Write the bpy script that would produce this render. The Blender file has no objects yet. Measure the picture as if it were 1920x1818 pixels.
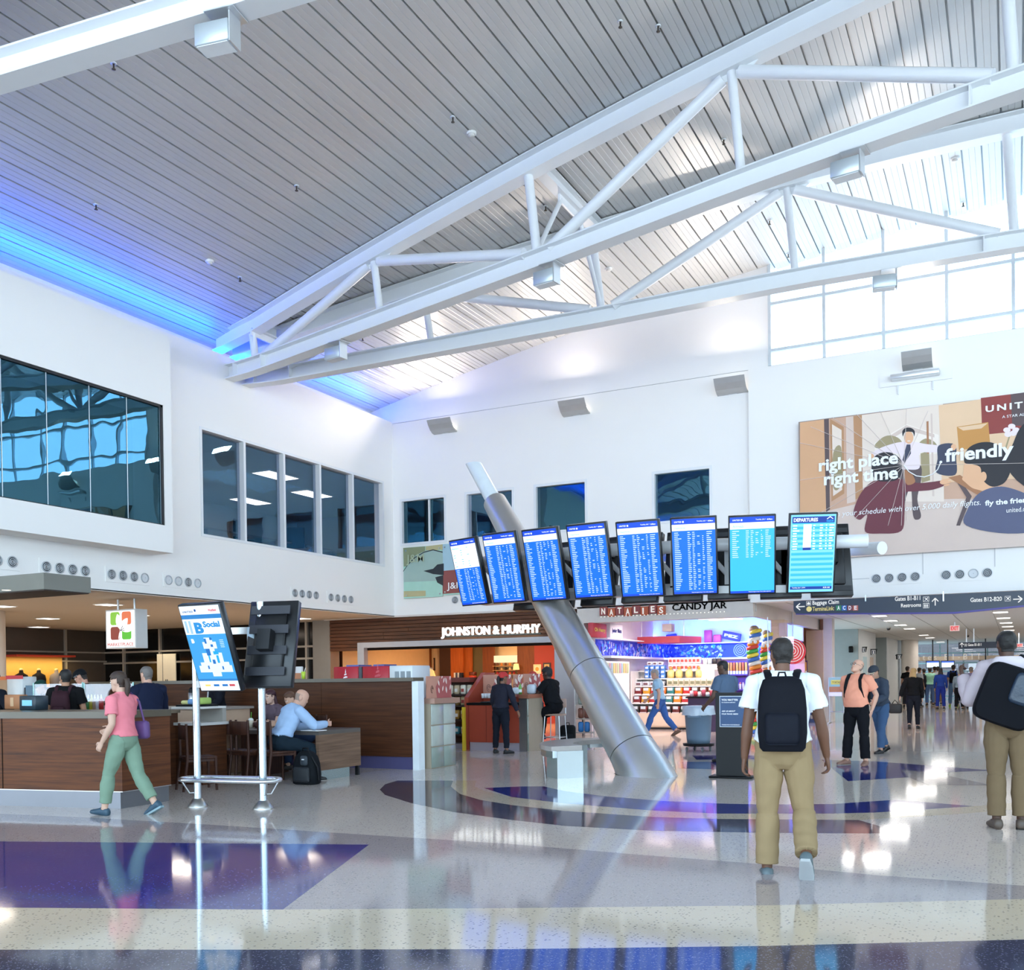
import bpy, bmesh, math, random
import numpy as np
from mathutils import Vector, Matrix
random.seed(7)
SC = bpy.context.scene
COL = SC.collection
PI = math.pi
# ------------------------------------------------------------------ camera
FPX, CYP, YAW, PITCH, ROLL, EYE = 1868.25, 1293.3, 0.46831567, -0.01134351, -0.01239051, 1.48
_cy, _sy = math.cos(YAW), math.sin(YAW)
F = np.array([-_sy, _cy, 0.0]); R = np.array([_cy, _sy, 0.0]); U = np.array([0, 0, 1.0])
F, U = F*math.cos(PITCH)+U*math.sin(PITCH), U*math.cos(PITCH)-F*math.sin(PITCH)
R, U = R*math.cos(ROLL)+U*math.sin(ROLL), U*math.cos(ROLL)-R*math.sin(ROLL)
C0 = np.array([0, 0, EYE])
cam = bpy.data.cameras.new('camera'); camo = bpy.data.objects.new('camera', cam); COL.objects.link(camo)
cam.sensor_width = 36; cam.lens = FPX*36/1920; cam.shift_y = (CYP-909)/1920; cam.clip_end = 400; cam.clip_start = .05
M = Matrix.Identity(4)
for i in range(3):
    M[i][0], M[i][1], M[i][2], M[i][3] = R[i], U[i], -F[i], C0[i]
camo.matrix_world = M
SC.camera = camo
# ------------------------------------------------------------------ view, world
SC.view_settings.view_transform = 'Standard'; SC.view_settings.look = 'None'
SC.view_settings.exposure = 0.0; SC.view_settings.gamma = 1.0; SC.view_settings.use_curve_mapping = False
SC.cycles.max_bounces = 7; SC.cycles.diffuse_bounces = 4; SC.cycles.glossy_bounces = 4
SC.cycles.transparent_max_bounces = 12; SC.cycles.transmission_bounces = 6
SC.cycles.sample_clamp_indirect = 6.0; SC.cycles.caustics_reflective = False; SC.cycles.caustics_refractive = False
W = bpy.data.worlds.new('sky'); SC.world = W; W.use_nodes = True
nt = W.node_tree; nt.nodes.clear()
bg = nt.nodes.new('ShaderNodeBackground'); wo = nt.nodes.new('ShaderNodeOutputWorld')
tc = nt.nodes.new('ShaderNodeTexCoord'); sp = nt.nodes.new('ShaderNodeSeparateXYZ'); rp = nt.nodes.new('ShaderNodeValToRGB')
nt.links.new(tc.outputs['Generated'], sp.inputs[0]); nt.links.new(sp.outputs['Z'], rp.inputs[0])
rp.color_ramp.elements[0].position = 0.0; rp.color_ramp.elements[0].color = (.68, .83, .95, 1)
rp.color_ramp.elements[1].position = .55; rp.color_ramp.elements[1].color = (.40, .72, 1, 1)
nt.links.new(rp.outputs[0], bg.inputs[0]); nt.links.new(bg.outputs[0], wo.inputs[0])
bg.inputs[1].default_value = 7.4
LIGHTS = []
def lamp(name, kind, loc, energy, color=(1, 1, 1), size=.2, size_y=None, target=None, spot=None, blend=.6, spread=None, along=None):
    l = bpy.data.lights.new(name, kind); l.energy = energy; l.color = color
    if kind == 'AREA':
        l.size = size
        if size_y: l.shape = 'RECTANGLE'; l.size_y = size_y
        if spread: l.spread = math.radians(spread)
    elif kind in ('SPOT', 'POINT'):
        l.shadow_soft_size = size
        if kind == 'SPOT': l.spot_size = math.radians(spot or 90); l.spot_blend = blend
    o = bpy.data.objects.new(name, l); COL.objects.link(o); o.location = loc
    if target is not None:
        d = Vector(target)-Vector(loc); d.normalize()
        if along:
            a = Vector(along); a = (a-d*a.dot(d)).normalized(); xx = a.cross(-d)
            m = Matrix((xx, a, -d)).transposed(); o.rotation_euler = m.to_euler()
        else: o.rotation_euler = d.to_track_quat('-Z', 'Y').to_euler()
    return o
ZC = 3.27      # height of the low ceilings round the hall
# blue cove strip along the head of the left wall
lamp('cove_strip_light', 'AREA', (-16.25, 5.5, 8.84), 1050, (.0, .10, 1), .12, 36, target=(-14.9, 5.5, 9.75), along=(0, 1, 0))
# wall uplights on the back wall (inside the sconces built below)
for _x, _e in ((-14.1, 80), (-10.15, 85), (-6.05, 85), (-1.9, 75)):
    lamp('sconce_light', 'AREA', (_x, 23.5, 8.66), _e, (1, .88, .78), .6, .25, target=(_x+.1, 20.0, 11.6))
# downlights of the food hall, shops and corridor
for _x, _y, _e in ((-19, 13, 55), (-23, 14, 55), (-19, 19, 55), (-24, 19.5, 55), (-17.5, 22, 50), (-21, 9, 55)):
    lamp('hall_downlight', 'AREA', (_x, _y, ZC-.03), _e, (1, .86, .72), 1.3, target=(_x, _y, 0))
for _x, _y, _e in ((-15.6, 27, 110), (-12.6, 26.5, 120), (-14.2, 30, 80), (-11.6, 30, 80)):
    lamp('shop_light', 'AREA', (_x, _y, 2.9), _e, (1, .62, .30), .5, target=(_x, _y+.6, 0))
for _x, _y, _e, _c in ((-8.6, 25.6, 80, (1, .84, .84)), (-7.1, 25.8, 80, (1, .84, .84)), (-8.0, 28.6, 45, (.5, .45, 1))):
    lamp('candy_shop_light', 'AREA', (_x, _y, 2.98), _e, _c, .7, target=(_x, _y+.5, 0))
lamp('candy_neon_strip', 'AREA', (-8.0, 29.3, 2.62), 190, (.08, .25, 1), .1, 4.6, target=(-8.0, 30.5, 2.8), along=(1, 0, 0))
lamp('candy_neon_strip', 'AREA', (-8.0, 29.0, 2.1), 110, (.10, .16, 1), .1, 4.6, target=(-8.0, 30.5, 2.3), along=(1, 0, 0))
for _y in (26.5, 31.5, 37, 43, 50, 56):
    for _x in (-3.4, .6): lamp('corridor_light', 'AREA', (_x, _y, ZC-.05), 38, (1, .95, .9), 1.1, target=(_x, _y, 0))
# ------------------------------------------------------------------ pixel -> place on a known plane of the building
def ray(x, y): return F+R*(x-960)/FPX+U*(CYP-y)/FPX
def onp(ax, v, x, y):
    d = ray(x, y); t = (v-C0[ax])/d[ax]; return C0+t*d
def fl(x, y): return onp(2, 0.0, x, y)
def onX(v, x, y): return onp(0, v, x, y)
def onY(v, x, y): return onp(1, v, x, y)
def onZ(v, x, y): return onp(2, v, x, y)
# ------------------------------------------------------------------ materials
def lin(c):
    if isinstance(c, str):
        c = c.lstrip('#'); c = tuple(int(c[i:i+2], 16)/255 for i in (0, 2, 4))
    return tuple(v/12.92 if v <= .04045 else ((v+.055)/1.055)**2.4 for v in c)+(1,)
_mc = {}
def mat(hexc, rough=.5, metal=0.0, emit=0.0, var=.06, scale=6.0, bump=0.0, spec=.5, stretch=None, coat=0.0):
    if rough >= .7 and spec == .5: spec = .12
    key = (hexc, rough, metal, emit, var, scale, bump, spec, stretch, coat)
    if key in _mc: return _mc[key]
    m = bpy.data.materials.new('paint_'+str(hexc).strip('#')); m.use_nodes = True
    n = m.node_tree; b = n.nodes['Principled BSDF']; c = lin(hexc)
    b.inputs['Roughness'].default_value = rough; b.inputs['Metallic'].default_value = metal
    b.inputs['Specular IOR Level'].default_value = spec
    if coat: b.inputs['Coat Weight'].default_value = coat; b.inputs['Coat Roughness'].default_value = .05
    b.inputs['Base Color'].default_value = c
    if emit:
        b.inputs['Emission Color'].default_value = c; b.inputs['Emission Strength'].default_value = emit
        b.inputs['Base Color'].default_value = tuple(v*.3 for v in c[:3])+(1,)
    elif var or bump:
        t = n.nodes.new('ShaderNodeTexCoord'); no = n.nodes.new('ShaderNodeTexNoise'); no.inputs['Scale'].default_value = scale; no.inputs['Detail'].default_value = 3
        src = t.outputs['Object']
        if stretch:
            mp = n.nodes.new('ShaderNodeMapping'); mp.inputs['Scale'].default_value = stretch; n.links.new(src, mp.inputs[0]); src = mp.outputs[0]
        n.links.new(src, no.inputs['Vector'])
        mx = n.nodes.new('ShaderNodeMix'); mx.data_type = 'RGBA'
        mx.inputs[6].default_value = tuple(max(0, v*(1-var)) for v in c[:3])+(1,); mx.inputs[7].default_value = tuple(min(1, v*(1+var)) for v in c[:3])+(1,)
        n.links.new(no.outputs['Fac'], mx.inputs[0]); n.links.new(mx.outputs[2], b.inputs['Base Color'])
        if bump:
            bp = n.nodes.new('ShaderNodeBump'); bp.inputs['Strength'].default_value = bump; bp.inputs['Distance'].default_value = .02
            n.links.new(no.outputs['Fac'], bp.inputs['Height']); n.links.new(bp.outputs[0], b.inputs['Normal'])
    _mc[key] = m; return m
def wood(dark, light, axis=0, scale=3.0, rough=.35):
    """grain running level round every upright face"""
    key = ('wood', dark, light, axis, scale, rough)
    if key in _mc: return _mc[key]
    m = bpy.data.materials.new('wood_grain'); m.use_nodes = True; n = m.node_tree; b = n.nodes['Principled BSDF']
    t = n.nodes.new('ShaderNodeTexCoord'); sp_ = n.nodes.new('ShaderNodeSeparateXYZ'); cb = n.nodes.new('ShaderNodeCombineXYZ'); ad = n.nodes.new('ShaderNodeMath'); n.links.new(t.outputs['Object'], sp_.inputs[0])
    n.links.new(sp_.outputs[0], ad.inputs[0]); n.links.new(sp_.outputs[1], ad.inputs[1])
    if axis == 2: n.links.new(sp_.outputs[2], cb.inputs[0]); n.links.new(ad.outputs[0], cb.inputs[2])
    else: n.links.new(ad.outputs[0], cb.inputs[0]); n.links.new(sp_.outputs[2], cb.inputs[2])
    mp = n.nodes.new('ShaderNodeMapping'); mp.inputs['Scale'].default_value = (scale*.35, 1, scale*9)
    no = n.nodes.new('ShaderNodeTexNoise'); no.inputs['Scale'].default_value = 2.2; no.inputs['Detail'].default_value = 6; no.inputs['Roughness'].default_value = .62
    cr = n.nodes.new('ShaderNodeValToRGB'); cr.color_ramp.elements[0].position = .28; cr.color_ramp.elements[0].color = lin(dark); cr.color_ramp.elements[1].position = .74; cr.color_ramp.elements[1].color = lin(light)
    n.links.new(cb.outputs[0], mp.inputs[0]); n.links.new(mp.outputs[0], no.inputs['Vector']); n.links.new(no.outputs['Fac'], cr.inputs[0]); n.links.new(cr.outputs[0], b.inputs['Base Color'])
    b.inputs['Roughness'].default_value = rough+.12; b.inputs['Specular IOR Level'].default_value = .3
    _mc[key] = m; return m
def terrazzo(base, chip, chip2, rough=.07):
    m = bpy.data.materials.new('terrazzo'); m.use_nodes = True; n = m.node_tree; b = n.nodes['Principled BSDF']
    t = n.nodes.new('ShaderNodeTexCoord')
    v = n.nodes.new('ShaderNodeTexVoronoi'); v.inputs['Scale'].default_value = 42; v.inputs['Randomness'].default_value = 1
    v2 = n.nodes.new('ShaderNodeTexVoronoi'); v2.inputs['Scale'].default_value = 75
    n.links.new(t.outputs['Object'], v.inputs['Vector']); n.links.new(t.outputs['Object'], v2.inputs['Vector'])
    def step(sock, lo, hi):
        r = n.nodes.new('ShaderNodeMapRange'); r.inputs['From Min'].default_value = lo; r.inputs['From Max'].default_value = hi; n.links.new(sock, r.inputs['Value']); return r.outputs[0]
    # a chip only in some of the cells
    sc = n.nodes.new('ShaderNodeSeparateColor'); n.links.new(v.outputs['Color'], sc.inputs[0])
    a1 = step(v.outputs['Distance'], .34, .28); a2 = step(sc.outputs[0], .62, .66)
    mu = n.nodes.new('ShaderNodeMath'); mu.operation = 'MULTIPLY'; n.links.new(a1, mu.inputs[0]); n.links.new(a2, mu.inputs[1])
    sc2 = n.nodes.new('ShaderNodeSeparateColor'); n.links.new(v2.outputs['Color'], sc2.inputs[0])
    b1 = step(v2.outputs['Distance'], .36, .30); b2 = step(sc2.outputs[1], .66, .7)
    mu2 = n.nodes.new('ShaderNodeMath'); mu2.operation = 'MULTIPLY'; n.links.new(b1, mu2.inputs[0]); n.links.new(b2, mu2.inputs[1])
    x1 = n.nodes.new('ShaderNodeMix'); x1.data_type = 'RGBA'; x1.inputs[6].default_value = lin(base); x1.inputs[7].default_value = lin(chip); n.links.new(mu.outputs[0], x1.inputs[0])
    x2 = n.nodes.new('ShaderNodeMix'); x2.data_type = 'RGBA'; x2.inputs[7].default_value = lin(chip2); n.links.new(x1.outputs[2], x2.inputs[6]); n.links.new(mu2.outputs[0], x2.inputs[0])
    n.links.new(x2.outputs[2], b.inputs['Base Color']); b.inputs['Roughness'].default_value = rough; b.inputs['Specular IOR Level'].default_value = .6
    return m
def glass_mat(name, tint, refl, alpha, wave=0.0, rough=0.0):
    m = bpy.data.materials.new(name); m.use_nodes = True; n = m.node_tree; n.nodes.clear()
    o = n.nodes.new('ShaderNodeOutputMaterial'); g = n.nodes.new('ShaderNodeBsdfGlossy'); t = n.nodes.new('ShaderNodeBsdfTransparent'); mx = n.nodes.new('ShaderNodeMixShader')
    g.inputs['Roughness'].default_value = rough; g.inputs['Color'].default_value = lin(tint); t.inputs['Color'].default_value = (alpha, alpha, alpha*1.05, 1); mx.inputs[0].default_value = refl
    n.links.new(t.outputs[0], mx.inputs[1]); n.links.new(g.outputs[0], mx.inputs[2]); n.links.new(mx.outputs[0], o.inputs[0])
    if wave:
        tc = n.nodes.new('ShaderNodeTexCoord'); no = n.nodes.new('ShaderNodeTexNoise'); no.inputs['Scale'].default_value = 1.6; no.inputs['Detail'].default_value = 1
        bp = n.nodes.new('ShaderNodeBump'); bp.inputs['Strength'].default_value = wave; bp.inputs['Distance'].default_value = .05
        n.links.new(tc.outputs['Object'], no.inputs['Vector']); n.links.new(no.outputs['Fac'], bp.inputs['Height']); n.links.new(bp.outputs[0], g.inputs['Normal'])
    return m
WHITE = mat('#f1efec', .55, var=.015, scale=1.2)
WHITESTEEL = mat('#e4e6e8', .35, var=.02)
STEEL = mat('#b9bbbd', .28, .95, var=.05, scale=3)
BRUSHED = mat('#a9a7a3', .36, 1.0, var=.08, scale=5)
ALU = mat('#d5d8da', .3, .6, var=.03)
DARKMETAL = mat('#1c1d20', .4, .3, var=.05)
BLACK = mat('#0d0e10', .42, var=.05, spec=.2)
NAVYSIGN = mat('#1b2436', .4, var=.04)
WTXT = mat('#ffffff', .5, emit=.95)
WTXTP = mat('#f6f6f6', .5, var=0)
# ------------------------------------------------------------------ mesh builder
class MB:
    def __init__(s): s.v = []; s.f = []; s.m = []; s.sm = []
    def add(s, vs, fs, mi=0, smooth=False):
        o = len(s.v); s.v += [tuple(map(float, v)) for v in vs]
        for f in fs: s.f.append([i+o for i in f]); s.m.append(mi); s.sm.append(smooth)
        return s
    def box(s, x0, x1, y0, y1, z0, z1, mi=0, rot=0, piv=None, M=None):
        vs = [(x, y, z) for z in (z0, z1) for y in (y0, y1) for x in (x0, x1)]
        if rot:
            px, py = piv or ((x0+x1)/2, (y0+y1)/2); c, q = math.cos(rot), math.sin(rot)
            vs = [(px+(x-px)*c-(y-py)*q, py+(x-px)*q+(y-py)*c, z) for x, y, z in vs]
        if M is not None: vs = [tuple(M @ Vector(v)) for v in vs]
        return s.add(vs, [(0, 2, 3, 1), (4, 5, 7, 6), (0, 1, 5, 4), (2, 6, 7, 3), (0, 4, 6, 2), (1, 3, 7, 5)], mi)
    def rbox(s, x0, x1, y0, y1, z0, z1, r=.02, seg=2, mi=0, M=None, smooth=True):
        bm = bmesh.new(); bmesh.ops.create_cube(bm, size=1)
        for v in bm.verts: v.co = Vector((x0+(v.co.x+.5)*(x1-x0), y0+(v.co.y+.5)*(y1-y0), z0+(v.co.z+.5)*(z1-z0)))
        bmesh.ops.bevel(bm, geom=bm.edges[:], offset=r, segments=seg, profile=.5, affect='EDGES')
        bm.verts.index_update(); vs = [(M @ v.co if M is not None else v.co) for v in bm.verts]
        s.add(vs, [[v.index for v in f.verts] for f in bm.faces], mi, smooth); bm.free(); return s
    def prism(s, pts, a, b, ax='z', mi=0, M=None):
        # polygon pts (2d) extruded from a to b along axis; pts in the two other axes
        def P(p, h): return {'z': (p[0], p[1], h), 'y': (p[0], h, p[1]), 'x': (h, p[0], p[1])}[ax]
        n = len(pts); vs = [P(p, a) for p in pts]+[P(p, b) for p in pts]
        if M is not None: vs = [tuple(M @ Vector(v)) for v in vs]
        return s.add(vs, [list(range(n))[::-1], [i+n for i in range(n)]]+[(i, (i+1) % n, (i+1) % n+n, i+n) for i in range(n)], mi)
    def rings(s, rs, mi=0, smooth=True, cap=True, closed=False):
        n = len(rs[0]); o = len(s.v)
        for r in rs: s.v += [tuple(map(float, p)) for p in r]
        m = len(rs)
        for k in range(m if closed else m-1):
            k2 = (k+1) % m
            for i in range(n):
                s.f.append([o+k*n+i, o+k*n+(i+1) % n, o+k2*n+(i+1) % n, o+k2*n+i]); s.m.append(mi); s.sm.append(smooth)
        if cap and not closed:
            k0 = len(s.v); s.v += [tuple(map(float, p)) for p in rs[0]]+[tuple(map(float, p)) for p in rs[-1]]
            s.f.append([k0+i for i in range(n)][::-1]); s.f.append([k0+n+i for i in range(n)]); s.m += [mi, mi]; s.sm += [False, False]
        return s
    def tube(s, pts, r, seg=12, mi=0, closed=False, smooth=True, cap=True, flat=1.0):
        pts = [np.array(p, float) for p in pts]; n = len(pts); rs = []
        rr = r if isinstance(r, (list, tuple)) else [r]*n
        prev = None
        for i, p in enumerate(pts):
            a = pts[(i-1) % n] if (closed or i > 0) else p; b = pts[(i+1) % n] if (closed or i < n-1) else p
            t = b-a; t = t/np.linalg.norm(t)
            if prev is None:
                ref = np.array([0, 0, 1.]) if abs(t[2]) < .9 else np.array([1., 0, 0])
            else: ref = prev
            u = ref-t*(ref@t); u /= np.linalg.norm(u); w = np.cross(t, u); prev = u
            rs.append([p+rr[i]*(flat*u*math.cos(q)+w*math.sin(q)) for q in [2*PI*k/seg for k in range(seg)]])
        return s.rings(rs, mi, smooth, cap, closed)
    def cyl(s, x, y, z0, z1, r, seg=20, mi=0, r2=None, smooth=True):
        return s.tube([(x, y, z0), (x, y, z1)], [r, r if r2 is None else r2], seg, mi, smooth=smooth)
    def lathe(s, x, y, prof, seg=24, mi=0):
        return s.rings([[(x+r*math.cos(2*PI*k/seg), y+r*math.sin(2*PI*k/seg), z) for k in range(seg)] for r, z in prof], mi)
    def ball(s, c, rx, ry=None, rz=None, seg=12, mi=0, M=None):
        ry = ry or rx; rz = rz or rx; rs = []
        for j in range(1, seg//2+1):
            a = PI*j/(seg//2+1); rs.append([(c[0]+rx*math.sin(a)*math.cos(2*PI*k/seg), c[1]+ry*math.sin(a)*math.sin(2*PI*k/seg), c[2]-rz*math.cos(a)) for k in range(seg)])
        if M is not None: rs = [[tuple(M @ Vector(p)) for p in r] for r in rs]
        return s.rings(rs, mi)
    def disc(s, c, n, r, seg=24, mi=0, r0=0.0):
        r = float(r); r0 = float(r0); n = Vector(n).normalized(); u = n.orthogonal().normalized(); w = n.cross(u); c = Vector(c)
        o = [c+r*(u*math.cos(2*PI*k/seg)+w*math.sin(2*PI*k/seg)) for k in range(seg)]
        if not r0: return s.add(o, [list(range(seg))], mi)
        i_ = [c+r0*(u*math.cos(2*PI*k/seg)+w*math.sin(2*PI*k/seg)) for k in range(seg)]
        return s.add(o+i_, [(k, (k+1) % seg, seg+(k+1) % seg, seg+k) for k in range(seg)], mi)
    def quad(s, a, b, c, d, mi=0): return s.add([a, b, c, d], [(0, 1, 2, 3)], mi)
    def data(s, name, mats):
        me = bpy.data.meshes.new(name); me.from_pydata(s.v, [], s.f); me.update()
        for m in (mats if isinstance(mats, (list, tuple)) else [mats]): me.materials.append(m)
        me.polygons.foreach_set('material_index', s.m); me.polygons.foreach_set('use_smooth', s.sm)
        bm = bmesh.new(); bm.from_mesh(me); bmesh.ops.recalc_face_normals(bm, faces=bm.faces); bm.to_mesh(me); bm.free()
        return me
    def build(s, name, mats, parent=None, loc=None, rot=None):
        o = bpy.data.objects.new(name, s.data(name, mats)); COL.objects.link(o)
        if loc is not None: o.location = loc
        if rot is not None: o.rotation_euler = rot if isinstance(rot, (tuple, list)) else (0, 0, rot)
        if parent: o.parent = parent
        return o
def tag(o, label, cat, group=None, kind=None):
    o['label'] = label; o['category'] = cat
    if group: o['group'] = group
    if kind: o['kind'] = kind
    return o
def thing(name, label, cat, loc=(0, 0, 0), rotz=0.0, group=None):
    o = bpy.data.objects.new(name, None); COL.objects.link(o); o.empty_display_size = .1
    o.location = loc; o.rotation_euler = (0, 0, rotz); return tag(o, label, cat, group)
def struct(name, mb, mats, label):
    o = mb.build(name, mats); o['kind'] = 'structure'; o['label'] = label; o['category'] = name.split('_')[0]; return o
def struct_each(name, boxes, mats, label):
    for bx in boxes: struct(name, MB().box(*bx[:6]), mats[bx[6] if len(bx) > 6 else 0] if isinstance(mats, (list, tuple)) else mats, label)
def solo(name, mb, mats, label, cat, loc=None, rot=None, group=None):
    return tag(mb.build(name, mats, None, loc, rot), label, cat, group)
def dup(root, loc, rotz=None, label=None, group=None):
    r = root.copy(); COL.objects.link(r); r.location = loc
    if rotz is not None: r.rotation_euler = (0, 0, rotz)
    if label: r['label'] = label
    if group: r['group'] = group
    def rec(a, b):
        for ch in a.children:
            c = ch.copy(); COL.objects.link(c); c.parent = b; rec(ch, c)
    rec(root, r); return r
def text_data(body, bold=0.0, extrude=.004, shear=0.0, spacing=1.0):
    cu = bpy.data.curves.new('lettering', 'FONT'); cu.body = body; cu.size = 1; cu.offset = bold; cu.extrude = 0.0; cu.shear = shear; cu.space_character = spacing; cu.resolution_u = 3
    cu.align_x = 'LEFT'
    o = bpy.data.objects.new('lettering', cu); COL.objects.link(o)
    dg = bpy.context.evaluated_depsgraph_get(); me = bpy.data.meshes.new_from_object(o.evaluated_get(dg))
    bpy.data.objects.remove(o); bpy.data.curves.remove(cu)
    return me
def text(name, body, o, ux, uz, width=None, height=None, m=WTXT, parent=None, bold=.012, shear=0.0, spacing=1.0, align='l', depth=.004, fat=0.0):
    """lettering with its lower left corner at o, running along ux with up uz, fitted to width and/or height"""
    me = text_data(body, bold, 0, shear, spacing)
    n = len(me.vertices); co = np.empty(n*3); me.vertices.foreach_get('co', co); co = co.reshape(n, 3)
    lo, hi = co.min(0), co.max(0); w, h = hi[0]-lo[0], hi[1]-lo[1]
    sx = width/w if width else None; sy = height/h if height else None
    sx = sx or sy; sy = sy or sx
    ux = Vector(ux).normalized(); uz = Vector(uz).normalized(); nn = ux.cross(uz)
    x = (co[:, 0]-lo[0])*sx; y = (co[:, 1]-lo[1])*sy
    if align == 'c': x -= w*sx/2
    if align == 'r': x -= w*sx
    if fat:
        nv0 = n; offs = [(a*fat, b*fat*.6) for a, b in ((0, 0), (1, 0), (-1, 0), (0, 1), (0, -1), (.7, .7), (-.7, .7), (.7, -.7), (-.7, -.7))]
        x = np.concatenate([x+a for a, b in offs]); y = np.concatenate([y+b for a, b in offs])
    P = np.array(o)[None]+x[:, None]*np.array(ux)[None]+y[:, None]*np.array(uz)[None]
    faces = [list(p.vertices) for p in me.polygons]
    if fat: faces = [[i+k*n for i in f] for k in range(9) for f in faces]
    bpy.data.meshes.remove(me)
    mb = MB(); mb.v = [tuple(p) for p in P+np.array(nn)*depth]; mb.f = faces; mb.m = [0]*len(faces); mb.sm = [False]*len(faces)
    # give the letters their thickness
    bm = bmesh.new(); vs = [bm.verts.new(v) for v in mb.v]
    for f in faces:
        try: bm.faces.new([vs[i] for i in f])
        except ValueError: pass
    r = bmesh.ops.extrude_face_region(bm, geom=bm.faces[:])
    for e in r['geom']:
        if isinstance(e, bmesh.types.BMVert): e.co -= nn*depth*.9
    bmesh.ops.recalc_face_normals(bm, faces=bm.faces)
    me = bpy.data.meshes.new(name); bm.to_mesh(me); bm.free(); me.materials.append(m)
    ob = bpy.data.objects.new(name, me); COL.objects.link(ob)
    if parent:
        ob.parent = parent; ob.matrix_parent_inverse = Matrix.Identity(4)
        ob.matrix_basis = (Matrix.Translation(parent.location) @ parent.rotation_euler.to_matrix().to_4x4()).inverted()
    return ob
def wpart(mb, name, mats, parent):
    """a part whose mesh was written in world coordinates"""
    o = mb.build(name, mats); o.parent = parent
    P = Matrix.Identity(4); q = parent; chain = []
    while q is not None: chain.append(q); q = q.parent
    for q in reversed(chain): P = P @ q.matrix_basis
    o.matrix_basis = P.inverted(); return o
ORD = 'first second third fourth fifth sixth seventh eighth ninth tenth eleventh twelfth thirteenth fourteenth fifteenth sixteenth seventeenth eighteenth nineteenth twentieth'.split()
# ================================================================== THE SETTING
def zr(x): return -4.44318535e-03*x*x+7.66415477e-02*x+11.7297214
FLOORM = [terrazzo('#e2d3c8', '#9d929a', '#f0e6dc'), terrazzo('#b0a4a5', '#877d88', '#cabfb9'), terrazzo('#2b3488', '#5f6aa8', '#262c6c'),
          terrazzo('#dfccb4', '#968b80', '#e2d6c4'), terrazzo('#4c4a5e', '#6d6b82', '#8d8b98')]
mb = MB()
mb.quad((-30, -14, 0), (26, -14, 0), (26, 66, 0), (-30, 66, 0), 0)
_zl = [0.0]
def inlay(pts, mi):
    _zl[0] += .00012; z = _zl[0]
    vs = []
    for p in pts:
        q = fl(*p) if len(p) == 2 else (p[0], p[1], 0); vs.append((q[0], q[1], z))
    mb.add(vs, [list(range(len(vs)))], mi)
# big grey sweep, blue wedge, cream band, dark band in the foreground
gl = fl(0, 1525); gl2 = fl(0, 1702)
inlay([(gl[0]-4, gl[1]+.2, 0), (0, 1525), (160, 1532), (400, 1546), (600, 1559), (960, 1582), (1200, 1602), (1435, 1620), (1640, 1640), (1920, 1660), (2300, 1672), (2300, 1660), (1920, 1685), (1435, 1697), (960, 1702), (480, 1705), (0, 1702), (gl2[0]-4, gl2[1]+.2, 0)], 1)
inlay([(-900, 1571), (0, 1577), (692, 1583), (530, 1705), (0, 1701), (-900, 1692)], 2)
inlay([(-900, 1692), (0, 1701), (480, 1705), (960, 1702), (1435, 1697), (1920, 1685), (2400, 1668), (2400, 1735), (1920, 1761), (1435, 1773), (960, 1779), (480, 1780), (0, 1780), (-900, 1770)], 3)
inlay([(-900, 1770), (0, 1780), (480, 1780), (960, 1779), (1435, 1773), (1920, 1761), (2400, 1735), (2400, 1960), (960, 1960), (-900, 1960)], 4)
# arcs round the leaning column
inlay([(745, 1463), (850, 1463), (845, 1474), (862, 1488), (900, 1499), (960, 1509), (1060, 1520), (1220, 1531), (1345, 1535), (1610, 1537), (1695, 1562), (1560, 1562), (1440, 1561), (1220, 1557), (1060, 1548), (960, 1537), (850, 1522), (770, 1505), (722, 1490), (712, 1480), (722, 1470)], 4)
inlay([(850, 1463), (893, 1463), (890, 1474), (907, 1482), (960, 1494), (1060, 1506), (1220, 1519), (1345, 1525), (1560, 1525), (1640, 1523), (1780, 1515), (1920, 1503), (2050, 1490), (2050, 1497), (1920, 1516), (1780, 1527), (1610, 1537), (1345, 1535), (1220, 1531), (1060, 1520), (960, 1509), (900, 1499), (862, 1488), (845, 1474)], 3)
inlay([(907, 1477), (980, 1474), (1020, 1474), (1060, 1483), (1140, 1493), (1240, 1501), (1345, 1506), (1435, 1508), (1560, 1507), (1680, 1499), (1825, 1511), (1640, 1523), (1560, 1525), (1345, 1525), (1220, 1519), (1060, 1506), (960, 1494)], 2)
inlay([(1270, 1428), (1344, 1428), (1344, 1442), (1272, 1440)], 2); inlay([(1298, 1416), (1420, 1416), (1420, 1423), (1306, 1424)], 2)
inlay([(1540, 1424), (1640, 1427), (1860, 1444), (1740, 1449), (1560, 1439)], 2)
inlay([(1560, 1440), (1690, 1443), (1720, 1456), (1590, 1464)], 2); inlay([(1690, 1443), (1750, 1448), (1860, 1472), (1740, 1471), (1706, 1458)], 1)
inlay([(-24, 9, 0), (-15.9, 10.3, 0), (-9.6, 12.2, 0), (-9.2, 14, 0), (-15, 24, 0), (-28, 24, 0)], 3)
struct('floor', mb, FLOORM, 'pale terrazzo floor with blue, grey and cream bands')
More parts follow.
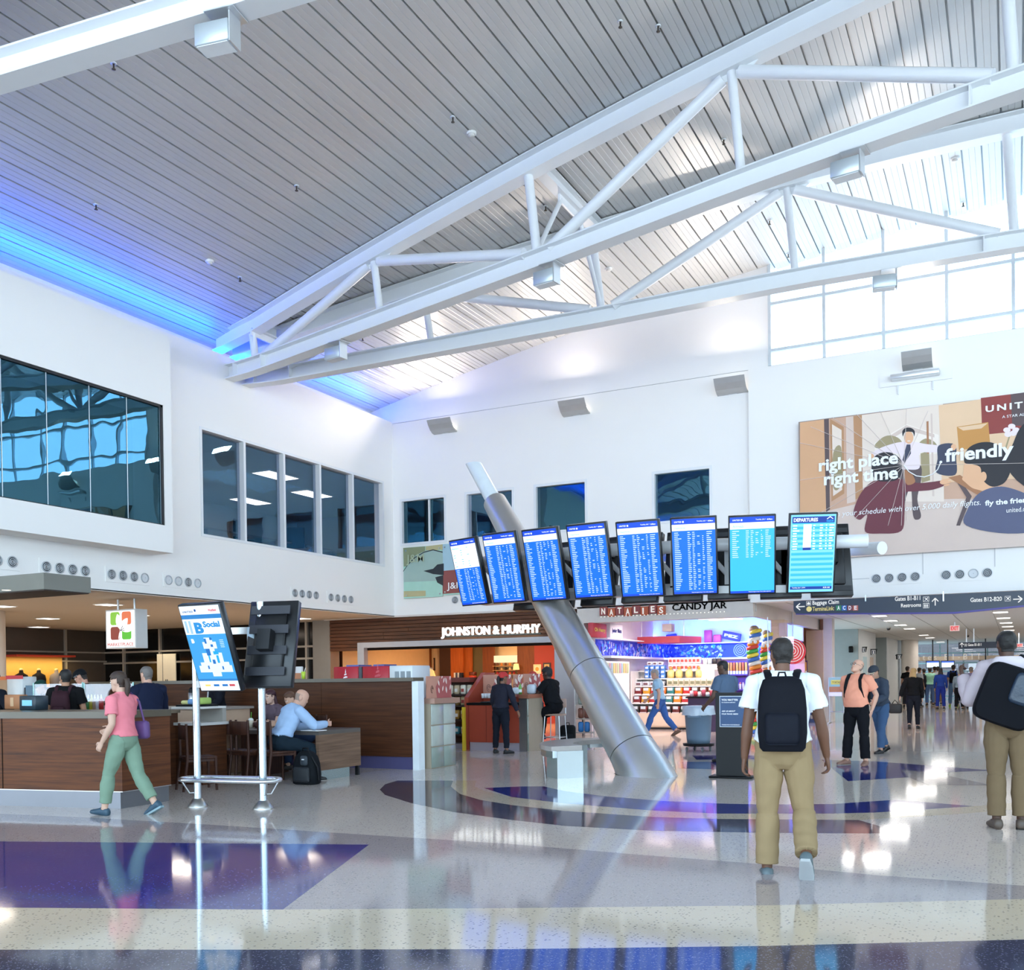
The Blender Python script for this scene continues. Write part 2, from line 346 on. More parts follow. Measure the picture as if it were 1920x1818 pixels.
# ceiling of long narrow metal planks running from the camera to the back wall
mb = MB(); prof = []
x = -16.62
while x < 27:
    for dx, dz in ((0, 0), (.098, 0), (.105, .007), (.112, 0), (.205, 0), (.212, .007), (.219, 0), (.318, 0), (.319, .055), (.349, .055)):
        prof.append((x+dx, zr(x+.17)+(dx-.17)*(zr(x+.3)-zr(x))/.3+dz))
    x += .35
n = len(prof); o = 0
mb.v = [(p[0], -14, p[1]) for p in prof]+[(p[0], 24.4, p[1]) for p in prof]
for i in range(n-1): mb.f.append([i, i+1, n+i+1, n+i]); mb.m.append(0); mb.sm.append(False)
CEILM = mat('#c9c8c6', .42, .25, var=.03, scale=.6)
struct('ceiling', mb, CEILM, 'ceiling of long silver metal planks')
def grid_wall(mb, along, c0, c1, us, zs, hole, mi=0):
    for i in range(len(us)-1):
        for k in range(len(zs)-1):
            um, zm = (us[i]+us[i+1])/2, (zs[k]+zs[k+1])/2
            if hole(um, zm): continue
            if along == 'y': mb.box(c0, c1, us[i], us[i+1], zs[k], zs[k+1], mi)
            else: mb.box(us[i], us[i+1], c0, c1, zs[k], zs[k+1], mi)
XL = -15.88
mb = MB()
XB = -15.30     # face of the shallow bulkhead round the mirror window
_a = onX(XB, 310, 984.8); _b = onX(XB, 307, 759.9); _e = onX(XB, 325, 1037)
WY1, WZ0, WZ1, BE, BZ = _a[1], _a[2], _b[2], _e[1], _e[2]
WYS = [float(onX(XB, q, 800)[1]) for q in (6, 91, 171, 241)]
def hl(y, z): return (6.0 < y < WY1 and WZ0 < z < WZ1) or (16.46 < y < 23.49 and 4.71 < z < 7.05) or (17.43 < y < 18.6 and z > 8.6)
grid_wall(mb, 'y', XL-.3, XL, [-14, 6.0, WY1, 16.46, 17.43, 18.6, 23.49, 24], sorted([3.30, WZ0, 4.71, 7.05, WZ1, 8.6, 8.85]), hl)
struct('wall_left', mb, WHITE, 'white upper wall along the left of the hall')
mb = MB()
grid_wall(mb, 'y', XL, XB, [-14, 6.0, WY1, BE], [BZ, WZ0, WZ1, 8.5], lambda y, z: 6.0 < y < WY1 and WZ0 < z < WZ1)
struct('wall_bulkhead', mb, WHITE, 'shallow white bulkhead round the mirror window')
mb = MB(); mb.box(-16.72, -16.6, -14, 24.3, 8.4, 9.6); mb.box(-16.6, XL-.3, -14, 24.3, 8.45, 8.55)
struct('trim_1', mb, WHITE, 'cove trough along the head of the left wall')
# back wall with four small windows
BW = [(-15.6, -14.17), (-13.48, -12.05), (-11.37, -9.93), (-8.08, -6.64)]
mb = MB()
us = [XL]+[v for p in BW for v in p]+[-5.66]
grid_wall(mb, 'x', 24.0, 24.3, us, [3.30, 5.34, 6.59, 8.80], lambda u, z: 5.34 < z < 6.59 and any(a < u < b for a, b in BW))
xs = [-16.6+i*.57 for i in range(21)]
top = [(x, zr(x)+.05) for x in xs if x < -5.2]+[(-5.2, zr(-5.2)+.05)]
mb.prism([(-16.6, 8.815), (-5.2, 8.815)]+top[::-1], 24.015, 24.3, 'y')
struct('wall_back', mb, WHITE, 'white back wall with four small dark windows')
mb = MB(); mb.box(XL, -5.66, 24.03, 24.2, 8.79, 8.83)
struct('trim_2', mb, mat('#8a8a8c', .6), 'thin shadow joint along the back wall')
mb = MB(); mb.box(-5.66, 26, 23.88, 24.3, 3.23, 8.79)
mb.box(-5.66, -5.2, 24.0, 24.3, 8.79, 10.95); mb.box(9.2, 26, 24.0, 24.3, 8.79, 12.2); mb.box(8, 26, 23.9, 24.3, 0, 3.23)
for px0, py0, px1, py1 in ((1593, 1086, 1597, 1118), (1730, 992, 1733, 1076), (1865, 980, 1867, 1062)):
    a = onY(23.88, px0, py0); b = onY(23.88, px1, py1); mb.box(a[0]-.006, a[0]+.006, 23.868, 23.89, b[2], a[2], 1)
a = onY(23.88, 1593, 1086); b = onY(23.88, 1630, 1085); mb.box(a[0], b[0], 23.868, 23.89, a[2]-.006, a[2]+.006, 1)
struct('wall_right', mb, [WHITE, mat('#bdbdbf', .6)], 'white wall carrying the banner')
# clerestory over the banner wall
MULL = mat('#cfd6da', .4, .3)
mb = MB(); gx = [-5.17, -3.92, -2.62, -1.31, .0, 1.31, 2.62, 3.93, 5.24, 6.55, 7.86, 9.17]
for gxi in gx: mb.box(gxi-.035, gxi+.035, 23.98, 24.1, 8.79, zr(gxi)+.03)
for zz in (9.19, 10.29): mb.box(-5.17, 9.2, 23.985, 24.095, zz-.035, zz+.035)
mb.box(-5.2, 9.2, 23.98, 24.1, 8.77, 8.83)
GL = glass_mat('clear_glazing', '#ffffff', .06, .97)
w = struct('window_1', mb, MULL, 'clerestory glazing over the banner wall')
gp = MB(); gp.prism([(-5.17, 8.8), (9.2, 8.8)]+[(x, zr(x)) for x in (9.2, 6, 3, 0, -3, -5.17)], 24.03, 24.036, 'y'); g = gp.build('glass_pane', GL, w)
# the long mirror-dark window on the left wall
MIRROR = glass_mat('mirror_glazing', '#8fdcfa', .15, .35, wave=.07)
OFFICE = glass_mat('office_glazing', '#9fdcff', .11, .82, wave=.05)
mb = MB(); mb.box(XB-.1, XB-.02, 6.0, WY1, WZ1-.05, WZ1); mb.box(XB-.1, XB-.02, WY1-.06, WY1, WZ0, WZ1); mb.box(XB-.1, XB-.02, 6.0, WY1, WZ0, WZ0+.02)
w = struct('window_2', mb, DARKMETAL, 'long dark mirror window on the left wall')
_g = [6.0, WYS[0]-1.9, WYS[0]-.95]+WYS+[WY1-.06]
for a, b in zip(_g[:-1], _g[1:]):
    p = MB(); p.box(XB-.07, XB-.055, a+.004, b-.004, WZ0+.02, WZ1-.05); p.build('glass_pane', MIRROR, w)
    p = MB(); p.box(XB-.052, XB-.045, b-.006, b+.006, WZ0+.02, WZ1-.05); p.build('glass_joint', ALU, w)
mb = MB(); mb.box(XL-.2, XL+.015, 16.43, 23.52, 7.02, 7.08); mb.box(XL-.2, XL+.015, 16.43, 23.52, 4.68, 4.74); mb.box(XL-.2, XL+.015, 16.43, 16.49, 4.74, 7.02); mb.box(XL-.2, XL+.015, 23.46, 23.52, 4.74, 7.02)
for yy in (17.84, 19.24, 20.65, 22.06): mb.box(XL-.2, XL+.01, yy-.035, yy+.035, 4.74, 7.02)
w = struct('window_3', mb, WHITESTEEL, 'office window of five panes on the left wall')
for a, b in ((16.49, 17.8), (17.88, 19.2), (19.28, 20.61), (20.69, 22.02), (22.1, 23.46)):
    p = MB(); p.box(XL-.13, XL-.118, a, b, 4.74, 7.02); p.build('glass_pane', OFFICE, w)
for i, (a, b) in enumerate(BW):
    mb = MB(); mb.box(a-.05, b+.05, 23.985, 24.15, 6.56, 6.63); mb.box(a-.05, b+.05, 23.985, 24.15, 5.30, 5.37); mb.box(a-.05, a+.02, 23.985, 24.15, 5.37, 6.56); mb.box(b-.02, b+.05, 23.985, 24.15, 5.37, 6.56)
    if i == 0: mb.box(-14.74, -14.69, 24.05, 24.15, 5.36, 6.58)
    w = struct('window_%d' % (4+i), mb, WHITESTEEL, '%s small dark window from the left in the back wall' % ORD[i])
    p = MB(); p.box(a, b, 24.09, 24.1, 5.36, 6.58); p.build('glass_pane', MIRROR if i in (0, 2, 3) else OFFICE, w)
# rooms behind the upper glazing
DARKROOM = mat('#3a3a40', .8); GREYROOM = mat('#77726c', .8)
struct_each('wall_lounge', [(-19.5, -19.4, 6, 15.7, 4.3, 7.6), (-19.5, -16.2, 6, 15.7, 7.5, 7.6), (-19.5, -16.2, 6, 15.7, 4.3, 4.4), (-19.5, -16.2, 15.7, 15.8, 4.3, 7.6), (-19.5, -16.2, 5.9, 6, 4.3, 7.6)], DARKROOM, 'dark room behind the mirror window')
struct_each('wall_office', [(-23.4, -23.3, 16, 29, 4.3, 7.6), (-23.4, -16.2, 16, 29, 7.3, 7.4), (-23.4, -16.2, 16, 29, 4.35, 4.45), (-23.4, -16.2, 15.85, 16.0, 4.3, 7.6), (-23.4, -16.2, 28.9, 29, 4.3, 7.6), (-16.2, -16.1, 24.3, 29, 4.3, 7.6)], GREYROOM, 'grey office behind the five-pane window')
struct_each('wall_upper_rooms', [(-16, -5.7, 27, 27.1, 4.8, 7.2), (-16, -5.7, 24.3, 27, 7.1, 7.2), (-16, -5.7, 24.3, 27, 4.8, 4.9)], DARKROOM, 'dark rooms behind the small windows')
# low ceilings
SOFFIT = mat('#c9c0b6', .7, var=.03, scale=.8)
mb = MB(); mb.box(-30, XL-.3, -14, 25.5, 3.30, 3.38); mb.box(XL-.32, XL, -14, 24.1, 3.285, 3.32)
struct('ceiling_food_hall', mb, SOFFIT, 'low beige ceiling over the food hall')
mb = MB(); mb.box(-18.4, -5.62, 24.25, 34, 3.32, 3.4); mb.box(XL-2.5, -5.7, 23.98, 24.3, 3.28, 3.33)
struct('ceiling_shops', mb, mat('#d8cfc8', .7), 'low ceiling over the shops')
mb = MB(); mb.box(-5.62, 9, 23.9, 66, 3.26, 3.34)
mb.box(-9.5, -5.62, 33.2, 62, 3.26, 3.34)
CORC = mat('#cfd0cc', .6, var=.02)
for i in range(13): mb.box(-5.0+i*1.1, -4.985+i*1.1, 24.4, 58, 3.252, 3.262, 1)
struct('ceiling_corridor', mb, [CORC, mat('#9d9f9c', .6)], 'low ceiling of the corridor with long joints')
# far right side of the hall: solid base, glazed above
mb = MB(); mb.box(26, 26.3, -14, 24.3, 0, 4.2)
for i in range(16): mb.box(26, 26.2, -14+i*2.55, -13.8+i*2.55, 4.2, 11.2)
for zz in (6.2, 8.2): mb.box(26, 26.15, -14, 24.3, zz, zz+.12)
struct('wall_far_right', mb, WHITE, 'glazed far side wall of the hall')
# food hall back walls: black glazed shopfront
BLKGL = mat('#0f0d0c', .12, var=.0, spec=.4); BRONZE = mat('#4a423b', .35, .4); FRAMEL = mat('#a59d92', .4, .3)
mb = MB(); mb.box(-28.4, -28.25, 2, 25.2, 0, 3.3, 0)
for yy in (14.9, 16.6, 20.4, 22.9): mb.box(-28.26, -28.18, yy-.04, yy+.04, 0, 3.3, 1)
for zz in (2.25, 2.55, 1.0): mb.box(-28.26, -28.176, 2, 25.2, zz-.025, zz+.025, 1)
struct('wall_food_hall', mb, [mat('#4b4139', .5, var=.1), FRAMEL], 'brown panelled wall at the back of the food hall')
mb = MB(); mb.box(-28.4, -18.25, 24.55, 24.7, 0, 3.3, 0)
for xx in (-27.3, -25.6, -22.9, -21.0, -19.45): mb.box(xx-.04, xx+.04, 24.47, 24.56, 0, 3.3, 1)
for zz in (2.18, 2.55): mb.box(-28.3, -18.3, 24.466, 24.56, zz-.03, zz+.03, 1)
struct('wall_lounge_front', mb, [BLKGL, FRAMEL], 'black glazed shopfront behind the food hall')
for i_, (px0, px1, py) in enumerate(((294, 329, 1226), (500, 547, 1218))):
    a = onY(24.44, px0, py); b = onY(24.44, px1, py); mb = MB(); mb.box(a[0], b[0], 24.44, 24.47, 0, a[2]); mb.box(a[0]+(b[0]-a[0])*(.02 if i_ else .3), a[0]+(b[0]-a[0])*(.04 if i_ else .32), 24.43, 24.44, 0, a[2], 1); xh = a[0]+(b[0]-a[0])*.5
    mb.box(xh-.03, xh-.01, 24.41, 24.44, 1.3, 1.6, 1); mb.box(xh+.04, xh+.06, 24.41, 24.44, 1.3, 1.6, 1)
    struct('door_%d' % (2+i_), mb, [mat('#efe2c8', .5), mat('#5a5248', .5)], ('left', 'right')[i_]+' pale door in the black glazed shopfront')
    lamp('door_light', 'SPOT', ((a[0]+b[0])/2, 23.5, 3.2), 60, (1, .9, .72), .08, target=((a[0]+b[0])/2, 24.5, 1.4), spot=80)  # added spot that brightens the door, no fitting stands here
mb = MB(); mb.box(-18.9, -18.25, 24.1, 24.6, 0, 3.3)
struct('pillar_food_hall', mb, mat('#8f8a83', .35, .5), 'grey metal pilaster beside the slatted fascia')
a = onY(16, -16, 1230); mb = MB(); mb.cyl(float(a[0]), 16, 0, 3.3, .32, 24)
struct('pillar_column', mb, mat('#cfc8c0', .5), 'pale round column at the left edge')
# corridor blocks on the left side with the restrooms
GREYW = mat('#9aa5a5', .6); CORW = mat('#e3e8e8', .5); BEIGEP = mat('#cdb9a4', .45)
mb = MB(); mb.box(-7.4, -5.55, 41.0, 46.4, 0, 3.27, 0); mb.box(-7.4, -5.6, 51.4, 60, 0, 3.27, 0)
mb.box(-5.56, -5.5, 41.0, 46.4, 0, 3.27, 1); mb.box(-5.61, -5.56, 51.4, 60, 0, 3.27, 1); mb.box(-7.6, -7.4, 40.9, 62, 0, 3.27, 1)
mb.box(-9, -5.5, 40.9, 41.0, 0, 3.27, 0); mb.box(-9.5, -7.4, 34, 34.2, 0, 3.27, 0)
mb.box(-5.5, -5.48, 42.3, 43.3, 0, 2.2, 2); mb.box(-5.5, -5.48, 44.4, 45.4, 0, 2.2, 3)
struct('wall_corridor', mb, [GREYW, CORW, mat('#b9d4d8', .4), BEIGEP], 'grey and white restroom blocks along the corridor')
mb = MB(); mb.cyl(-5.0, 56.5, 0, 3.27, .42, 28)
struct('pillar_far', mb, mat('#e4dcd2', .5), 'round white column far down the corridor')
mb = MB(); mb.box(8.9, 9, 24.3, 66, 0, 3.3)
struct('wall_corridor_side', mb, CORW, 'far right side wall of the corridor')
# far gate lounge: bright glass wall
mb = MB()
for xx in [-8+i*1.3 for i in range(14)]: mb.box(xx-.04, xx+.04, 65.6, 65.75, 0, 3.3)
for zz in (.1, 1.6, 2.1, 2.7): mb.box(-9, 9, 65.59, 65.75, zz-.04, zz+.04)
w = struct('window_8', mb, mat('#8fa7a8', .4, .3), 'bright glass wall at the far end of the corridor')
p = MB(); p.box(-9, 9, 65.66, 65.68, 0, 3.3); p.build('glass_pane', glass_mat('tinted_glazing', '#ffffff', .08, .22), w)
# ================================================================== ROOF TRUSSES
XN = [-15.0, -11.33, -7.6, -3.8, 0.02, 3.9, 7.8]
ZB = [8.65, 8.87, 9.10, 9.38, 9.56, 9.66, 9.70]
def zb(x): return float(np.interp(x, XN, ZB))
def ibeam(mb, pts, dep, wid, nrm, tf=.025, tw=.018):
    # I-section swept through pts (top centre line), nrm = horizontal direction of the flange
    rs = []; nrm = np.array(nrm, float)
    w, t = wid/2, tw/2
    sec = [(-w, 0), (w, 0), (w, -tf), (t, -tf), (t, -dep+tf), (w, -dep+tf), (w, -dep), (-w, -dep), (-w, -dep+tf), (-t, -dep+tf), (-t, -tf), (-w, -tf)]
    for p in pts: rs.append([np.array(p)+nrm*a+np.array([0, 0, b]) for a, b in sec])
    return mb.rings(rs, 0, smooth=False)
def make_truss(y0, s, label, x1=9.0):
    t = thing('roof_truss', label, 'truss', (-16, y0, 8.6))
    Y = lambda x: y0+s*(x+16)
    dirv = np.array([1, s, 0])/math.hypot(1, s); nrm = np.array([-dirv[1], dirv[0], 0])
    xs = [v for v in np.arange(-15.9, x1+.01, .83)]
    wpart(ibeam(MB(), [(x-.35 if i == 0 else x, Y(x), zr(x)-.02) for i, x in enumerate(xs)], .36, .30, nrm), 'top_chord', WHITESTEEL, t)
    bc = wpart(ibeam(MB(), [(x, Y(x), zb(x)) for x in xs], .33, .30, nrm), 'bottom_chord', WHITESTEEL, t)
    for xp in (-15.6, -14.7, -.5):
        m = MB(); c = np.array([xp, Y(xp), zb(xp)-.165])
        m.add([c+dirv*a+nrm*b+np.array([0, 0, z]) for a in (-.012, .012) for b in (-.14, .14) for z in (-.145, .145)], [(0, 1, 3, 2), (4, 6, 7, 5), (0, 4, 5, 1), (2, 3, 7, 6), (0, 2, 6, 4), (1, 5, 7, 3)])
        wpart(m, 'stiffener_plate', WHITESTEEL, bc)
    for i, x in enumerate(XN):
        if x > x1: continue
        sl = (zr(x+.2)-zr(x-.2))/.4; h = zr(x)-.36-zb(x)
        a = np.array([x-sl*h*.8, Y(x-sl*h*.8), zr(x)-.34]); b = np.array([x, Y(x), zb(x)-.01])
        wpart(MB().tube([a, b], .085 if i % 2 == 0 else .075, 14), 'vertical_tube', WHITESTEEL, t)
        if i in (1, 3, 5):
            for j in (i-1, i+1):
                q = XN[j]; d = np.array([q+(.25 if j < i else -.25), Y(q), zb(q)+.02])
                st = a+(d-a)*.04+np.array([0, 0, -.04])
                wpart(MB().tube([st, d], .10, 14), 'diagonal_tube', WHITESTEEL, t)
            g = a+np.array([0, 0, -.02]); m = MB()
            m.add([g+dirv*u+nrm*b2+np.array([0, 0, z]) for u, z in ((-.5, .06), (.5, .06), (.22, -.16), (-.22, -.16)) for b2 in (-.012, .012)], [(0, 2, 4, 6), (1, 7, 5, 3), (0, 1, 3, 2), (2, 3, 5, 4), (4, 5, 7, 6), (6, 7, 1, 0)])
            wpart(m, 'gusset_plate', WHITESTEEL, t)
    return t
TA, TB, TCC = (6.95, .18), (17.4, -.14), (17.9, .17)
make_truss(*TB, 'white steel roof truss whose low chord crosses the middle of the hall')
make_truss(*TCC, 'white steel roof truss nearest the back wall, below the clerestory')
make_truss(*TA, 'white steel roof truss whose low beam cuts the upper left corner of the ceiling', 4)
m = MB(); P0 = lambda x, dz: (x, 6.95+.18*(x+16)+.05, zb(x)+dz)
solo('electrical_conduit', MB().tube([P0(x, .05) for x in np.arange(-15.5, -4, .8)], .022, 8), WHITESTEEL, 'thin white conduit clipped along the upper left roof beam', 'conduit')
def onT(T, px, py):
    d = ray(px, py); y0, s = T; t = (y0+16*s)/(d[1]-s*d[0]); return C0+t*d
for k, x in enumerate((XN[2], XN[0])):
    t = thing('roof_purlin', ('white roof beam with two kicker pipes linking the two middle trusses', 'short white roof beam in the blue corner where two trusses meet')[k], 'beam', (x, 17, zr(x)))
    ya, yb = TB[0]+TB[1]*(x+16), TCC[0]+TCC[1]*(x+16)
    wpart(ibeam(MB(), [(x, ya+.1, zr(x)-.06), (x, yb-.1, zr(x)-.06)], .26, .22, (1, 0, 0)), 'beam', WHITESTEEL, t)
    ym = (ya+yb)/2
    m = MB(); m.box(x-.02, x+.02, ym-.55, ym+.55, zr(x)-.46, zr(x)-.3); wpart(m, 'hanger_plate', WHITESTEEL, t)
    for yy, q in ((ya, ym-.45), (yb, ym+.45)):
        wpart(MB().tube([(x, q, zr(x)-.4), (x, yy, zb(x))], .045, 12), 'kicker_pipe', WHITESTEEL, t)
# box floodlights clamped under the low chords
def flood(T, px, py, lab):
    p = onT(T, px, py); zt = zb(p[0])-.33
    a = math.atan(T[1]); t = thing('floodlight', lab, 'light', (p[0], p[1]-.02, zt), a, 'box floodlights under the trusses')
    MB().rbox(-.21, .21, -.12, .12, -.33, -.09, .012, 1).build('lamp_box', mat('#c3ccd2', .35, .4), t)
    MB().box(-.19, .19, -.10, .10, -.337, -.328).build('lens', mat('#e9eef2', .2), t)
    MB().box(.215, .23, -.11, .11, -.34, 0).build('side_bracket', ALU, t); MB().box(-.06, .3, -.16, .16, -.012, 0).build('clamp_plate', ALU, t)
flood(TB, 1025, 520, 'small box floodlight under the middle truss near the hall centre')
flood(TB, 630, 662, 'small box floodlight under the middle truss close to the blue corner')
flood(TB, 1588, 318, 'small box floodlight high under the middle truss at upper right')
flood(TCC, 1658, 518, 'small box floodlight under the back truss in front of the clerestory')
flood(TA, 408, 8, 'small box floodlight under the truss beam in the upper left corner')
# sprinklers and smoke detectors on the ceiling planks
def onRoof(px, py):
    d = ray(px, py); t = 12.0
    for _ in range(30):
        q = C0+t*d; t += (zr(q[0])-q[2])/(d[2]+.08)
    return C0+t*d
SPR = [(213, 118, 'in the upper left of the ceiling'), (180, 383, 'just above the blue ceiling band'), (556, 348, 'in the middle of the grey ceiling'), (450, 519, 'near the end of the blue ceiling band'), (849, 219, 'beside the smoke detector high on the grey ceiling'), (1234, 48, 'near the top edge of the ceiling'), (1357, 261, 'framed by the middle truss'), (1023, 386, 'beside the purlin'), (680, 631, 'between the two low chords near the blue corner'), (1443, 413, 'above the back truss'), (1478, 475, 'left of the back truss vertical'), (1806, 379, 'near the clerestory'), (1163, 40, 'above the middle truss')]
for px, py, wh in SPR:
    p = onRoof(px, py); t = thing('sprinkler_head', 'tiny sprinkler head '+wh, 'sprinkler', (p[0], p[1], p[2]-.01), 0, 'ceiling sprinklers')
    MB().lathe(0, 0, [(.045, .012), (.045, -.004), (.02, -.01), (.02, .012)], 12).build('escutcheon', ALU, t)
    MB().lathe(0, 0, [(.012, 0), (.012, -.07), (.03, -.075), (.03, -.085), (.005, -.09)], 10).build('nozzle', mat('#5b5148', .4, .6), t)
for px, py, wh in ((884, 249, 'high on the grey ceiling'), (393, 489, 'beside the blue ceiling band'), (1141, 503, 'between the low chords'), (1790, 297, 'above the clerestory')):
    p = onRoof(px, py); t = thing('smoke_detector', 'round white smoke detector '+wh, 'smoke detector', (p[0], p[1], p[2]), 0, 'ceiling smoke detectors')
    MB().lathe(0, 0, [(.085, .01), (.085, -.02), (.07, -.03)], 18).build('base', mat('#eceae6', .5), t); MB().lathe(0, 0, [(.055, -.03), (.055, -.055), (.02, -.065)], 16).build('sensor_head', mat('#d8d4cd', .5), t)
# scoop shaped uplights on the back walls
def sconce(x, y, z, lab, w=.74):
    t = thing('wall_sconce', lab, 'wall light', (x, y, z), 0, 'scoop uplights on the back wall')
    prof = [(0, -.30), (-.10, -.285), (-.22, -.22), (-.33, -.10), (-.40, .02), (-.385, .03), (-.315, -.08), (-.21, -.19), (-.10, -.25), (0, -.265)]
    MB().prism(prof, -w/2, w/2, 'x').build('scoop', mat('#b9b8b6', .38, .35, var=.06), t)
    MB().box(-w/2+.06, w/2-.06, -.20, -.02, -.18, -.12).build('lamp_tray', mat('#fff6ea', .5, emit=3.0), t)
    MB().box(-.1, .1, -.03, 0, -.3, .02).build('wall_plate', ALU, t)
    return t
sconce(-14.11, 24.0, 8.62, 'scoop uplight on the back wall, nearest the blue corner')
sconce(-10.15, 24.0, 8.60, 'scoop uplight on the back wall, middle of the three in a row')
sconce(-6.06, 24.0, 8.58, 'scoop uplight on the back wall beside the banner wall step')
sconce(-1.9, 23.88, 8.52, 'scoop uplight above the banner', .62)
t = thing('banner_floodlight', 'long white box light on a plate above the banner', 'light', (-1.95, 23.87, 8.08))
MB().box(-.75, .75, -.02, 0, -.16, .10).build('back_plate', WHITE, t); MB().rbox(-.5, .5, -.22, -.02, -.06, .05, .01, 1).build('lamp_box', ALU, t)
MB().box(-.48, .48, -.2, -.05, -.065, -.058).build('lens', mat('#f4fbff', .3), t)
for s in (-.36, .36): MB().box(s-.01, s+.01, -.04, 0, -.36, -.16).build('bracket', WHITESTEEL, t)
# plates with four round air nozzles
DIFF = mat('#b8bdc2', .4, .3); DIFFD = mat('#2a2e33', .6); DIFFL = mat('#d3d6d9', .45)
def diffuser(o, ux, nn, w, lab, n=4, open_=(0, 1, 2, 3)):
    ang = math.atan2(ux[1], ux[0])
    t = thing('air_diffuser', lab, 'air vent', o, ang, 'air nozzle plates on the walls')
    MB().box(0, w, -.015, 0, -.15, .15).build('plate', WHITE, t)
    for k in range(n):
        cx = w*(k+.5)/n; d = MB()
        d.disc((cx, -.017, 0), (0, -1, 0), .098, 20, 0 if k in open_ else 2)
        for r0, r1, y in ((.082, .102, -.03), (.052, .066, -.034), (.024, .038, -.036)):
            rs = []
            for yy, rr in ((-.016, r1), (y, r1), (y, r0), (-.016, r0)): rs.append([(cx+rr*math.cos(2*PI*i/20), yy, rr*math.sin(2*PI*i/20)) for i in range(20)])
            if k in open_ or r1 > .1: d.rings(rs, 1, True, False, True)
        d.disc((cx, -.036, 0), (0, -1, 0), .012, 10, 1)
        d.build('air_nozzle', [DIFFD, DIFF, DIFFL], t)
XR = XL-.5
for (y0, y1, xx, z, lab, op) in ((10.75, 11.95, XL, 3.66, 'air nozzle plate at the left edge above the canopy', (0, 1, 2, 3)), (12.35, 13.49, XL, 3.64, 'air nozzle plate above the food hall, left of the marketplace sign', (0, 1, 2, 3)), (13.83, 14.95, XL, 3.63, 'air nozzle plate above the marketplace sign', (0, 1, 2)), (15.31, 16.42, XL, 3.64, 'air nozzle plate below the near end of the office window', (2,)), (19.42, 20.53, XL, 3.66, 'air nozzle plate on the left wall under the middle of the office window', (0, 1, 2, 3)), (20.86, 22.02, XL, 3.65, 'air nozzle plate on the left wall nearest the corner', (0, 1, 2, 3))):
    diffuser((xx, y0, z), (0, 1), (1, 0), y1-y0, lab, 4, op)
diffuser((-2.94, 23.88, 3.64), (1, 0), (0, -1), 1.09, 'air nozzle plate under the banner, left of the pair'); diffuser((-1.49, 23.88, 3.64), (1, 0), (0, -1), 1.09, 'air nozzle plate under the banner, right of the pair', 4, (0, 1, 3))
p = onY(24.0, 846, 1135); diffuser((p[0], 24.0, 3.68), (1, 0), (0, -1), 1.1, 'air nozzle plate half hidden behind the leftmost flight display')
# ------------------------------------------------------------------ printed panels on walls
def poly_on(mb, Y, pts, lay, mi):
    y = Y-.0016*lay; vs = [onY(y, *p) for p in pts]; mb.add(vs, [list(range(len(vs)))], mi)
def ell(cx, cy, rx, ry, n=18, a=0.0): return [(cx+rx*math.cos(2*PI*k/n)*math.cos(a)-ry*math.sin(2*PI*k/n)*math.sin(a), cy+rx*math.cos(2*PI*k/n)*math.sin(a)+ry*math.sin(2*PI*k/n)*math.cos(a)) for k in range(n)]
def ytext(body, Y, px0, pyb, px1, hpx, parent, m=WTXTP, name='lettering', **k):
    a = onY(Y, px0, pyb); b = onY(Y, px1, pyb); c = onY(Y, px0, pyb-hpx)
    return text(name, body, a, (1, 0, 0), (0, 0, 1), b[0]-a[0], (c[2]-a[2]) if hpx else None, m, parent, **k)
p0 = onY(23.75, 1499, 985); p1 = onY(23.75, 1499, 790.6)
bn = thing('wall_banner', 'wide printed airline advertising banner on the white wall', 'banner', (p0[0], 23.8, p0[2]))
XB1 = 2.4
m = MB(); m.box(p0[0], XB1, 23.75, 23.88, p0[2]-.25, p1[2]); wpart(m, 'panel', mat('#8f8078', .6), bn)
BP = ['#cda58c', '#f3e6da', '#5a4a4c', '#b98a63', '#ead9cb', '#a39470', '#d9c4b8', '#3b3f55', '#6b2b38', '#1d1a22', '#c98f4a', '#8f3a35', '#d9a87f', '#e8c49f', '#565a78', '#a9744f', '#efdfe2', '#e8b48c']
PM = [mat(c, .55, var=.05, scale=2) for c in BP]
m = MB(); BY = 23.748
def bp(pts, lay, mi): poly_on(m, BY, pts, lay, mi)
def soft(pts, n=5):
    N = len(pts); P = [np.array(p, float) for p in pts]; out = []
    for i in range(N):
        p0, p1, p2, p3 = P[i-1], P[i], P[(i+1) % N], P[(i+2) % N]
        for k in range(n):
            t = k/n; q = .5*((2*p1)+(-p0+p2)*t+(2*p0-5*p1+4*p2-p3)*t*t+(-p0+3*p1-3*p2+p3)*t**3); out.append((q[0], q[1]))
    return out
bp([(1500, 792), (2300, 690), (2300, 962), (1500, 1050)], 0, 0)
bp([(1500, 792), (1546, 786), (1549, 960), (1500, 985)], 1, 12)                # left wall
bp([(1500, 985), (1549, 958), (1625, 940), (1790, 935), (2300, 930), (2300, 1000), (1500, 1050)], 1.5, 6)   # pale floor
bp([(1545, 786), (1554, 785), (1556, 955), (1549, 960)], 2, 2)                 # dark door edge
bp([(1556, 785), (1582, 800), (1583, 925), (1559, 940)], 2.5, 3); bp([(1560, 795), (1578, 806), (1579, 918), (1562, 930)], 3, 4); bp(soft([(1562, 850), (1577, 838), (1578, 905), (1563, 915)]), 4, 5)
bp([(1586, 782), (1601, 780), (1604, 940), (1588, 944)], 2.5, 6); bp([(1600, 780), (1616, 778), (1618, 930), (1604, 936)], 2.7, 3)
bp([(1616, 778), (1768, 757), (1770, 940), (1618, 940)], 3, 4)                 # bright doorway
bp([(1640, 830), (1700, 795), (1760, 815), (1760, 850), (1640, 860)], 3.5, 1); bp([(1660, 822), (1700, 797), (1752, 814), (1752, 820), (1700, 806), (1662, 828)], 4, 6)
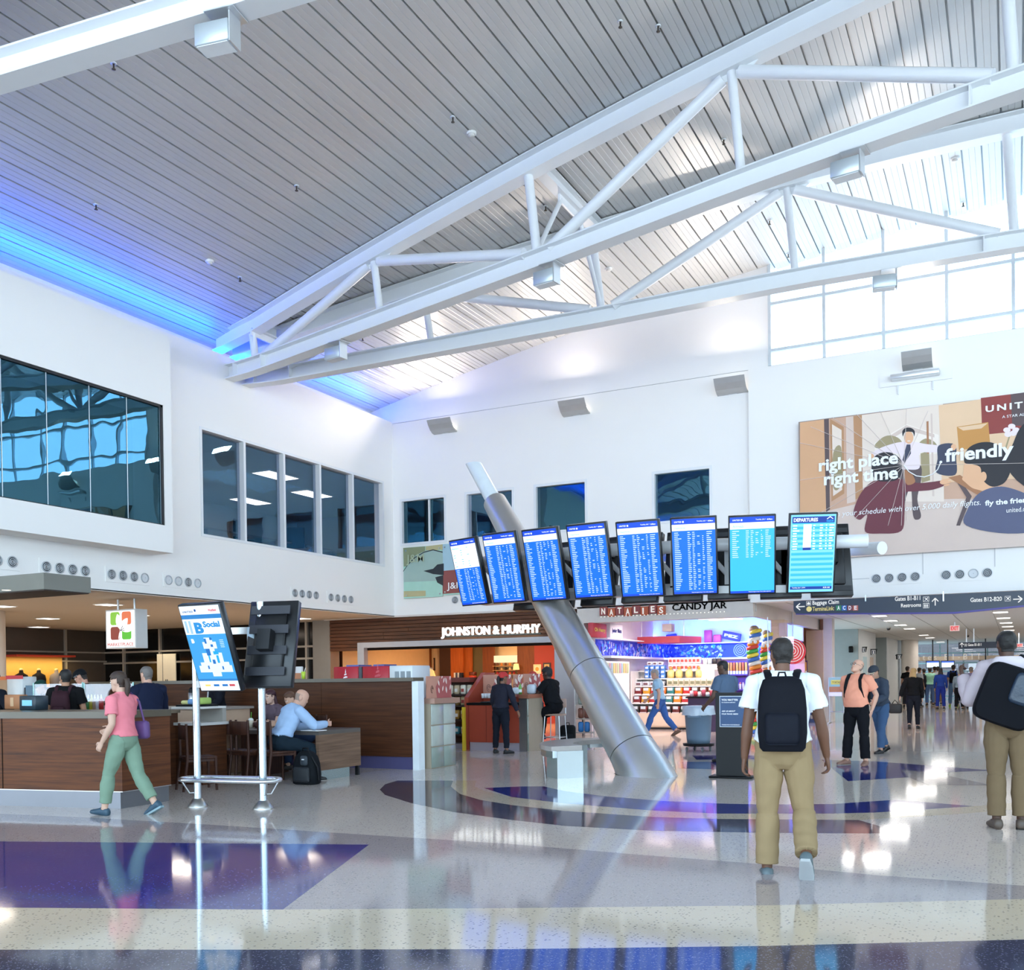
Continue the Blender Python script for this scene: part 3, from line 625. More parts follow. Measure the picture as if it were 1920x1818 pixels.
bp(soft([(1640, 838), (1652, 822), (1668, 816), (1686, 822), (1692, 836), (1670, 842)]), 4.3, 5); bp(soft([(1722, 834), (1735, 822), (1752, 828), (1758, 842), (1740, 846)]), 4.15, 5); bp([(1737, 790), (1741, 789), (1742, 850), (1738, 850)], 4.75, 15)
bp([(1726, 850), (1742, 845), (1744, 900), (1728, 905)], 4.6, 5); bp([(1745, 775), (1748, 775), (1752, 930), (1748, 930)], 4.45, 6)
bp([(1760, 760), (1840, 748), (1842, 900), (1766, 905)], 4.8, 13)              # right wall
bp([(1839, 746), (2300, 687), (2300, 800), (1842, 818)], 5, 11); bp([(1895, 739), (1960, 730), (1960, 798), (1898, 798)], 5.5, 2)
bp([(1842, 815), (2300, 770), (2300, 880), (1846, 900)], 5.8, 13)
bp([(1794, 800), (1853, 791), (1857, 838), (1798, 843)], 6, 10); bp([(1796, 801), (1852, 793), (1840, 803), (1806, 807)], 6.4, 13)      # lamp
for ke, (ex, ey) in enumerate(((1888, 806), (1897, 799), (1905, 806), (1900, 812), (1890, 814))): bp(ell(ex, ey, 7, 5, 12), 6.5+.15*ke, 16)
bp([(1893, 812), (1896, 812), (1884, 850), (1881, 850)], 6.2, 5)
# the runner: trousers, shirt, arms, tie, head
bp(soft([(1683, 872), (1724, 870), (1727, 900), (1720, 935), (1727, 966), (1720, 974), (1712, 966), (1708, 915), (1698, 935), (1694, 958), (1684, 948), (1688, 905)]), 7, 2)
bp(soft([(1632, 852), (1650, 840), (1676, 831), (1694, 828), (1714, 828), (1735, 832), (1764, 836), (1766, 846), (1742, 848), (1724, 850), (1724, 877), (1702, 880), (1686, 876), (1686, 852), (1660, 850), (1640, 858)]), 7.4, 16)
bp([(1700, 833), (1707, 833), (1708, 850), (1696, 868), (1692, 862)], 7.8, 7); bp(ell(1704, 820, 8.5, 12), 8, 17); bp(soft([(1693, 818), (1692, 808), (1698, 802), (1708, 802), (1715, 808), (1714, 818), (1711, 810), (1697, 810)]), 8.4, 9); bp(ell(1704, 826.5, 3.2, 1.3), 8.4, 4)
bp(soft([(1760, 835), (1790, 833), (1793, 860), (1791, 890), (1756, 886), (1758, 860)]), 8.2, 7); bp(ell(1633, 855, 6, 5), 8.2, 17); bp(ell(1788, 838, 5, 6), 8.5, 17)
# child in checked shirt reaching forward
bp(soft([(1600, 962), (1612, 928), (1632, 905), (1660, 896), (1690, 898), (1720, 905), (1748, 903), (1768, 901), (1772, 909), (1748, 918), (1716, 921), (1697, 925), (1696, 960), (1690, 995), (1650, 1000), (1622, 996), (1626, 965), (1612, 974)]), 9, 8)
bp(soft([(1634, 880), (1638, 858), (1655, 848), (1675, 850), (1690, 864), (1690, 884), (1680, 900), (1650, 902), (1638, 894)]), 9.5, 9)
for ke, q in enumerate(((1770, 903, 8, 5), (1776, 899, 6, 2), (1778, 904, 6, 2), (1775, 909, 6, 2))): bp(ell(q[0], q[1], q[2], q[3], 12, -.2), 9.6+.15*ke, 17)
bp(soft([(1694, 882), (1708, 886), (1716, 903), (1700, 908)]), 9.4, 15)
# table and the big dark-haired heads at the right
bp([(1778, 895), (1800, 890), (1850, 925), (1846, 935)], 9, 15); bp([(1795, 905), (1803, 903), (1822, 930), (1800, 985), (1793, 985), (1812, 932)], 8.8, 2)
bp(soft([(1890, 880), (1900, 830), (1925, 790), (1990, 770), (2100, 790), (2160, 860), (2150, 925), (1960, 925)]), 10, 9)
bp(soft([(1812, 985), (1814, 955), (1835, 925), (1870, 912), (1905, 918), (1940, 935), (1965, 960), (1970, 990), (1890, 1000)]), 12, 14)
bp(soft([(1806, 890), (1810, 862), (1830, 848), (1865, 852), (1885, 880), (1878, 908), (1856, 922), (1834, 918), (1822, 914), (1810, 904), (1804, 898)]), 11, 17); bp(soft([(1808, 866), (1814, 842), (1835, 830), (1862, 830), (1886, 846), (1896, 875), (1884, 904), (1860, 912), (1842, 898), (1838, 876), (1822, 870)]), 12.5, 9); bp(ell(1844, 893, 6, 9), 13, 17)
wpart(m, 'printed_picture', PM, bn)
ytext('right place', BY-.03, 1535.5, 891, 1684, 30, bn, bold=.03); ytext('right time', BY-.03, 1545, 917, 1684, 30, bn, bold=.03)
ytext('friendly', BY-.03, 1772, 874, 1901, 33, bn, bold=.03)
ytext('UNITED', BY-.03, 1848, 773, 1957, 12, bn, bold=.03, spacing=1.35); ytext('A STAR ALLIANCE MEMBER', BY-.03, 1879, 784, 1990, 5, bn, bold=0)
ytext('on your schedule with over 5,000 daily flights.', BY-.03, 1561, 972, 1839, 13, bn, bold=0, shear=.22)
ytext('fly the friendly skies', BY-.03, 1847, 951, 1985, 13, bn, bold=.03); ytext('united.com', BY-.03, 1887, 961, 1937, 9, bn, bold=0)
m = MB()
a = onY(BY-.03, 1695, 872)
pts = [onY(BY-.03, *q) for q in ((1695, 872), (1704, 884), (1718, 892), (1733, 894), (1748, 889), (1758, 880), (1764, 866))]
m.tube(pts, .012, 6); m.disc(pts[-1], (0, -1, 0), .03, 12)
wpart(m, 'route_line', WTXTP, bn)
m = MB()
for q in ((1500, 830), (1520, 800), (1560, 782), (1606, 776), (1650, 770), (1700, 765), (1740, 770), (1500, 900), (1540, 960), (1600, 975), (1665, 985), (1690, 985), (1700, 975), (1920, 868)):
    m.tube([onY(BY-.022, 1695, 872), onY(BY-.022, *q)], .005, 4)
wpart(m, 'route_web', mat('#e7d9d2', .6), bn)
# green and pink glass poster between the small windows
def glass_poster(px, lab, fn):
    a = onY(23.93, px[0], px[2]); b = onY(23.93, px[1], px[3]); t = thing('glass_poster', lab, 'poster', (a[0], 23.95, b[2]))
    m = MB(); m.box(a[0], b[0], 23.93, 23.945, b[2], a[2]); wpart(m, 'glass_panel', mat('#a9d5c4', .15), t)
    for sx in (.07, .93):
        for sz in (.06, .94):
            m = MB(); c = (a[0]+(b[0]-a[0])*sx, 23.93, b[2]+(a[2]-b[2])*sz); m.tube([(c[0], 24.0, c[2]), (c[0], 23.91, c[2])], .022, 10); wpart(m, 'standoff', STEEL, t)
    m = MB(); fn(m); wpart(m, 'printed_picture', [mat(c, .3) for c in ('#87906f', '#2b2f33', '#b9e4d6', '#b9b184', '#9fb9b0', '#8f4f4a', '#a8c9d6')], t); return t
PY = 23.928
def gp1(m):
    poly_on(m, PY, [(756, 1027), (797, 1024), (797, 1058), (757, 1062)], 1, 0); poly_on(m, PY, [(798, 1024), (830, 1020), (830, 1030), (798, 1033)], 1, 3)
    poly_on(m, PY, [(757, 1068), (775, 1043), (800, 1031), (830, 1033), (831, 1088), (757, 1091)], 2, 4); poly_on(m, PY, [(757, 1108), (798, 1107), (798, 1117), (757, 1119)], 2, 3)
    arc = [(756, 1070), (765, 1057), (778, 1044), (795, 1034), (812, 1029.5), (830, 1034)]; poly_on(m, PY, arc+[(x, y+2) for x, y in arc[::-1]], 3, 1)
    poly_on(m, PY, [(794, 1070), (812, 1066), (820, 1058), (832, 1056), (832, 1078), (812, 1076)], 3, 1); poly_on(m, PY, [(816, 1082), (831, 1078), (831, 1098), (820, 1092)], 3, 1)
t = glass_poster((756, 830, 1027, 1118), 'green glass shoe poster on the back wall above the slatted fascia', gp1)
ytext('J&M', PY-.02, 762, 1060, 795, 20, t, m=mat('#a9b79a', .5), bold=.01)
def gp2(m):
    poly_on(m, PY, [(830, 1070), (876, 1066), (876, 1110), (830, 1113)], 1, 5); poly_on(m, PY, [(830, 1020), (876, 1016), (876, 1066), (830, 1070)], 1, 6)
t = glass_poster((830.5, 876, 1020, 1113), 'pink and blue glass poster half behind the leftmost flight display', gp2)
ytext('J&M', PY-.02, 838, 1108, 868, 16, t, bold=.01)
# ================================================================== LEANING COLUMN AND FLIGHT DISPLAYS
b0 = fl(1209, 1452); b0 = np.array([b0[0], b0[1]+.03, 0]); ctop = onY(17.15, 928, 942); wtop = onY(17.65, 890, 864)
ax = (ctop-b0)/np.linalg.norm(ctop-b0); L = np.linalg.norm(ctop-b0)
col = thing('leaning_column', 'big brushed metal column leaning left through the row of flight displays', 'column', tuple(b0))
def crings(s0, s1, r0, r1, n=10, flatbase=False, seg=36):
    u = np.cross(ax, [0, 1, 0]); u /= np.linalg.norm(u); w = np.cross(ax, u); rs = []
    for i in range(n+1):
        s = s0+(s1-s0)*i/n; r = r0+(r1-r0)*i/n; ring = []
        for k in range(seg):
            a = 2*PI*k/seg; p = b0+ax*s+r*(u*math.cos(a)+w*math.sin(a))
            if flatbase and i == 0: p = p-ax*(p[2]/ax[2])
            ring.append(p)
        rs.append(ring)
    return rs
COLM = mat('#d3d2d0', .36, .9, var=.08, scale=2.2)
rad = lambda s: .385-.155*(s/L)
SG = [(0.0, .46), (.475, 2.20), (2.215, L*.70), (L*.70+.015, L)]
for i, (s0, s1) in enumerate(SG):
    wpart(MB().rings(crings(s0, s1, rad(s0)+(.03 if i == 0 else 0), rad(s1), 8, i == 0), 0, True, True), 'shell_segment', COLM, col)
    if i < 3: wpart(MB().rings(crings(s1-.01, SG[i+1][0]+.01, rad(s1)-.02, rad(s1)-.02, 1)), 'shadow_joint', DARKMETAL, col)
Lw = float((wtop-b0)@ax)
m = MB(); rs = crings(L-.1, Lw, .155, .145, 6); zc_ = float((b0+ax*Lw)[2]); rs[-1] = [np.array(p)+ax*((zc_-p[2])/ax[2]) for p in rs[-1]]; m.rings(rs)
wpart(m, 'top_tube', mat('#e6eef2', .3), col)
# screens: fitted places of the eight displays (x, y, z, turn)
FD = [(-8.94, 15.96, 3.44, 18.7), (-7.99, 15.53, 3.42, 9.6), (-7.12, 15.34, 3.40, 8.0), (-6.25, 15.25, 3.40, 3.7), (-5.40, 15.30, 3.38, -3.0), (-4.53, 15.40, 3.38, -11.5), (-3.66, 15.59, 3.36, -14.5), (-2.79, 15.81, 3.35, -21.0)]
# the tube frame that carries them
fr = thing('display_gantry', 'curved white tube frame holding the row of flight displays on the leaning column', 'gantry', (-5.9, 16, 3.6))
arc = [np.array([f[0], f[1]+.42, f[2]+.22]) for f in FD]; arc = [arc[0]+(arc[0]-arc[1])*.25]+arc+[arc[-1]+(arc[-1]-arc[-2])*.85]
def smooth(pts, n=5):
    out = []
    for i in range(len(pts)-1):
        p0 = pts[max(i-1, 0)]; p1, p2 = pts[i], pts[i+1]; p3 = pts[min(i+2, len(pts)-1)]
        for k in range(n):
            t = k/n; out.append(.5*((2*p1)+(-p0+p2)*t+(2*p0-5*p1+4*p2-p3)*t*t+(-p0+3*p1-3*p2+p3)*t**3))
    return out+[pts[-1]]
arcs = smooth(arc)
wpart(MB().tube(arcs, .105, 18), 'front_rail', WHITESTEEL, fr)
arc2 = [p+np.array([0, .95, -.02]) for p in arcs[:-2]]+[arcs[-1]+np.array([.15, .55, -.06])]
wpart(MB().tube(arc2, .105, 18), 'rear_rail', WHITESTEEL, fr)
arc3 = [p+np.array([0, .48, -.62]) for p in arcs[:-6]]
wpart(MB().tube(arc3, .07, 14), 'lower_rail', WHITESTEEL, fr)
for i in range(len(FD)-1):
    a = arc[i+1]; b = a+np.array([.42, .48, -.60]); wpart(MB().tube([a, b], .042, 10), 'brace_tube', WHITESTEEL, fr)
    c = a+np.array([.42, .95, -.02]); wpart(MB().tube([b, c], .042, 10), 'brace_tube', WHITESTEEL, fr)
    wpart(MB().tube([a, a+np.array([0, .95, -.02])], .035, 10), 'cross_tube', WHITESTEEL, fr)
for i in range(len(FD)-1):
    a = (arc[i+1]+arc[i+2])/2+np.array([.05, .12, 0]); m = MB(); m.box(a[0]-.17, a[0]+.17, a[1], a[1]+.03, a[2]-.62, a[2]-.04)
    for k in range(3): m.tube([(a[0]-.08+.08*k, a[1]-.012, a[2]-.25), (a[0]-.08+.08*k, a[1], a[2]-.25)], .022, 10, 1)
    wpart(m, 'gusset_plate', [mat('#dfe1e2', .4), DARKMETAL], fr)
arcm = [p+np.array([0, .42, -.64]) for p in arcs[:-6]]
rs = [[p+np.array([0, a, b]) for a, b in ((-.18, 0), (.18, 0), (.18, -.12), (-.18, -.12))] for p in arcm]
wpart(m.rings(rs, 0, False), 'cable_tray', mat('#cfd0d0', .4, .3), fr)
SBLUE = mat('#0b6cff', .4, emit=1.05); SBLUE2 = mat('#0a49d6', .4, emit=1.0); SWHITE = mat('#f2f8ff', .4, emit=1.05); SCYAN = mat('#37b6ff', .4, emit=1.05); SCYAN2 = mat('#7fd3ff', .4, emit=1.0); SNAVY = mat('#123a9c', .4, emit=.9); SROW = mat('#cfe4ff', .4, emit=1.0); SPALE = mat('#dceafb', .4, emit=1.0)
HOUSE = mat('#15171b', .35, var=.05)
def display_empty(name, lab, cat, x, y, z, turn, tilt, group=None):
    t = thing(name, lab, cat, (x, y, z), 0, group); t.rotation_euler = (math.radians(tilt), 0, -math.radians(turn)); return t
def housing(t, w, h, d=.10):
    m = MB(); m.rbox(-w/2, w/2, 0, d, -h/2, h/2, .008, 1); m.build('housing', HOUSE, t)
    m = MB(); m.rbox(-w*.32, w*.32, d, d+.06, -h*.36, h*.36, .02, 1); m.box(-.08, .08, d+.06, d+.2, -.12, .12); m.build('rear_mount', DARKMETAL, t)
def ltext(body, x, z, w, h, t, m=SWHITE, **k):
    """lettering on the face of a display, in the display's own axes"""
    me = text('screen_lettering', body, (x, -.006, z), (1, 0, 0), (0, 0, 1), w, h, m, None, depth=.002, **k); me.parent = t; return me
rnd = random.Random(3)
def rows(m, x0, x1, z0, z1, n, cols, mi, hgt=.4, fade=None):
    for r in range(n):
        z = z1-(z1-z0)*(r+.5)/n; hh = (z1-z0)/n*hgt/2
        for (cx, cw, pr) in cols:
            if rnd.random() > pr: continue
            w = cw*(.45+.55*rnd.random()); xa = x0+(x1-x0)*cx
            m.quad((xa, -.0045, z-hh), (xa+(x1-x0)*w, -.0045, z-hh), (xa+(x1-x0)*w, -.0045, z+hh), (xa, -.0045, z+hh), mi)
NAMES = 'leftmost of the eight front flight displays, with a large white block|second flight display from the left, left of the leaning column|third flight display from the left, in front of the leaning column|fourth flight display from the left, just right of the leaning column|fifth flight display from the left, above the candy shop sign|sixth flight display from the left, third from the right end|seventh flight display, pale blue and half empty, beside the striped one|rightmost flight display, headed DEPARTURES with light blue stripes'.split('|')
w, h = .72, 1.24; iw, ih = w-.05, h-.05
for i, (x, y, z, b) in enumerate(FD):
    t = display_empty('flight_display', NAMES[i], 'screen', x, y, z, b, 15, 'flight displays facing the hall')
    housing(t, w, h)
    m = MB(); X0, X1, Z0, Z1 = -iw/2, iw/2, -ih/2, ih/2
    def q(x0, x1, z0, z1, mi, lay=0): m.quad((x0, -.003-.0005*lay, z0), (x1, -.003-.0005*lay, z0), (x1, -.003-.0005*lay, z1), (x0, -.003-.0005*lay, z1), mi)
    mats = [SBLUE, SWHITE, SROW, SBLUE2, SCYAN, SCYAN2, SNAVY]
    if i < 7:
        q(X0, X1, Z0, Z1, 0 if i < 6 else 4); q(X0, X1, Z1-.085, Z1, 3, 1); q(X0, X1, Z0, Z0+.035, 3, 1)
        hb = .43 if i == 0 else .10
        q(X0, X1, Z1-.085-hb, Z1-.085, 1, 1)
        cols = [(.05, .17, 1), (.36, .09, 1), (.47, .07, 1), (.58, .07, .45), (.70, .05, .8), (.80, .13, 1)]
        n = int((ih-.15-hb)/(.031)); nn = n if i < 6 else 14
        rows(m, X0, X1, Z1-.10-hb-nn*.031, Z1-.10-hb, nn, cols, 2)
        if i == 0: rows(m, X0, X1, Z1-.085-hb+.02, Z1-.12, 9, [(.05, .1, .6), (.35, .1, .6), (.6, .1, .6)], 4, .25)
    else:
        q(X0, X1, Z0, Z1, 5); q(X0+.02, X1-.02, Z0+.04, Z1-.03, 4, 1); q(X0+.02, X1-.02, Z1-.125, Z1-.03, 6, 2); q(X0+.02, X1-.02, Z0+.04, Z0+.085, 6, 2)
        for k in range(24):
            if k % 2 == 0: q(X0+.02, X1-.02, Z1-.14-(k+1)*.04, Z1-.14-k*.04, 5, 2)
        q(X0+.19, X0+.31, Z1-.50, Z1-.145, 1, 3); q(X0+.19, X0+.31, Z1-.54, Z1-.50, 6, 3)
        rows(m, X0, X1, Z1-.54, Z1-.145, 10, [(.05, .15, 1), (.50, .06, 1), (.65, .09, 1), (.78, .04, 1), (.86, .11, 1)], 1, .45)
    m.build('screen', mats, t)
    if i < 7:
        ltext('UNITED', X0+.04, Z1-.058, .11, .026, t, bold=.03, spacing=1.3)
        mm = MB(); mm.box(X0+.165, X0+.19, -.008, -.004, Z1-.06, Z1-.032); mm.build('logo_square', SWHITE, t)
        ltext('Tuesday, July 1', X1-.28, Z1-.058, .15, None, t); ltext('8:58am', X1-.11, Z1-.058, .08, None, t, bold=.03)
        ltext('Departures' if i < 6 else 'Arrivals', X0+.04, Z1-.16, .17, None, t, m=SCYAN2)
        ltext('Please be at gate at least 15 min. before departure', X0+.28, Z0+.012, .34, None, t)
    else:
        ltext('DEPARTURES', X0+.04, Z1-.105, .36, .055, t, bold=.03); ltext('Tuesday, July 1, 2014', X0+.05, Z0+.055, .2, None, t); ltext('8:58 AM', X1-.15, Z0+.055, .1, None, t)
        mm = MB(); mm.prism([(X1-.14, Z1-.07), (X1-.09, Z1-.03), (X1-.04, Z1-.07), (X1-.05, Z1-.075), (X1-.09, Z1-.045), (X1-.13, Z1-.075)], -.008, -.005, 'y'); mm.build('logo_peak', SWHITE, t)
        ltext('HOUSTON', X1-.14, Z1-.115, .1, .03, t, m=SCYAN)
# the row behind, backs towards the hall
RN = 'leftmost|second from left|third from left|fourth from left|fifth from left|sixth from left|seventh from left|rightmost'.split('|')
for i, (x, y, z, b) in enumerate(FD):
    bx, by = math.sin(math.radians(b)), math.cos(math.radians(b)); f2 = 1.12
    t = display_empty('flight_display', RN[i]+' dark display seen from behind, under the front row of flight displays', 'screen', x+bx*f2+.48, y+by*f2, z-.10+.065*i/7, b+180, 15, 'flight displays facing away')
    housing(t, w-.07, h, .12)
    mm = MB(); iv = iw-.07; mm.quad((-iv/2, -.003, -ih/2), (iv/2, -.003, -ih/2), (iv/2, -.003, ih/2), (-iv/2, -.003, ih/2)); mm.build('screen', SBLUE, t)
    for zz in (-.5, .5): MB().box(-.3, .3, .12, .14, zz-.04, zz+.04).build('vent_strip', mat('#26282c', .5), t)
# ================================================================== CURVED BENCH AT THE FOOT OF THE COLUMN
bx, by = b0[0]-.1, b0[1]+.25
bench = thing('curved_bench', 'low curved bench with steel box legs round the foot of the leaning column', 'bench', (bx, by, 0))
def arcpts(r, a0, a1, n=14): return [(r*math.cos(a0+(a1-a0)*k/n), r*math.sin(a0+(a1-a0)*k/n)) for k in range(n+1)]
A0, A1 = math.radians(110), math.radians(232)
MB().prism(arcpts(1.62, A0, A1)+arcpts(1.10, A0, A1)[::-1], .40, .47, 'z').build('seat', mat('#b5aca6', .25, var=.1), bench)
MB().prism(arcpts(1.60, A0, A1)+arcpts(1.56, A0, A1)[::-1], .30, .40, 'z').build('apron', STEEL, bench)
for a in (228, 172, 120):
    r = math.radians(a); mm = MB(); mm.box(1.14, 1.56, -.20, .20, 0, .40, M=Matrix.Rotation(r, 4, 'Z')); mm.build('leg', mat('#c3cccd', .22, .9, var=.05), bench)
# ================================================================== BLACK SIGN STAND
q0, q1 = fl(1343, 1457), fl(1400, 1459)
st = thing('sign_stand', 'black upright sign stand with a blue poster behind the walking man', 'sign', ((q0[0]+q1[0])/2, (q0[1]+q1[1])/2+.05, 0), .05)
hw = (q1[0]-q0[0])/2
MB().box(-hw, hw, -.05, .05, .03, 1.24).build('panel', BLACK, st); MB().rbox(-.31, .31, -.17, .17, 0, .03, .008, 1).build('base_plate', BLACK, st)
MB().box(-hw+.06, hw-.02, -.056, -.05, .74, 1.19).build('poster_border', mat('#dfe7ef', .5), st); MB().box(-hw+.068, hw-.028, -.059, -.055, .748, 1.182).build('poster', mat('#27466f', .5, var=.2), st)
for bd, zz, ww, sh in (('YOU MATTER', 1.12, .24, 0), ('TO HOUSTON AIRPORTS', 1.09, .2, 0), ('ASK US ABOUT', .96, .2, .3), ('YOUR TRAVEL NEEDS', .92, .24, .3), ('THANKS FOR YOUR FEEDBACK', .765, .26, 0)):
    o = text('poster_lettering', bd, (-hw+.09, -.058, zz), (1, 0, 0), (0, 0, 1), ww, None, WTXTP, None, bold=.02, shear=sh); o.parent = st
# ================================================================== GREY BIN ON A DOLLY
q = fl(1310, 1408); tb = thing('trash_bin', 'round grey waste bin lined with a clear bag on a black dolly', 'bin', (q[0], q[1], .16), 0)
GREYP = mat('#70879b', .45, var=.04)
MB().lathe(0, 0, [(.0, 0), (.22, 0), (.235, .1), (.27, .66), (.295, .66), (.295, .70), (.265, .70), (.23, .2), (0, .16)], 28).build('barrel', GREYP, tb)
rr = random.Random(5)
MB().rings([[((.31+.03*rr.random()*a)*math.cos(2*PI*k/26), (.31+.03*rr.random()*a)*math.sin(2*PI*k/26), z+.02*rr.random()*a) for k in range(26)] for z, a in ((.55, 1), (.60, .7), (.68, .3), (.74, 0))]+[[(.25*math.cos(2*PI*k/26), .25*math.sin(2*PI*k/26), .73) for k in range(26)], [(.23*math.cos(2*PI*k/26), .23*math.sin(2*PI*k/26), .5) for k in range(26)]], 0, True, False).build('bag_liner', mat('#c7d3dc', .25, var=.12, scale=14), tb)
MB().box(-.13, .13, -.31, -.265, .52, .56).build('handle', GREYP, tb)
dl = thing('bin_dolly', 'black wheeled dolly under the grey waste bin', 'dolly', (q[0], q[1], 0))
MB().lathe(0, 0, [(.0, .11), (.30, .11), (.31, .16), (0, .16)], 24).build('deck', BLACK, dl)
for a in range(4):
    mm = MB(); cx, cyy = .24*math.cos(a*PI/2+.6), .24*math.sin(a*PI/2+.6); mm.tube([(cx-.015, cyy, .045), (cx+.015, cyy, .045)], .045, 12); cw = mm.build('caster', mat('#6d7074', .5), dl)
# ================================================================== DIRECTORY STAND WITH TILTED MAP DISPLAYS
PLp, PRp = fl(371, 1512), fl(494, 1516)
cd = thing('directory_stand', 'two steel posts with a low bumper ring carrying tilted map displays', 'stand', ((PLp[0]+PRp[0])/2, (PLp[1]+PRp[1])/2, 0), math.atan2(PRp[1]-PLp[1], PRp[0]-PLp[0]))
dx = np.linalg.norm(PRp-PLp)/2
for s, top in ((-dx, 1.9), (dx, 2.41)):
    MB().tube([(s, 0, .04), (s, 0, top)], .043, 20).build('post', mat('#c3cfd6', .22, .95, var=.04), cd)
    MB().lathe(s, 0, [(.118, 0), (.118, .015), (.055, .10), (.046, .10)], 22).build('base_flange', BRUSHED, cd)
ring = [( (dx+.0)*sx+ .20*math.cos(a), .20*math.sin(a), .335) for sx, a0 in ((1, -PI/2), (-1, PI/2)) for a in [a0+PI*k/10 for k in range(11)]]
MB().tube(ring, .024, 12, closed=True).build('bumper_ring', mat('#c9ccd0', .25, .95, var=.04), cd)
for s in (-1, 1):
    for yy in (-.1, .1):
        MB().tube([(s*(dx+.13), yy*1.3, .32), (s*(dx+.07), yy*.6, .17), (s*(dx+.03), yy*.3, .17)], .009, 8).build('bracket', STEEL, cd)
MB().rbox(dx-.16, dx-.04, -.05, .05, 1.42, 2.12, .01, 1).build('mount_post', mat('#bfd3dc', .3, .5), cd); MB().box(-dx, dx-.16, -.03, .03, 1.42, 1.5).build('cross_bar', STEEL, cd); MB().box(-dx, dx-.16, -.03, .03, 2.04, 2.12).build('cross_bar', STEEL, cd)
md = display_empty('map_display', 'tilted upright screen showing a blue terminal map on two steel posts', 'screen', -8.02, 8.40, 1.858, -1.4, 20)
w, h = .60, 1.03; housing(md, w, h, .09); iw, ih = w-.035, h-.035; X0, X1, Z0, Z1 = -iw/2, iw/2, -ih/2, ih/2
m = MB()
MM = [mat('#3d9ad6', .4, emit=.95), mat('#eaf3fb', .4, emit=.98), mat('#2f7fc0', .4, emit=.9), mat('#dbe9f2', .4, emit=.98), mat('#1f6fb8', .4, emit=.9), mat('#1aa3e0', .4, emit=.9), mat('#9fc4de', .4, emit=.9), mat('#f2d36b', .4, emit=.9), mat('#c9444f', .4, emit=.9)]
def q(x0, x1, z0, z1, mi, lay=0): m.quad((x0, -.003-.0005*lay, z0), (x1, -.003-.0005*lay, z0), (x1, -.003-.0005*lay, z1), (x0, -.003-.0005*lay, z1), mi)
def uv(u, v): return X0+iw*u, Z1-ih*v
def qq(u0, u1, v0, v1, mi, lay=1): q(X0+iw*u0, X0+iw*u1, Z1-ih*v1, Z1-ih*v0, mi, lay)
qq(0, 1, 0, 1, 0, 0); qq(0, 1, 0, .10, 1); qq(0, 1, .10, .15, 2); qq(0, 1, .15, .33, 1); qq(.04, .10, .17, .31, 6, 2); qq(.14, .2, .17, .32, 6, 2); qq(0, 1, .885, 1, 1); qq(0, 1, .86, .885, 2)
for u0, u1, v0, v1 in ((.42, .62, .37, .55), (.36, .70, .42, .50), (.47, .59, .50, .78), (.28, .78, .55, .66), (.18, .9, .66, .76), (.12, .95, .70, .78), (.42, .64, .76, .83)): qq(u0, u1, v0, v1, 3, 2)
for u0, u1, v0, v1, c in ((.42, .47, .38, .44, 4), (.56, .62, .37, .40, 4), (.55, .61, .45, .48, 4), (.40, .50, .50, .58, 4), (.57, .70, .53, .57, 5), (.62, .68, .58, .67, 5), (.42, .46, .58, .66, 5), (.50, .57, .63, .68, 4), (.34, .38, .70, .74, 4), (.70, .74, .71, .75, 4)): qq(u0, u1, v0, v1, c, 3)
for u0, c in ((.14, 7), (.36, 4), (.58, 4), (.76, 8)): qq(u0, u0+.14, .925, .95, c, 2)
for v in (.40, .42, .44, .46, .48): qq(.80, .90, v, v+.006, 3, 2)
m.build('screen', MM, md)
BLT = mat('#1c4f94', .4, emit=.8)
ltext('UNITED', *uv(.07, .075), iw*.26, .022, md, m=BLT, bold=.02, spacing=1.3); ltext('Westfield', *uv(.72, .07), iw*.2, .03, md, m=mat('#d2434c', .4, emit=.9)); ltext('B', *uv(.27, .32), iw*.22, ih*.13, md, m=mat('#2b8ccf', .4, emit=.9), bold=.05); ltext('Social', *uv(.5, .25), iw*.42, .07, md, m=mat('#2b8ccf', .4, emit=.9), bold=.04); ltext('B', *uv(.10, .43), iw*.07, .05, md, bold=.05)
m = MB(); a = uv(.37, .06); m.box(a[0], a[0]+.022, -.008, -.004, a[1]-.005, a[1]+.022); m.build('logo_square', BLT, md)
rd = display_empty('map_display', 'dark back of the second tilted screen behind the steel posts', 'screen', -7.70, 9.10, 1.90, 165, 14)
housing(rd, .6, 1.03, .09); mm = MB(); mm.quad((-.28, -.003, -.49), (.28, -.003, -.49), (.28, -.003, .49), (-.28, -.003, .49)); mm.build('screen', SCYAN, rd)
for zz in (-.35, -.1, .15, .38): MB().box(-.24, .24, .15, .17, zz-.05, zz+.05).build('vent_strip', mat('#2b2c33', .5), rd)
# ================================================================== HANGING SIGNS
def hang_sign(name, lab, Y, pts, depth=.12):
    x0 = min(p[0] for p in pts); z1 = max(p[2] for p in pts)
    return None
sg = thing('direction_sign', 'long dark hanging sign pointing to baggage claim and the gates', 'sign', tuple(onY(23.75, 1488, 1150)))
A = onY(23.75, 1488, 1152); B = onY(23.75, 1790, 1150); Cc = onY(23.75, 1985, 1131)
zt = onY(23.75, 1600, 1121.5)[2]
m = MB(); m.prism([(A[0], A[2]+.11), (A[0]+.05, A[2]+.02), (B[0], B[2]+.02), (Cc[0], Cc[2]+.02), (Cc[0], zt), (A[0], zt)], 23.75, 23.83, 'y'); wpart(m, 'panel', mat('#1d2a3d', .4, var=.05), sg)
m = MB(); m.prism([(A[0]+.05, A[2]), (B[0], B[2]-.005), (Cc[0], Cc[2]), (Cc[0], Cc[2]+.035), (B[0], B[2]+.035), (A[0]+.05, A[2]+.02)], 23.74, 23.84, 'y'); wpart(m, 'purple_edge', mat('#3b2d86', .4), sg)
SY = 23.74
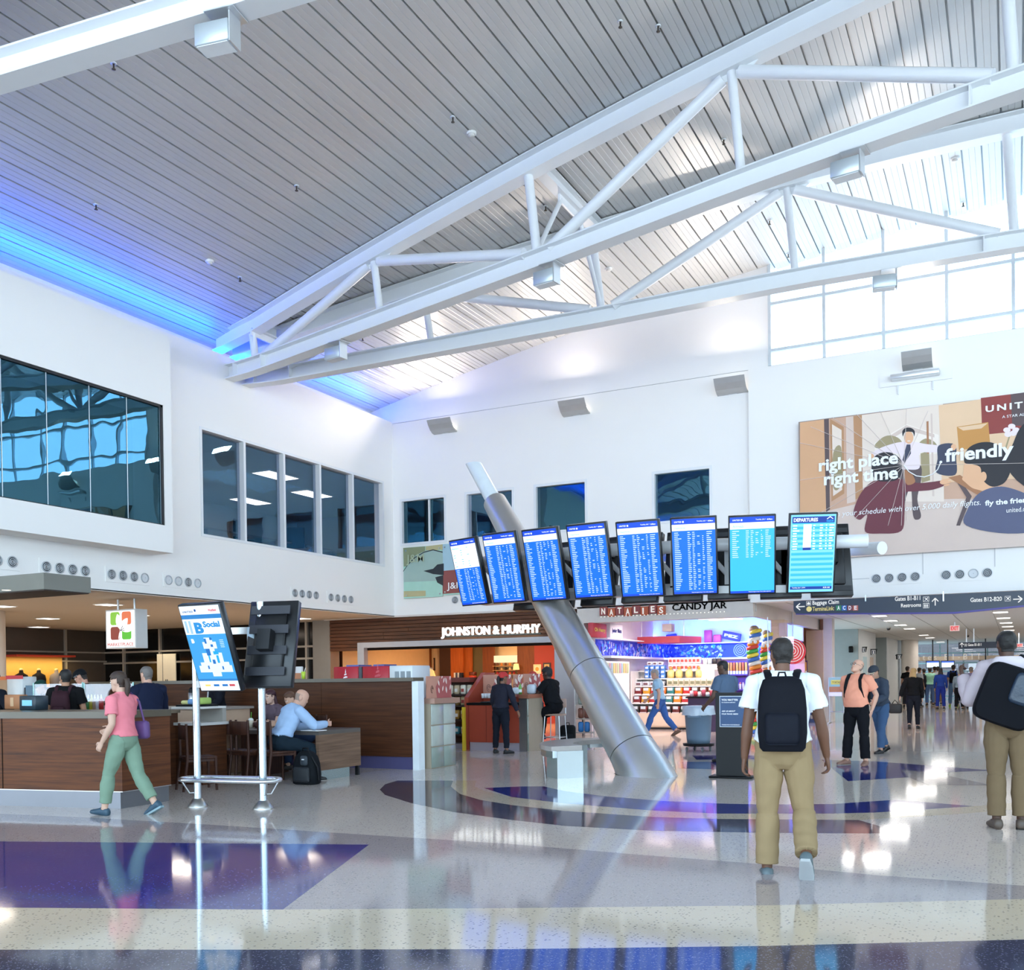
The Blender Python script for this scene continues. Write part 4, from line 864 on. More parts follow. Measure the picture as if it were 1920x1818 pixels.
def st_(b, x0, yb, x1, h, **k): return ytext(b, SY, x0, yb, x1, h, sg, m=mat('#f4f4f2', .5, emit=.75, var=0), name='sign_lettering', **k)
st_('Baggage Claim', 1523.5, 1136, 1573, 10); ytext('TerminaLink:', SY, 1523.5, 1145.5, 1564, 8, sg, m=mat('#e2d48a', .5, emit=.7), name='sign_lettering')
for k, (ch, cc) in enumerate((('A', '#2f8a62'), ('C', '#2f6fc4'), ('D', '#7a3245'), ('E', '#c4685a'))):
    x0 = 1567.5+k*10.6; a = onY(SY-.004, x0, 1144.5); b = onY(SY-.004, x0+9.6, 1134.5)
    m = MB(); m.box(a[0], b[0], SY-.008, SY, a[2], b[2]); wpart(m, 'letter_tile', mat(cc, .5, emit=.5), sg)
    ytext(ch, SY-.01, x0+2.4, 1143, x0+7.4, 7.5, sg, m=WTXTP, name='sign_lettering', bold=.03)
def arrow(px, py, r, ang, par, Y=SY, mm_=None):
    c = onY(Y, px, py); s = abs(onY(Y, px+r, py)[0]-c[0]); m = MB()
    Rm = Matrix.Translation(Vector((c[0], Y, c[2]))) @ Matrix.Rotation(-ang, 4, 'Y')
    for p, q_ in (((-s, 0), (s, 0)), ((s, 0), (s*.1, s*.8)), ((s, 0), (s*.1, -s*.8))):
        m.tube([tuple(Rm @ Vector((p[0], -.006, p[1]))), tuple(Rm @ Vector((q_[0], -.006, q_[1])))], s*.13, 6)
    wpart(m, 'arrow', mat('#f4f4f2', .5, emit=.75, var=0), par)
arrow(1501, 1137, 8, PI, sg); arrow(1753.5, 1128, 7.5, PI/2, sg); arrow(1908, 1123, 8.5, 0, sg)
def icon(px, py, w, hh, par, kind, Y=SY):
    a = onY(Y-.004, px, py+hh); b = onY(Y-.004, px+w, py); m = MB(); m.box(a[0], b[0], Y-.006, Y, a[2], b[2], 0); x0, x1, z0, z1 = a[0], b[0], a[2], b[2]
    W_, H_ = x1-x0, z1-z0; yy = (Y-.012, Y-.006)
    def bx(u0, u1, v0, v1): m.box(x0+W_*u0, x0+W_*u1, yy[0], yy[1], z0+H_*v0, z0+H_*v1, 1)
    for u0, u1, v0, v1 in ((0, 1, 0, .06), (0, 1, .94, 1), (0, .06, 0, 1), (.94, 1, 0, 1)): bx(u0, u1, v0, v1)
    if kind == 'plane':
        for pts in (((.2, .2), (.3, .2), (.85, .75), (.8, .85), (.7, .8)), ((.2, .75), (.3, .82), (.62, .6), (.5, .5)), ((.8, .15), (.85, .25), (.6, .55), (.5, .45))): m.prism([(x0+W_*u, z0+H_*v) for u, v in pts], yy[0], yy[1], 'y', 1)
    elif kind == 'bag': bx(.2, .8, .2, .65); bx(.38, .62, .65, .78)
    elif kind == 'wc':
        for u in (.2, .55): bx(u, u+.22, .3, .7); bx(u+.06, u+.16, .74, .9); bx(u+.03, u+.1, .1, .3); bx(u+.12, u+.19, .1, .3)
    elif kind == 'phone': bx(.4, .52, .25, .75); bx(.4, .66, .2, .34); bx(.4, .66, .66, .8)
    elif kind == 'man': bx(.38, .62, .38, .68); bx(.44, .56, .72, .88); bx(.4, .48, .1, .38); bx(.52, .6, .1, .38)
    wpart(m, 'pictogram', [mat('#26344a', .5), mat('#f4f4f2', .5, emit=.75, var=0)], par)
icon(1512, 1126.5, 8.5, 8.5, sg, 'bag'); icon(1731, 1118, 11, 10, sg, 'plane'); icon(1731, 1130, 11, 10, sg, 'wc'); icon(1884, 1117, 11, 10, sg, 'plane')
m = MB(); c = onY(SY-.005, 1517, 1141.5); m.disc(c, (0, -1, 0), .062, 20); wpart(m, 'pictogram', mat('#e2d48a', .5, emit=.7), sg)
st_('Gates B1-B11', 1678, 1126.5, 1725.5, 8); st_('Restrooms', 1689.5, 1138.5, 1727, 7); st_('Gates B12-B20', 1819.5, 1128.5, 1878.5, 8)
for px in (1623, 1769):
    a = onY(23.74, px, 1127); m = MB(); m.box(a[0]-.013, a[0]+.013, 23.72, 23.74, a[2], zt+.06); wpart(m, 'hanger', ALU, sg)
# marketplace light box over the food hall
c0 = onY(15.2, 192, 1216); c1 = onY(15.2, 247, 1140); k0 = (c0[0]+c1[0])/2
mk = thing('light_box_sign', 'glowing marketplace sign with leaf emblem hanging over the food hall', 'sign', (k0, 15.3, c0[2]))
W_, H_ = c1[0]-c0[0], c1[2]-c0[2]
MB().box(-W_/2, W_/2, 0, .32, 0, H_, M=None).build('box', mat('#cfd3d4', .4), mk); MB().box(-W_/2+.03, W_/2-.03, -.008, 0, .03, H_-.03).build('glowing_face', mat('#ffffff', .4, emit=1.0), mk)
for s in (-.22, .22): MB().tube([(s*W_/.8, .16, H_), (s*W_/.8, .16, 3.30-c0[2])], .025, 10).build('hanger_rod', ALU, mk)
LM = [mat('#86c440', .4, emit=.9), mat('#e2744a', .4, emit=.9), mat('#8a3a2e', .4, emit=.9), mat('#57bb2f', .4, emit=.9), mat('#ffffff', .4, emit=1.02), mat('#333349', .4)]
def rq(cx, cz, w_, h_, mi, y, nm='emblem_square'):
    mm = MB(); pts = []; r = .05
    for sx, sz, a0 in ((1, 1, 0), (-1, 1, PI/2), (-1, -1, PI), (1, -1, 1.5*PI)):
        for k in range(5): a = a0+k*PI/8; pts.append((cx+sx*(w_/2-r)+r*math.cos(a), cz+sz*(h_/2-r)+r*math.sin(a)))
    mm.prism(pts, y-.004, y, 'y'); mm.build(nm, LM[mi], mk)
ex, ez = W_*.19, H_*.19; ex0, ez0 = W_*.02, H_*.58
for sx, sz, mi in ((-1, 1, 0), (1, 1, 1), (-1, -1, 2), (1, -1, 3)): rq(ex0+sx*ex, ez0+sz*ez, ex*1.6, ez*1.75, mi, -.010)
def leaf(cx, cz, L_, wd, ang):
    mm = MB(); pts = []
    for k in range(17):
        t_ = k/16; pts.append((L_*t_, wd*math.sin(PI*t_)**.8))
    for k in range(15, 0, -1):
        t_ = k/16; pts.append((L_*t_, -wd*math.sin(PI*t_)**.8))
    mm.prism([(cx+x*math.cos(ang)-z*math.sin(ang), cz+x*math.sin(ang)+z*math.cos(ang)) for x, z in pts], -.018, -.0145, 'y'); mm.build('emblem_leaf', LM[4], mk)
leaf(ex0, ez0-.2*H_*.5, H_*.42, W_*.10, 1.85); leaf(ex0, ez0-.2*H_*.5, H_*.38, W_*.09, .85); leaf(ex0, ez0-.22*H_*.5, W_*.44, H_*.075, .05); leaf(ex0, ez0-.1*H_, H_*.26, .02, 4.4)
m = MB()
for a_ in (.5, 1.0, .05): m.tube([(ex0-.01, -.021, ez0-.13*H_), (ex0+.12*math.cos(a_), -.021, ez0-.13*H_+.12*math.sin(a_))], .006, 5)
m.build('emblem_twig', LM[5], mk)
o = text('sign_lettering', 'MARKETPLACE', (-W_/2+.06, -.010, .05), (1, 0, 0), (0, 0, 1), W_-.12, H_*.085, mat('#c4443c', .5, emit=.8), None, bold=0); o.parent = mk
# ================================================================== SHOP FRONTS UNDER THE BACK WALL
SLAT = wood('#2e1a10', '#6e3f22', 0, 1.6, .35); GREYFR = mat('#a3a3a8', .4, .3)
t = thing('slatted_fascia', 'dark wooden slatted fascia over the shoe shop', 'fascia', (-14.3, 24.1, 2.3))
m = MB(); m.box(-18.22, -10.25, 24.12, 24.2, 2.36, 3.29); wpart(m, 'backing', mat('#1d120c', .7), t)
k = 0; z = 2.36
while z < 3.26:
    x1 = -17.18 if z+.085 < 2.6 else -10.25
    m = MB(); xx = -18.22; rr = random.Random(k)
    while xx < x1-.05:
        nx = min(x1, xx+1.4+2.2*rr.random()); m.box(xx+.003, nx-.003, 24.03+.012*rr.random(), 24.12, z, min(z+.088, 3.275)); xx = nx
    wpart(m, 'slat', SLAT, t); z += .103; k += 1
struct('door_1', MB().box(-17.16, -10.6, 23.95, 24.15, 2.43, 2.585).box(-17.16, -16.93, 23.95, 24.15, 0, 2.43).box(-10.85, -10.05, 23.95, 24.2, 0, 2.585), GREYFR, 'grey metal frame of the shoe shop opening')
t = thing('shop_sign', 'glowing white channel letters of the shoe shop sign', 'sign', (-12.8, 23.98, 2.62))
wx0, wx1 = -14.29, -11.26
me = text('lettering', 'JOHNSTON & MURPHY', (wx0, 23.97, 2.625), (1, 0, 0), (0, 0, 1), wx1-wx0, .30, mat('#ffffff', .4, emit=1.5), t, bold=.0, depth=.05, fat=.012)
m = MB(); m.box(wx0, wx1, 24.0, 24.03, 2.66, 2.69); m.box(wx0, wx1, 24.0, 24.03, 2.84, 2.87); wpart(m, 'mounting_rail', DARKMETAL, t)
lamp('sign_glow', 'AREA', (-12.8, 23.9, 2.76), 9, (.85, 1, .85), .25, 3.0, target=(-12.8, 25, 2.76), along=(1, 0, 0))
# interior of the shoe shop
YB = 30.0
def pan(mb, px0, px1, mi, y=YB, z0=0.0, z1=3.3, d=.1):
    a = onY(y, px0, 1250); b = onY(y, px1, 1250); mb.box(a[0], b[0], y, y+d, z0, z1, mi); return a[0], b[0]
IM = [mat('#d9bc92', .6), wood('#5a2f17', '#8a4a22', 2, 2), wood('#9a4a1c', '#c86a2c', 2, 2), mat('#6a5c38', .6), mat('#9e3227', .55), mat('#e8cf9a', .6), mat('#3e2415', .6)]
m = MB()
for a, b, c, y in ((640, 716, 0, 30), (716, 790, 5, 30.2), (787, 807, 1, 29.8), (806, 828, 0, 30.1), (824, 846, 6, 29.8), (845, 868, 2, 29.7), (867, 884, 2, 29.9), (882, 908, 3, 30.1), (905, 926, 1, 29.8), (924, 972, 0, 30.2), (970, 1004, 1, 29.8), (1002, 1038, 4, 29.6), (1036, 1100, 0, 29.9)): pan(m, a, b, c, y)
m.box(-24, -10.2, 30.3, 30.4, 0, 3.3, 1);
struct('wall_shoe_shop', m, IM, 'timber and cream panelled back wall of the shoe shop')
struct_each('wall_shoe_side', [(-18.4, -18.3, 24.3, 30.4, 0, 3.3), (-10.2, -10.1, 24.2, 33.2, 0, 3.3)], IM[0], 'side wall of the shoe shop')
def at(y, px, py): return onY(y, px, py)
t = thing('display_cabinet', 'cream lit cabinet of shoes on the back wall of the shoe shop', 'cabinet', tuple(at(29.9, 947, 1275)))
a, b = at(29.8, 926, 1242), at(29.8, 970, 1228)
m = MB(); m.box(a[0], b[0], 29.8, 30.15, a[2], b[2]); wpart(m, 'light_box', mat('#ffedc4', .5, emit=.85), t)
for py in (1248, 1256, 1264, 1273):
    s_ = at(29.7, 926, py); m = MB(); m.box(a[0], b[0], 29.7, 30.15, s_[2]-.02, s_[2]); wpart(m, 'shelf', mat('#b88a4e', .4), t)
rr = random.Random(11); cols = ['#6b3a22', '#c2512f', '#2c1a14', '#d98a3a', '#a0262d', '#e0c08a']
for r_, py in enumerate((1248, 1256, 1264, 1273)):
    s_ = at(29.7, 926, py)
    for k in range(5):
        x = a[0]+.12+k*(b[0]-a[0]-.2)/4.4
        MBs = MB(); MBs.rbox(-.045, .045, -.13, .13, 0, .05, .018, 1); MBs.rbox(-.04, .04, 0, .13, .04, .10, .018, 1)
        solo('shoe', MBs, mat(cols[(k*3+r_*2) % 6], .4), '%s shoe from the left on the %s shelf of the cream shoe cabinet' % (ORD[k], ORD[r_]), 'shoe', (x, 29.83, s_[2]), .5, 'shoes on the shop shelves')
def picture(px0, px1, py0, py1, y, lab, c1, c2, c3):
    a, b = at(y, px0, py1), at(y, px1, py0); t = thing('picture_frame', lab, 'picture', (a[0], y, a[2]))
    m = MB(); m.box(a[0], b[0], y-.03, y, a[2], b[2]); wpart(m, 'frame', mat(c1, .4), t)
    m = MB(); m.box(a[0]+.05, b[0]-.05, y-.036, y-.03, a[2]+.05, b[2]-.05); wpart(m, 'print', mat(c2, .5), t)
    m = MB(); cx, cz = (a[0]+b[0])/2, (a[2]+b[2])/2; m.disc((cx, y-.04, cz), (0, -1, 0), (b[0]-a[0])*.25, 12); wpart(m, 'motif', mat(c3, .5), t)
picture(1001, 1015, 1245, 1263, 29.6, 'cream framed picture on the red wall of the shoe shop, left of two', '#e9d6a8', '#f2e6c6', '#e0973a')
picture(1019, 1033, 1242, 1261, 29.6, 'black framed picture on the red wall of the shoe shop, right of two', '#2a2118', '#c9b074', '#5a3d22')
picture(743, 752, 1236, 1244, 30.2, 'small orange picture on the yellow shelf of the shoe shop', '#2b1c12', '#e8b06a', '#d2562d')
picture(750, 764, 1229, 1243, 30.2, 'black framed green picture on the yellow shelf of the shoe shop', '#1c1712', '#8aa06a', '#3f6a3c')
picture(807, 816, 1233, 1257, 30.1, 'tall pink framed picture between brown pillars of the shoe shop', '#3a2415', '#d9a795', '#c46a5e')
t = thing('table_lamp', 'small glowing lamp beside the cream shoe cabinet', 'lamp', tuple(at(29.6, 968, 1262)))
p = at(29.6, 968, 1262); m = MB(); m.lathe(p[0], 29.6, [(.06, p[2]), (.02, p[2]+.03), (.02, p[2]+.14), (.0, p[2]+.14)], 12); wpart(m, 'base', mat('#4a3018', .4), t)
m = MB(); m.lathe(p[0], 29.6, [(.11, p[2]+.12), (.08, p[2]+.32), (.0, p[2]+.32)], 14); wpart(m, 'lamp_shade', mat('#ffd98a', .5, emit=1.2), t)
t = thing('clothes_rail', 'rail of white sweaters on hangers in the shoe shop', 'rail', tuple(at(28, 765, 1275)))
a, b = at(28, 744, 1250), at(28, 810, 1252); m = MB(); m.tube([tuple(a), tuple(b)], .015, 8)
for q in (a, b): m.tube([tuple(q), (q[0], 28, 0)], .015, 8)
wpart(m, 'rail_frame', STEEL, t)
for k, px in enumerate((748, 754, 760, 766, 794, 802)):
    q = at(28, px, 1251); m = MB(); M_ = Matrix.Translation(Vector((q[0], 28, q[2])))
    m.prism([(-.05, 0), (.05, 0), (.21, -.1), (.33, -.42), (.25, -.46), (.17, -.25), (.16, -.68), (-.16, -.68), (-.17, -.25), (-.25, -.46), (-.33, -.42), (-.21, -.1)], -.03, .03, 'y', M=M_)
    solo('sweater', m, mat('#efe6d6' if k < 4 else '#e8d9a8', .8), '%s white sweater from the left on the shoe shop rail' % ORD[k] if k < 4 else '%s cream sweater at the right end of the shoe shop rail' % ORD[k-4], 'sweater', group='sweaters on the rail')
t = thing('shelf_board', 'stack of folded shirts on a shelf in front of the orange timber panel', 'shelf', tuple(at(29.4, 858, 1272)))
a, b = at(29.4, 846, 1273), at(29.4, 897, 1271); m = MB(); m.box(a[0], b[0], 29.3, 29.7, a[2]-.03, a[2]); wpart(m, 'board', IM[6], t)
for k in range(4):
    q = at(29.4, 853+k*3.4, 1273); m = MB(); m.rbox(q[0]-.02, q[0]+.025, 29.35, 29.6, a[2], a[2]+.22, .008, 1); solo('folded_shirt', m, mat(('#d9d3d0', '#4a4f63', '#b9b6bd', '#2c2f3c')[k], .8), ('pale grey', 'slate blue', 'light grey', 'dark')[k]+' folded shirt standing on the shop shelf', 'shirt', group='folded shirts')
for k in range(2):
    q = at(29.4, 884, 1272-k*8); m = MB(); m.rbox(q[0]-.1, q[0]+.1, 29.4, 29.6, a[2]+k*.13, a[2]+k*.13+.11, .01, 1); solo('shoe_box', m, mat(('#b5372b', '#5b2416')[k], .5), ('red shoe box at the bottom of the small stack', 'dark shoe box on top of the red one')[k], 'box')
t = thing('hanging_sign_board', 'white slatted board sign above the yellow shelf of the shoe shop', 'sign', tuple(at(29.9, 718, 1230)))
a, b = at(29.9, 720, 1230), at(29.9, 784, 1217)
for k in range(4): m = MB(); z0 = a[2]+k*(b[2]-a[2])/4; m.box(a[0], b[0], 29.86, 29.9, z0+.005, z0+(b[2]-a[2])/4-.01); wpart(m, 'slat', mat('#efd9a8', .5), t)
# ------------------------------------------------------------------ candy shop
PEACH = mat('#e3a884', .6); FAS = mat('#d3cbc3', .6); BEIGE = mat('#c9a98c', .5)
struct_each('wall_candy_front', [(-10.2, -5.62, 23.98, 24.2, 3.03, 3.32), (-10.2, -5.60, 23.93, 24.25, 2.90, 3.03), (-5.75, -5.60, 24.25, 33.2, 2.92, 3.29), (-10.12, -10.0, 23.95, 24.3, 0, 2.9)], FAS, 'beige fascia over the candy shop')
struct_each('wall_candy_shop', [(-10.1, -5.5, 33.0, 33.15, 0, 3.3, 0), (-9.95, -5.7, 30.9, 31.0, 0, 2.05, 0), (-10.1, -9.95, 24.3, 33, 0, 3.3, 1)], [PEACH, mat('#e9e2ea', .6)], 'peach back wall of the candy shop')
m = MB(); m.box(-9.95, -5.7, 30.55, 31, 2.0, 2.06, 0); m.box(-9.95, -9.5, 24.6, 31, 2.0, 2.06, 0); m.box(-9.95, -5.75, 30.95, 31.05, 2.5, 3.3, 0); m.box(-9.95, -5.75, 30.5, 30.95, 2.5, 2.53, 0); m.box(-9.95, -9.6, 24.6, 30.95, 2.5, 2.53, 0)
struct('trim_3', m, [mat('#e8e4ee', .5)], 'white ledge running round the candy shop')
a = onY(26.2, 1446, 1250); b = onY(26.2, 1470, 1250)
struct('pillar_candy', MB().box(a[0], b[0]+.02, 26.2, 26.6, 0, 2.92, 0), [mat('#cdb39b', .5), WHITE], 'beige pillar at the corner of the candy shop')
a = onY(32.6, 1512, 1250); b = onY(32.6, 1543, 1250)
struct('pillar_candy_end', MB().box(a[0], b[0], 32.6, 33.0, 0, 2.9, 0).box(b[0], b[0]+.27, 32.7, 33.2, 0, 3.26, 1), [BEIGE, FAS], 'beige timber end pillar of the candy shop')
g = thing('glass_screen', 'frameless glass screen at the corner of the candy shop', 'screen', tuple(onY(24.4, 1438, 1362)))
q = onY(24.3, 1438, 1300); m = MB(); m.box(q[0], q[0]+.62, 24.45, 24.462, 0, 2.75); wpart(m, 'glass', GL, g); m = MB(); m.box(q[0]-.008, q[0]+.008, 24.44, 24.47, 0, 2.9); wpart(m, 'edge_channel', ALU, g)
# frieze of printed candy pictures
fz = thing('frieze_panel', 'blue lit frieze of printed candy pictures round the candy shop', 'frieze', (-8, 30.9, 2.06))
rr = random.Random(2)
FZ = [mat(c, .5) for c in ('#2a3fd0', '#5c6cf0', '#9aa8ff', '#d9dcff', '#1b1f7a', '#3fa7ff')]
m = MB(); m.box(-10.0, -5.76, 30.88, 30.93, 2.06, 2.5, 0); wpart(m, 'panel', FZ, fz)
m = MB(); m.box(-9.95, -9.92, 24.6, 30.9, 2.06, 2.5, 0); wpart(m, 'panel', FZ, fz)
m = MB()
for k in range(260):
    yy = 24.7+6.1*rr.random(); zz = 2.1+.36*rr.random(); ln, wd, an = .06+.14*rr.random(), .015+.035*rr.random(), PI*rr.random()
    m.add([(-9.918+.0004*k/10, yy+dx*math.cos(an)-dz*math.sin(an), min(2.49, max(2.07, zz+dx*math.sin(an)+dz*math.cos(an)))) for dx, dz in ((-ln/2, -wd), (ln/2, -wd), (ln/2, wd), (-ln/2, wd))], [(0, 1, 2, 3)], 1+rr.randrange(5))
wpart(m, 'printed_picture', FZ, fz)
m = MB()
for k in range(230):
    x = -9.97+4.18*rr.random(); zz = 2.09+.37*rr.random(); ln, wd, an = .04+.1*rr.random(), .012+.03*rr.random(), PI*rr.random()
    if -8.1 < x < -7.2: continue
    pts = [(x+dx*math.cos(an)-dz*math.sin(an), min(2.49, max(2.07, zz+dx*math.sin(an)+dz*math.cos(an)))) for dx, dz in ((-ln/2, -wd), (ln/2, -wd), (ln/2, wd), (-ln/2, wd))]
    y = 30.876-.0004*k/10; m.add([(p[0], y, p[1]) for p in pts], [(0, 1, 2, 3)], 1+rr.randrange(5))
for cx in (-7.65,):
    for r_ in range(7): m.disc((cx, 30.874-.0015*r_, 2.28), (0, -1, 0), .21-.03*r_, 20, (2, 4)[r_ % 2])
wpart(m, 'printed_picture', FZ, fz)
# oversize candy packs on the ledge over the frieze
def pack(px0, px1, py0, py1, y, col, txt, lab, tcol='#ffffff', tilt=0.0, d=.12):
    a, b = at(y, px0, py1), at(y, px1, py0); cx, cz = (a[0]+b[0])/2, (a[2]+b[2])/2; w_, h_ = b[0]-a[0], b[2]-a[2]; cz = 2.532+h_/2*math.cos(tilt)+w_/2*abs(math.sin(tilt)); y = min(y, 30.8)
    t = thing('candy_pack', lab, 'candy pack', (cx, y, cz)); t.rotation_euler = (0, -tilt, 0)
    MB().rbox(-w_/2, w_/2, 0, d, -h_/2, h_/2, .02, 1).build('box', mat(col, .5), t)
    if txt:
        o = text('lettering', txt, (-w_*.38, -.004, -h_*.18), (1, 0, 0), (0, 0, 1), w_*.76, h_*.36, mat(tcol, .5), None, bold=.03); o.parent = t
    return t
def side_pack(px0, px1, py0, py1, col, txt, lab, tcol):
    a, b = onX(-9.7, px0, py1), onX(-9.7, px1, py0); w_, h_ = b[1]-a[1], b[2]-a[2]
    t = thing('candy_pack', lab, 'candy pack', (-9.72, (a[1]+b[1])/2, 2.532+h_/2), PI/2); MB().rbox(-w_/2, w_/2, 0, .14, -h_/2, h_/2, .02, 1).build('box', mat(col, .5), t)
    o = text('lettering', txt, (-w_*.38, -.004, -h_*.18), (1, 0, 0), (0, 0, 1), w_*.76, h_*.36, mat(tcol, .5), None, bold=.03); o.parent = t
side_pack(1113, 1139, 1174, 1198, '#c8434f', 'Oh Henry', 'big red candy pack at the left end of the candy shop ledge', '#f2d04a'); side_pack(1146, 1169, 1177, 1203, '#eceaf4', 'Junior Mints', 'big white candy pack on the candy shop ledge', '#2b2f6a')
pack(1202, 1213, 1186, 1206, 30.6, '#27308f', '', 'dark blue candy pack leaning behind the red hanging sign', tilt=.35)
pack(1214, 1268, 1184, 1198, 30.6, '#2a2a86', 'BIG HUNK', 'long dark blue candy bar above the red hanging sign', tilt=.12)
pack(1272, 1312, 1181, 1193, 30.7, '#e9d9ea', 'CHARMS', 'long pale candy pack right of the dark blue bar', '#8a2f4a', tilt=-.03)
pack(1320, 1334, 1179, 1203, 30.6, '#c23a5c', '', 'tall red candy pack, left of the reddish pair'); pack(1337, 1351, 1188, 1203, 30.6, '#d8475f', '', 'short red candy pack, right of the reddish pair')
pack(1354, 1388, 1187, 1203, 30.6, '#4a3fc0', 'PEZ', 'tilted purple and red pack at the right end of the ledge', tilt=-.22)
t = thing('hanging_sign', 'red boat-shaped sign hanging in the candy shop', 'sign', tuple(at(27.5, 1255, 1207)))
a, b, c = at(27.5, 1195, 1206), at(27.5, 1274, 1205), at(28.6, 1315, 1206); z0, z1 = a[2], at(27.5, 1195, 1194)[2]
m = MB(); pts = [(a[0], 27.5), (b[0], 27.5), (c[0], 28.6), (a[0]+.3, 28.8)]; m.prism(pts, z0, z1, 'z'); wpart(m, 'panel', mat('#e0495a', .5, emit=.35), t)
for q in (a, b): m = MB(); m.tube([(q[0]+.1, 27.6, z1), (q[0]+.1, 27.6, 3.32)], .01, 6); wpart(m, 'hanger_rod', ALU, t)
m = MB(); q = at(27.4, 1248, 1176); m.box(q[0]-.14, q[0]+.14, 27.5, 27.8, 2.78, 3.0); wpart(m, 'bracket', mat('#b9b0aa', .5), t)
for k, (px0, px1, py) in enumerate(((1205, 1340, 1169), (1310, 1378, 1172), (1330, 1392, 1175))):
    y = 28+k*.8; a, b = at(y, px0, py), at(y, px1, py); m = MB(); m.box(a[0], b[0], y-.04, y+.04, 3.16, 3.2)
    solo('strip_light', m, mat('#fff4f4', .5, emit=2.2), ('longest white strip light on the candy shop ceiling', 'middle white strip light on the candy shop ceiling', 'rear white strip light on the candy shop ceiling')[k], 'light')
# letters over the candy shop
t = thing('shop_sign', 'candy shop name in white letters on red tiles and dark letters', 'sign', (-8, 23.97, 3.05))
for k, ch in enumerate('NATALIES'):
    x0 = -9.54+k*.221; dz = (0, -.035)[k % 2]
    m = MB(); m.box(x0, x0+.205, 23.9, 23.96, 3.07+dz, 3.29+dz); wpart(m, 'letter_tile', mat(('#8f3f3c', '#b5532f')[k % 2], .5), t)
    ytxt = text('lettering', ch, (x0+.05, 23.9, 3.10+dz), (1, 0, 0), (0, 0, 1), .105 if ch != 'I' else .04, .16, mat('#fdf6ee', .5, emit=.6), t, bold=.03)
text('lettering', 'CANDY JAR', (-7.62, 23.97, 3.08), (1, 0, 0), (0, 0, 1), 1.36, .20, mat('#2a2422', .5), t, bold=0, fat=.006)
m = MB()
for k in range(34): m.ball((-9.5+k*.097, 23.9, 3.04), .013, seg=6)
wpart(m, 'light_bulb_row', mat('#fffaf0', .5, emit=1.5), t)
# goods: gondola with cabinets, bins and boxes
GY = 26.9; gx0, gx1 = onY(GY, 1180, 1300)[0], onY(GY, 1338, 1300)[0]
gd = thing('candy_gondola', 'stepped candy display with pale cabinets below', 'display', ((gx0+gx1)/2, GY+.4, 0))
m = MB(); m.box(gx0, gx1, GY, GY+.9, .06, .46); wpart(m, 'cabinet', mat('#d9c0a4', .5), gd)
n_ = 4
for k in range(n_): m = MB(); w_ = (gx1-gx0)/n_; m.box(gx0+k*w_+.01, gx0+(k+1)*w_-.01, GY-.02, GY, .10, .44); wpart(m, 'cabinet_door', mat('#dfc9b0', .45), gd)
m = MB(); m.box(gx0, gx1, GY+.05, GY+.9, 0, .06); wpart(m, 'plinth', DARKMETAL, gd)
for k, zz in enumerate((.46, .74, .98, 1.22, 1.44, 1.66)):
    m = MB(); m.box(gx0, gx1, GY+.02+k*.13, GY+.9, zz-.03, zz); wpart(m, 'shelf', mat('#e6e2dc', .4), gd)
for xx in (gx0, gx1-.03): m = MB(); m.box(xx, xx+.03, GY+.1, GY+.9, .46, 1.66); wpart(m, 'side_panel', mat('#e6e2dc', .4), gd)
m = MB(); m.box(gx0, gx1, GY+.87, GY+.9, .46, 1.7); wpart(m, 'back_panel', mat('#e6e2dc', .4), gd)
BC = ['#7b1f24', '#d59a2c', '#b52f35', '#c96a28', '#2f7a78', '#d98b2a', '#c23030', '#4a3b2c', '#6b3a2a', '#8a4a2c']
nb = 10; bw = (gx1-gx0-.06)/nb
binp = None
for r_, zz in enumerate((.46, .74, .98)):
    for k in range(nb):
        c = BC[(k+r_*(0 if r_ else 7)) % 10] if r_ else ('#35302e', '#6a2a28', '#2f4a44', '#55504a')[k % 4]
        t = thing('candy_bin', '%s clear candy bin from the left in the %s row of the candy display' % (ORD[k], ('lowest', 'middle', 'upper')[r_]), 'bin', (gx0+.03+bw*(k+.5), GY+.06+r_*.13, zz), 0, 'candy bins')
        MB().rbox(-bw*.44, bw*.44, 0, .28, 0, .19, .02, 1).build('candy', mat(c, .35, var=.3, scale=30), t)
        MB().box(-bw*.3, bw*.3, -.012, 0, .11, .19).build('lid', mat('#cdd9dc', .2), t); MB().box(-bw*.42, bw*.42, -.016, -.004, -.02, .025).build('price_strip', mat('#e9dcd8', .5), t)
def goods(name, lab, n, r_, x0, x1, y, z, w_, h_, d, c, grp, c2=None):
    for k in range(n):
        x = x0+(x1-x0)*(k+.5)/n
        t = thing(name, lab % ORD[k], 'box', (x, y, z), 0, grp); MB().rbox(-w_/2, w_/2, 0, d, 0, h_, .008, 1).build('carton', mat(c, .5), t)
        MB().box(-w_*.3, w_*.3, -.003, 0, h_*.25, h_*.7).build('printed_label', mat(c2 or '#6b4a50', .5), t)
gw = gx1-gx0
goods('candy_box', '%s grey printed box from the left on the candy display', 4, 0, gx0, gx0+gw*.36, GY+.45, 1.22, .21, .13, .2, '#c9ced2', 'grey printed boxes')
goods('candy_box', '%s speckled box from the left on the candy display', 9, 0, gx0+gw*.40, gx1, GY+.45, 1.22, .19, .19, .2, '#cfc7a8', 'speckled boxes', '#7a7a5a')
for r_ in range(3): goods('candy_carton', '%s blue carton in the '+('lowest', 'middle', 'top')[r_]+' row of the blue stack', 4, 0, gx0+gw*.10, gx0+gw*.36, GY+.58, 1.44+r_*.125, .13, .12, .18, '#4f86cf', 'blue cartons', '#e8eef6')
goods('candy_carton', '%s white carton on top of the blue stack', 3, 0, gx0+gw*.13, gx0+gw*.33, GY+.6, 1.82, .14, .1, .16, '#e9eef2', 'white cartons on the blue stack')
